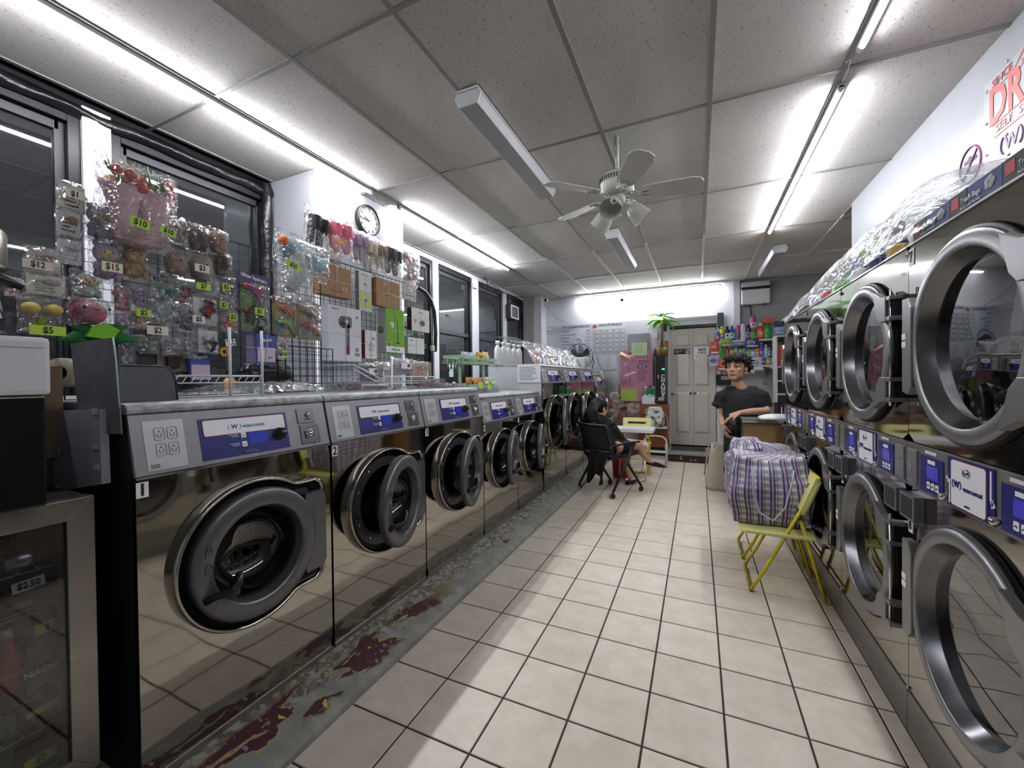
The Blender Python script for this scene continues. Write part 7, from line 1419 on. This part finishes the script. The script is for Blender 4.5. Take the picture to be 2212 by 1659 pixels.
# tee shirt
m = MB(); rings = []
for z, cx, wx, wy, dy in ((nk.z-.012, nk.x, .076, .062, -.002), (nk.z-.035, nk.x+.004, .115, .075, .0), (shR.z+.01, (shR.x+shL.x)/2, .155, .095, .01), (shR.z-.06, (shR.x+shL.x)/2, .175, .115, .005), (shR.z-.16, (shR.x+shL.x)/2-.005, .17, .12, 0), (shR.z-.26, (shR.x+shL.x)/2-.02, .165, .12, 0), (hip.z-.02, hip.x, .155, .115, 0)):
    rings.append([Vector((cx+wx*math.cos(a*PI/12), dy+wy*math.sin(a*PI/12), z+.01*math.cos(a*PI/6))) for a in range(24)])
m.loft(rings); m.tube([shR+Vector((0, .01, .012)), nk+Vector((0, .02, -.055)), shL+Vector((0, .01, .012))], [.062, .075, .062], 12)
m.tube([shR+Vector((.03, 0, 0)), shR+Vector((-.02, 0, -.03)), (shR+elR)/2+Vector((-.02, 0, -.01)), mp(1554, 881)-o0], [.06, .074, .082, .088], 14); m.tube([shL+Vector((-.03, 0, 0)), shL+Vector((.02, 0, -.03)), mp(1645, 868)-o0+Vector((0, 0, .0)), mp(1650, 882)-o0], [.06, .076, .086, .088], 14)
remesh(m.build('shirt', M('black cotton', '0c0f12', .85, 0, .3, 20, .4, 200), t, fix=False), .007, 6, .014, .09)
m = MB()
for s in (-1, 1): m.tube([hip+Vector((s*.055, 0, .02)), hip+Vector((s*.075, 0, -.12)), Vector((.05+s*.085, .02, .43)), Vector((.055+s*.09, .05, .10))], [.10, .098, .082, .068], 14)
m.tube([hip+Vector((-.03, 0, .03)), hip+Vector((.03, 0, .03))], .115, 12); remesh(m.build('trousers', M('black trousers', '0a0b0d', .8, 0, .3, 15, .3, 100), t, fix=False), .009, 4, .015, .08)
for s in (-1, 1): m = MB(); m.tube([Vector((.055+s*.09, .09, .035)), Vector((.055+s*.09, .02, .045)), Vector((.055+s*.09, -.08, .035)), Vector((.055+s*.09, -.14, .028))], [.034, .042, .040, .026], 12, flat=.9); m.build('shoe', C('1a1a1c'), t)
m = MB(); rr = random.Random(31); ell3(m, T, (0, -.028, .056), (.088, .100, .094), 18, 10)
for k in range(260):
    th = rr.uniform(0, 2*PI); ph = rr.uniform(.05, 1.95); d = Vector((math.sin(ph)*math.cos(th), math.sin(ph)*math.sin(th), math.cos(ph)))
    if (d.y > .25 and d.z < .40) or (d.y > -.1 and d.z < .0): continue
    b = (d.x*.079, -.024+d.y*.096, .046+d.z*.092); L_ = rr.uniform(.018, .042); dr = Vector((d.x+rr.uniform(-.6, .6), d.y+rr.uniform(-.4, .6), -.55+rr.uniform(-.3, .3)-d.z*.2)).normalized()
    e = [b[i_]+(d[i_]*.25+dr[i_]*.75)*L_ for i_ in range(3)]; f_ = [e[i_]+dr[i_]*L_*.7 for i_ in range(3)]; m.tube([T(*b), T(*e), T(*f_)], [.013, .010, .003], 5)
for k in range(90):
    s_ = rr.choice((-1, 1)); a = rr.uniform(-1.3, .62); z = rr.uniform(.01, .07); y0 = -.02+.085*math.sin(a); x0 = s_*.081*math.cos(a)**.6
    m.tube([T(x0, y0, z+.02), T(x0*1.06, y0, z), T(x0*1.03, y0+.004, z-rr.uniform(.012, .028)-(.02 if y0 < -.05 else 0))], [.010, .011, .003], 5)
for k in range(16): x = -.062+k*.0083; m.tube([T(x*.8, .045, .118), T(x, .084, .085), T(x+rr.uniform(-.008, .012), .093-abs(x)*.35, .030+rr.uniform(0, .016))], [.014, .012, .003], 5)
m.build('hair', HAIR, t)
# dark cloth and clear packet in his hands
q_ = mp(1577, 916, YM-.16); t = thing('held_cloth', 'dark cloth with clear packaging held in the standing person\'s hands', 'cloth', q_); m = MB(); m.tube([Vector((-.03, 0, .07)), Vector((-.02, 0, .02)), Vector((.02, .01, -.03)), Vector((.05, .01, -.06))], [.018, .030, .036, .02], 10, flat=.7); remesh(m.build('dark_cloth', M('dark blue cloth', '10161e', .8), t, fix=False), .006, 2, .02, .03); bagfilm(t, .10, .10, .05, 77, name='clear_packet', loc=(0, 0, 0), mat=BAG); t.children[-1].location = (.02, -.035, -.025); t.children[-1].rotation_euler = (0, R(-30), 0)
# ---- rolling chair and seated woman ---------------------------------------------
f = Vector((.56, .83, 0)).normalized(); wv = Vector((.83, -.56, 0)).normalized(); sc = Vector((-.925, 4.74, 0)); U = Vector((0, 0, 1))
def K(a, b, z): return f*a+wv*b+U*z
t = thing('rolling_chair', 'black mesh armchair on four castered legs seen from behind', 'chair', sc); CH_ = M('black chair tube', '101113', .4, .2); cs_ = [(P(1324, 1072, 2, .03)-sc, 1, -1), (P(1252, 1050, 2, .03)-sc, -1, -1), (P(1385, 1055, 2, .03)-sc, 1, 1), (P(1318, 1041, 2, .03)-sc, -1, 1)]
for c, s, fr in cs_:
    c = Vector((c.x, c.y, .028)); arm = K(.13, s*.245, .56); m = MB()
    if fr < 0: m.tube([c+U*.035, arm], [.014, .017], 10)
    else: m.tube([c+U*.035, K(.0, s*.247, .37)*1.0], [.014, .016], 10)
    m.build('leg', CH_, t); k = MB(); k.cyl(c+wv*-.012, c+wv*.012, .027, n=14); k.cyl(c+U*.01, c+U*.05, .012, n=8); k.build('caster', BLACK, t)
MB().tube([K(-.20, -.20, .41), K(.22, -.20, .43), K(.22, .20, .43), K(-.20, .20, .41)], .012, 8, closed=True, smooth=False).build('seat_frame', CH_, t)
m = MB(); m.add([K(-.20, -.20, .40), K(.22, -.20, .42), K(.22, .20, .42), K(-.20, .20, .40), K(-.20, -.20, .43), K(.22, -.20, .45), K(.22, .20, .45), K(-.20, .20, .43)], [(3,2,1,0),(4,5,6,7),(0,1,5,4),(1,2,6,5),(2,3,7,6),(3,0,4,7)]); m.build('seat', M('black mesh fabric', '131519', .9, 0, .2, 90), t)
m = MB()
def fn(u, v): s_ = 2*u-1; return K(-.235-.10*v+.05*s_*s_, s_*.225, .485+.30*v)
m.grid(fn, 14, 8); b_ = m.build('backrest', M('black mesh fabric', '131519'), t); so = b_.modifiers.new('s', 'SOLIDIFY'); so.thickness = .008
m = MB(); edge = [fn(i_/12, 0) for i_ in range(13)]+[fn(1, j/6) for j in range(1, 7)]+[fn(1-i_/12, 1) for i_ in range(1, 13)]+[fn(0, 1-j/6) for j in range(1, 6)]; m.tube(edge, .012, 8, closed=True); m.build('back_frame', M('dark grey chair frame', '25282c', .45), t)
for s in (-1, 1): m = MB(); m.tube([K(-.21, s*.225, .55), K(-.05, s*.25, .575), K(.20, s*.25, .575)], [.015, .018, .016], 8, flat=.7); m.build('armrest', CH_, t); MB().tube([K(-.20, s*.21, .42), K(-.22, s*.225, .56)], .012, 8).build('back_support', CH_, t)
t = thing('person', 'seated person with long dark hair in black, legs crossed, in the rolling chair', 'person', (sc.x, sc.y, 0)); o0 = t.location.copy()
def wq(px, py, y): return P(px, py, 1, y)-o0
hd = wq(1296, 883, 4.80); T = frame(hd, Vector((.62, .75, -.22)), s=1.02); hipc = K(-.03, 0, .50); nk = wq(1298, 902, 4.76); shR = wq(1322, 924, 4.72); shL = wq(1270, 913, 4.86)
m = MB(); head(m, T); m.tube([T(0, -.02, -.05), nk, (nk+hipc)/2, hipc], [.05, .06, .10, .12], 12, flat=.8); m.tube([shL, nk+U*-.03, shR], .045, 10)
elR = wq(1343, 958, 4.80); wrR = wq(1376, 961, 4.98); m.tube([shR, elR, wrR], [.044, .036, .026], 10); hand(m, wrR, wrR-elR, Vector((-.5, .5, .5)), Vector((0, 0, -1)), .5)
elL = shL+Vector((.10, .12, -.20)); wrL = wq(1372, 955, 5.12); m.tube([shL, elL, wrL], [.044, .036, .026], 10); hand(m, wrL, wrL-elL, Vector((.5, -.3, .5)), Vector((0, 0, -1)), .5)
knA = wq(1380, 968, 5.02); anA = wq(1402, 997, 5.10); knB = wq(1352, 968, 5.10); anB = wq(1361, 1033, 5.08)
knA.z = max(knA.z, .50)
m.tube([hipc+wv*.09, (hipc+wv*.09+knA)/2+U*.02, knA], [.085, .075, .055], 12); m.tube([knA, knA*.55+anA*.45+Vector((-.01, -.01, 0)), anA], [.052, .047, .030], 12); m.tube([anA, anA+Vector((.07, .05, -.03)), anA+Vector((.15, .09, -.05))], [.030, .028, .016], 10, flat=.8)
m.tube([hipc-wv*.07, knB], [.085, .055], 12); m.tube([knB, knB*.55+anB*.45-f*.015, anB], [.052, .047, .030], 12); m.tube([anB, Vector((anB.x, anB.y, .045)), Vector((anB.x+.06, anB.y+.10, .03))], [.030, .028, .018], 10, flat=.8)
body = remesh(m.build('body', SKIN2, t, fix=False), .0065, 4); m = MB()
for k in range(5): a, b = .25+.13*k, .30+.13*k; c = elR+(wrR-elR)*a; d_ = Vector((.3, -.9, .2)).normalized(); m.tube([c+d_*.030+U*.012, c+d_*.034+(wrR-elR)*.07, c+d_*.030-U*.012+(wrR-elR)*.12], [.003, .006, .003], 5, flat=.3)
m.build('tattoo', C('3a2c28', .7), body)
m = MB(); m.tube([nk+U*-.015, (nk+hipc)/2-f*.03, hipc-U*.02], [.095, .17, .175], 16, flat=.75); m.tube([shL+Vector((.02, 0, .01)), shL+Vector((-.02, -.0, -.01)), elL], [.055, .062, .055], 12); m.tube([shL, nk-U*.02, shR], .072, 12); m.tube([shL+U*.02, shL+Vector((-.03, .02, -.05)), shL+Vector((.0, .0, -.16))], [.07, .085, .07], 12)
m.tube([shR, (shR+elR)/2+wv*.01, elR+(wrR-elR)*.12], [.062, .060, .056], 12); m.tube([hipc, hipc+wv*.09+f*.12, hipc+wv*.085+f*.24], [.12, .10, .085], 12); m.tube([hipc, hipc-wv*.08+f*.2], [.12, .09], 12)
remesh(m.build('black_dress', M('black cardigan', '08090b', .9, 0, .2, 20, .4, 160), t, fix=False), .009, 5, .02, .08)
m = MB(); rr = random.Random(9); ell3(m, T, (0, -.022, .035), (.086, .105, .10), 18, 10)
for k in range(170):
    x = rr.uniform(-.095, .085); L_ = rr.uniform(.24, .38); p0 = T(x, -.02-.09*math.sqrt(max(0, 1-(x/.1)**2)), .07); pts = [T(x*.6, -.02, .12), p0, T(x*1.1, -.11, -.03)]; e = T(x*1.5, -.12, -.06)+wv*(.05+x*.6)+Vector((0, 0, -L_*.62)); pts += [(pts[-1]+e)/2+Vector((rr.uniform(-.01, .01), 0, 0)), e+Vector((rr.uniform(-.012, .012), 0, 0))]; m.tube(pts, [.010, .013, .013, .011, .004], 5)
m.build('hair', M('long dark brown hair', '130e0c', .6, 0, .4, 160, .4, 200, spec=.3), t)
for a_, d_ in ((anA+Vector((.0, .0, -.012)), Vector((.15, .09, -.05))), (Vector((anB.x-.02, anB.y-.03, .028)), Vector((.08, .13, 0)))): m = MB(); m.tube([a_-d_*.15, a_+d_*.3, a_+d_*.8, a_+d_*1.2], [.030, .034, .030, .012], 12, flat=.75); m.build('flat_shoe', BLACK, t)
# coat hanging from the chair
m = MB()
def fn(u, v):
    s_ = 2*u-1; z = .46-.27*v*(1+.25*math.sin(u*9))-.02*math.sin(u*14); return K(-.24+.03*math.sin(u*16+v*3)-.02*v, s_*.17*(1-.25*v)+.02, z)
m.grid(fn, 40, 10); cl = m.build('cloth', M('black cardigan', '08090b')); cl.location = sc; tag(cl, 'black coat hanging down behind the rolling chair seat', 'coat'); so = cl.modifiers.new('s', 'SOLIDIFY'); so.thickness = .012; cl.name = 'hanging_coat'
q_ = P(1388, 960, 1, 5.10); t = thing('towel', 'pale pink towel lying over the seated person\'s lap', 'towel', q_); m = MB(); m.tube([Vector((-.07, -.02, .015)), Vector((0, 0, .01)), Vector((.05, .02, -.01)), Vector((.05, .01, -.09))], [.035, .05, .04, .03], 10, flat=.4); remesh(m.build('cloth', M('pale pink terry', 'd4bcb6', .9, 0, .1, 20, .5, 120), t, fix=False), .006, 2, .015, .03)
# ---- folding chairs -------------------------------------------------------------
YEL = M('chipped yellow paint', 'd0c41c', .4, 0, .2, 50, col2='b8a81a'); YSEAT = M('pale yellow plastic', 'dad88a', .45, 0, .06, 10); WORN = M('worn black yellow tube', '2c2814', .5, .2, .5, 60, col2='b8a81c')
def folding_chair(label, loc, rz, group='yellow folding chairs'):
    t = thing('folding_chair', label, 'chair', loc, rz, group); w_ = .375; r_ = .0095
    for x in (r_, w_-r_):
        MB().tube([(x, -.35, r_+.012), (x, -.285, .14), (x, -.02, .694)], r_, 10).build('front_leg', YEL, t); MB().tube([(x+(.014 if x < .1 else -.014), .018, r_), (x+(.014 if x < .1 else -.014), -.100, .459)], r_, 10).build('rear_leg', YEL, t)
    MB().tube([(r_, -.347, r_+.02), (r_+.012, -.352, r_), (w_-r_-.012, -.352, r_), (w_-r_, -.347, r_+.02)], r_*1.02, 10).build('floor_bar', WORN, t); MB().tube([(r_, -.02, .694), (r_+.01, -.012, .712), (w_-r_-.01, -.012, .712), (w_-r_, -.02, .694)], r_, 10).build('top_bar', YEL, t)
    MB().tube([(.02, -.0, .12), (w_-.02, -.0, .12)], .006, 8).build('rear_bar', YEL, t)
    m = MB(); n = 12; m.prism([(.0-.005, -.38), (.03, -.405), (w_-.03, -.405), (w_+.005, -.38), (w_+.005, -.03), (-.005, -.03)], .358, .378, 'xy'); m.build('seat', YSEAT, t, bev=.006)
    m = MB()   # back plate with a long grip slot
    def q(x, z): return (x, -.02-(.694-z)*.39-.006, z)
    for xa, xb, za, zb in ((-.006, w_+.006, .665, .715), (-.006, w_+.006, .52, .635), (-.006, .06, .635, .665), (w_-.06, w_+.006, .635, .665)):
        a, b, c, d = q(xa, za), q(xb, za), q(xb, zb), q(xa, zb); m.add([a, b, c, d]+[(p_[0], p_[1]-.014, p_[2]+.004) for p_ in (a, b, c, d)], [(0,1,2,3),(7,6,5,4),(0,4,5,1),(1,5,6,2),(2,6,7,3),(3,7,4,0)])
    m.build('back_plate', YSEAT, t)
    for x in (r_, w_-r_): MB().tube([(x, -.094, .50), (x, -.075, .55), (x, -.035, .655), (x, -.015, .70)], [.0125, .016, .018, .014], 10).build('grip', YSEAT, t)
    return t
folding_chair('nearer yellow folding chair under the plaid bag', (.635, 3.163, .0), -PI/2)
folding_chair('second yellow folding chair, behind the nearer one under the plaid bag', (.635, 3.645, .0), -PI/2)
folding_chair('yellow folding chair behind the small white table', (-.985, 6.10, .0), 0)
# plaid bag
def plaid():
    m = M('plaid woven plastic', 'cfcfd6', .45); nt = m.node_tree; N = nt.nodes; L = nt.links; b = N['Principled BSDF']; tc = N.new('ShaderNodeTexCoord'); sx = N.new('ShaderNodeSeparateXYZ'); L.new(tc.outputs['UV'], sx.inputs[0])
    def ma(op, a, b_=None):
        q = N.new('ShaderNodeMath'); q.operation = op
        for i_, v in enumerate((a, b_)):
            if v is None: continue
            if isinstance(v, (int, float)): q.inputs[i_].default_value = v
            else: L.new(v, q.inputs[i_])
        return q.outputs[0]
    def line(c, per, off, w_): return ma('LESS_THAN', ma('ABSOLUTE', ma('SUBTRACT', ma('FRACT', ma('ADD', ma('DIVIDE', c, per), off)), .5)), w_/per/2)
    col = None
    def over(f_, c, fac):
        nonlocal col
        q = N.new('ShaderNodeMixRGB'); L.new(ma('MULTIPLY', f_, fac), q.inputs[0]); q.inputs[2].default_value = (*lin(c), 1)
        if col is None: q.inputs[1].default_value = (*lin('c4c4bc'), 1)
        else: L.new(col, q.inputs[1])
        col = q.outputs[0]
    u, v = sx.outputs[0], sx.outputs[1]
    over(line(v, .040, .0, .018), '7e7e98', .8); over(line(u, .062, .25, .022), '9a98b4', .6); over(line(v, .040, .3, .003), '4a3a50', .8); over(line(u, .031, .1, .0035), '2c2848', .9)
    for o_ in (.0, .32): over(line(u, .062, o_, .0075), '24246c', .95)
    for o_ in (.08, .16, .24): over(line(u, .062, o_, .0024), 'a0605c', .8)
    L.new(col, b.inputs['Base Color']); n2 = N.new('ShaderNodeTexNoise'); n2.inputs['Scale'].default_value = 16; n2.inputs['Detail'].default_value = 3; L.new(tc.outputs['Object'], n2.inputs['Vector']); bp = N.new('ShaderNodeBump'); bp.inputs['Strength'].default_value = .9; bp.inputs['Distance'].default_value = .012; L.new(n2.outputs['Fac'], bp.inputs['Height']); L.new(bp.outputs['Normal'], b.inputs['Normal']); return m
PL = plaid()
def bagbody(name, c, hx, hy, h, parent, seed, top=.6, sag=.02):
    """soft box of woven plastic with uv in metres"""
    nu, nv = 64, 22; m = MB(); per = 2*(2*hx+2*hy); uvs = []
    def pt(u, v):
        a = u*per; 
        if a < 2*hx: x, y = -hx+a, -hy
        elif a < 2*hx+2*hy: x, y = hx, -hy+(a-2*hx)
        elif a < 4*hx+2*hy: x, y = hx-(a-2*hx-2*hy), hy
        else: x, y = -hx, hy-(a-4*hx-2*hy)
        k = 1+.10*math.sin(PI*v)-(1-top)*max(0, v-.82)/.18*.5; ky = k*(1-(1-top)*max(0, v-.55)/.45)
        z = h*v-sag*math.sin(PI*u*6)*v; d = noise.noise(Vector((x*7+seed, y*7, z*8)))*.032+noise.noise(Vector((x*18+seed, y*18, z*16)))*.012
        r_ = Vector((x, y, 0)).normalized(); return Vector((x*k, y*ky, z))+r_*d+Vector((0, 0, d*.6*v))
    vs = [pt(i_/nu, j/nv) for j in range(nv+1) for i_ in range(nu)]+[Vector((0, 0, h*.97)), Vector((0, 0, 0))]; fs = [(j*nu+i_, j*nu+(i_+1) % nu, (j+1)*nu+(i_+1) % nu, (j+1)*nu+i_) for j in range(nv) for i_ in range(nu)]
    T_ = len(vs)-2; fs += [(nv*nu+i_, nv*nu+(i_+1) % nu, T_) for i_ in range(nu)]+[((i_+1) % nu, i_, T_+1) for i_ in range(nu)]
    m.add(vs, fs, True); o = m.build(name, PL, parent, c, fix=False); me = o.data; uv = me.uv_layers.new(name='uv')
    for p_ in me.polygons:
        for li in p_.loop_indices:
            vi = me.loops[li].vertex_index; i_ = vi % nu; j = vi//nu
            if vi >= T_: uv.data[li].uv = (i_*.01, .2); continue
            if p_.index < nu*nv and p_.index % nu == nu-1 and i_ == 0: i_ = nu
            uv.data[li].uv = (i_/nu*per, j/nv*h)
    return o
t = thing('plaid_bag', 'large blue and white plaid woven bag lying on the yellow chairs', 'bag', (.402, 3.20, .378))
bagbody('bag_body', (0, 0, .008), .20, .30, .405, t, 3, .86); bagbody('gathered_top', (-.10, .16, .35), .085, .11, .12, t, 8, .45, .01)
m = MB(); m.tube([Vector((-.10, -.345, .36)), Vector((-.10, -.36, .22)), Vector((-.07, -.372, .10)), Vector((.0, -.375, .06)), Vector((.06, -.37, .14)), Vector((.10, -.35, .30)), Vector((.11, -.335, .36))], [.010]*7, 6, flat=.3); m.build('handle', M('lilac grey strap', 'b8b4c8', .5), t)
m = MB(); m.tube([Vector((-.04, .05, .47)), Vector((.03, .02, .455)), Vector((.09, .0, .42))], .009, 6, flat=.3); m.build('handle', M('lilac grey strap', 'b8b4c8'), t)
m = MB()
def fn(u, v): return (.13+u*.13, -.33+.16*v+.01*math.sin(u*9), .012+.05*(1-u)+.018*math.sin(u*12+v*7)*(1-u*.5))
m.grid(fn, 12, 8); o = m.build('loose_flap', PL, t); so = o.modifiers.new('s', 'SOLIDIFY'); so.thickness = .004; me = o.data; uv = me.uv_layers.new(name='uv')
for p_ in me.polygons:
    for li in p_.loop_indices: v = me.vertices[me.loops[li].vertex_index].co; uv.data[li].uv = (v.x, v.y)
# tote bag on the floor
a, b = P(1530, 1055, 1, 5.22), P(1580, 1055, 1, 5.22); zt = P(1555, 955, 1, 5.22).z; t = thing('tote_bag', 'beige cloth tote bag standing on the floor by the man', 'bag', ((a.x+b.x)/2, 5.26, 0)); hw = (b.x-a.x)/2; m = MB(); rings = []
for s_, z, dx in ((1.12, 0, 0), (1.2, .05, 0), (1.12, zt*.35, .0), (.98, zt*.7, .01), (.86, zt*.96, .02), (.80, zt*.96, .02), (.9, zt*.7, .01)): rings.append([Vector((dx+hw*s_*math.copysign(abs(math.cos(q*PI/14))**.6, math.cos(q*PI/14)), .10*s_*math.copysign(abs(math.sin(q*PI/14))**.6, math.sin(q*PI/14)), z+.006*math.sin(q*1.7))) for q in range(28)])
m.loft(rings); m.build('bag_body', M('beige canvas', 'b7ae9c', .85, 0, .1, 12, 1.2, 9), t); m = MB(); m.tube([(-hw*.5, -.10, zt*.9), (-hw*.3, -.11, zt*.99), (hw*.3, -.10, zt*.97), (hw*.5, -.09, zt*.86)], .012, 6, flat=.4); m.tube([(-hw*.95, -.06, zt*.9), (-hw*1.2, -.06, zt*.5), (-hw*1.35, -.04, .16)], .012, 6, flat=.4); m.build('handle', M('beige canvas', 'b7ae9c'), t)
# small white table
t = thing('side_table', 'small white tray table beside the seated person', 'table', (-.755, 5.50, 0)); m = MB(); m.box(-.245, -.17, .60, .245, .17, .612); 
for a_ in ((-.245, -.17, .245, -.155), (-.245, .155, .245, .17), (-.245, -.155, -.23, .155), (.23, -.155, .245, .155)): m.box(a_[0], a_[1], .612, a_[2], a_[3], .645)
m.build('tray_top', C('d8dadb', .35), t, bev=.002)
for s in (-1, 1): MB().tube([(s*.16, -.16, .60), (s*.16, -.22, .012), (s*.12, -.24, .012), (-s*.0, -.24, .012)], .010, 8).build('leg', CHROME, t); MB().tube([(s*.17, .12, .60), (s*.17, .20, .012), (0, .22, .012)], .010, 8).build('leg', C('c4b41a', .4), t)
for (x, y, nm, lb, c_, r_, h_) in ((-.80, 5.46, 'cup', 'small pale green cup on the white table', 'c4dcc0', .022, .035), (-.94, 5.42, 'bowl', 'white bowl at the left end of the white table', 'd8dadc', .05, .04)): k = thing(nm, lb, nm, (x, y, .6125)); m = MB(); m.lathe([(.0001, 0), (r_*.7, 0), (r_, h_), (r_*.9, h_), (r_*.6, .004), (.0001, .004)], (0, 0, 0), 'z', 16); m.build('body', C(c_, .4), k)
k = thing('black_tool', 'black nail tool lying on the white table', 'tool', (-.68, 5.44, .62)); MB().tube([(-.05, 0, 0), (0, .0, .006), (.05, .01, 0)], [.006, .011, .004], 8).build('body', BLACK, k)
k = thing('red_bag', 'red bag under the white table', 'bag', (-.93, 5.40, .0)); m = MB(); m.lathe([(.0001, 0), (.09, 0), (.10, .2), (.09, .5), (.05, .56), (.0001, .57)], (0, 0, 0), 'z', 16, sy=.6); m.build('body', C('9a2420', .7), k)
# white step stool with the patterned bag
t = thing('step_stool', 'white tube step stool in front of the wooden cabinet', 'stool', (-.58, 6.42, 0)); WT = M('white enamel tube', 'cfd0cc', .4)
for s in (-1, 1): MB().tube([(s*.165, -.14, .012), (s*.165, -.06, .28), (s*.15, -.04, .38), (s*.10, -.03, .42), (0, -.03, .43)], .012, 8).build('front_leg', WT, t); MB().tube([(s*.14, .16, .012), (s*.14, .02, .30)], .010, 8).build('rear_leg', WT, t)
bx('tread', WT, (-.155, -.14, .195, .155, -.02, .212), t, bev=.004); MB().tube([(-.16, -.10, .10), (.16, -.10, .10)], .008, 8).build('cross_bar', WT, t)
a, b = P(1390, 880, 1, 6.9), P(1434, 925, 1, 6.9); t = thing('patterned_bag', 'white drawstring bag with grey leaf pattern against the wooden cabinet', 'bag', ((a.x+b.x)/2, 7.05, b.z)); hw, hh = (b.x-a.x)/2, a.z-b.z; m = MB(); rings = []
for s_, z in ((.85, 0), (1.0, .05), (1.02, hh*.4), (.9, hh*.75), (.72, hh*.97), (.70, hh)): rings.append([Vector((hw*s_*math.copysign(abs(math.cos(q*PI/12))**.6, math.cos(q*PI/12)), .10*s_*math.sin(q*PI/12), z)) for q in range(24)])
m.loft(rings); o = m.build('bag_body', M('leaf print cotton', 'd2d4cf', .85, 0, 1, 13, col2='4c5a5c'), t); o.data.materials[0].node_tree.nodes['Color Ramp'].color_ramp.elements[0].position = .50; o.data.materials[0].node_tree.nodes['Color Ramp'].color_ramp.elements[1].position = .60
m = MB(); m.tube([(hw*.6, 0, hh*.95), (hw*1.3, -.03, hh*.5), (hw*1.4, 0, -.2)], .004, 5); m.tube([(-hw*.7, 0, hh*.95), (-hw*1.05, -.03, hh*.7)], .004, 5); m.build('drawstring', CORD, t); m = MB(); m.tube([(-.05, .0, -.0), (-.05, .02, -(b.z-.125))], .006, 6); m.build('leg', CHROME, t) if 0 else None
bx('bag_shelf', M('white enamel tube', 'cfd0cc'), (-.80, 6.95, b.z-.016, -.46, 7.20, b.z-.001)); tag(bpy.data.objects['bag_shelf'], 'narrow white shelf carrying the patterned bag', 'shelf')
finish_texts()
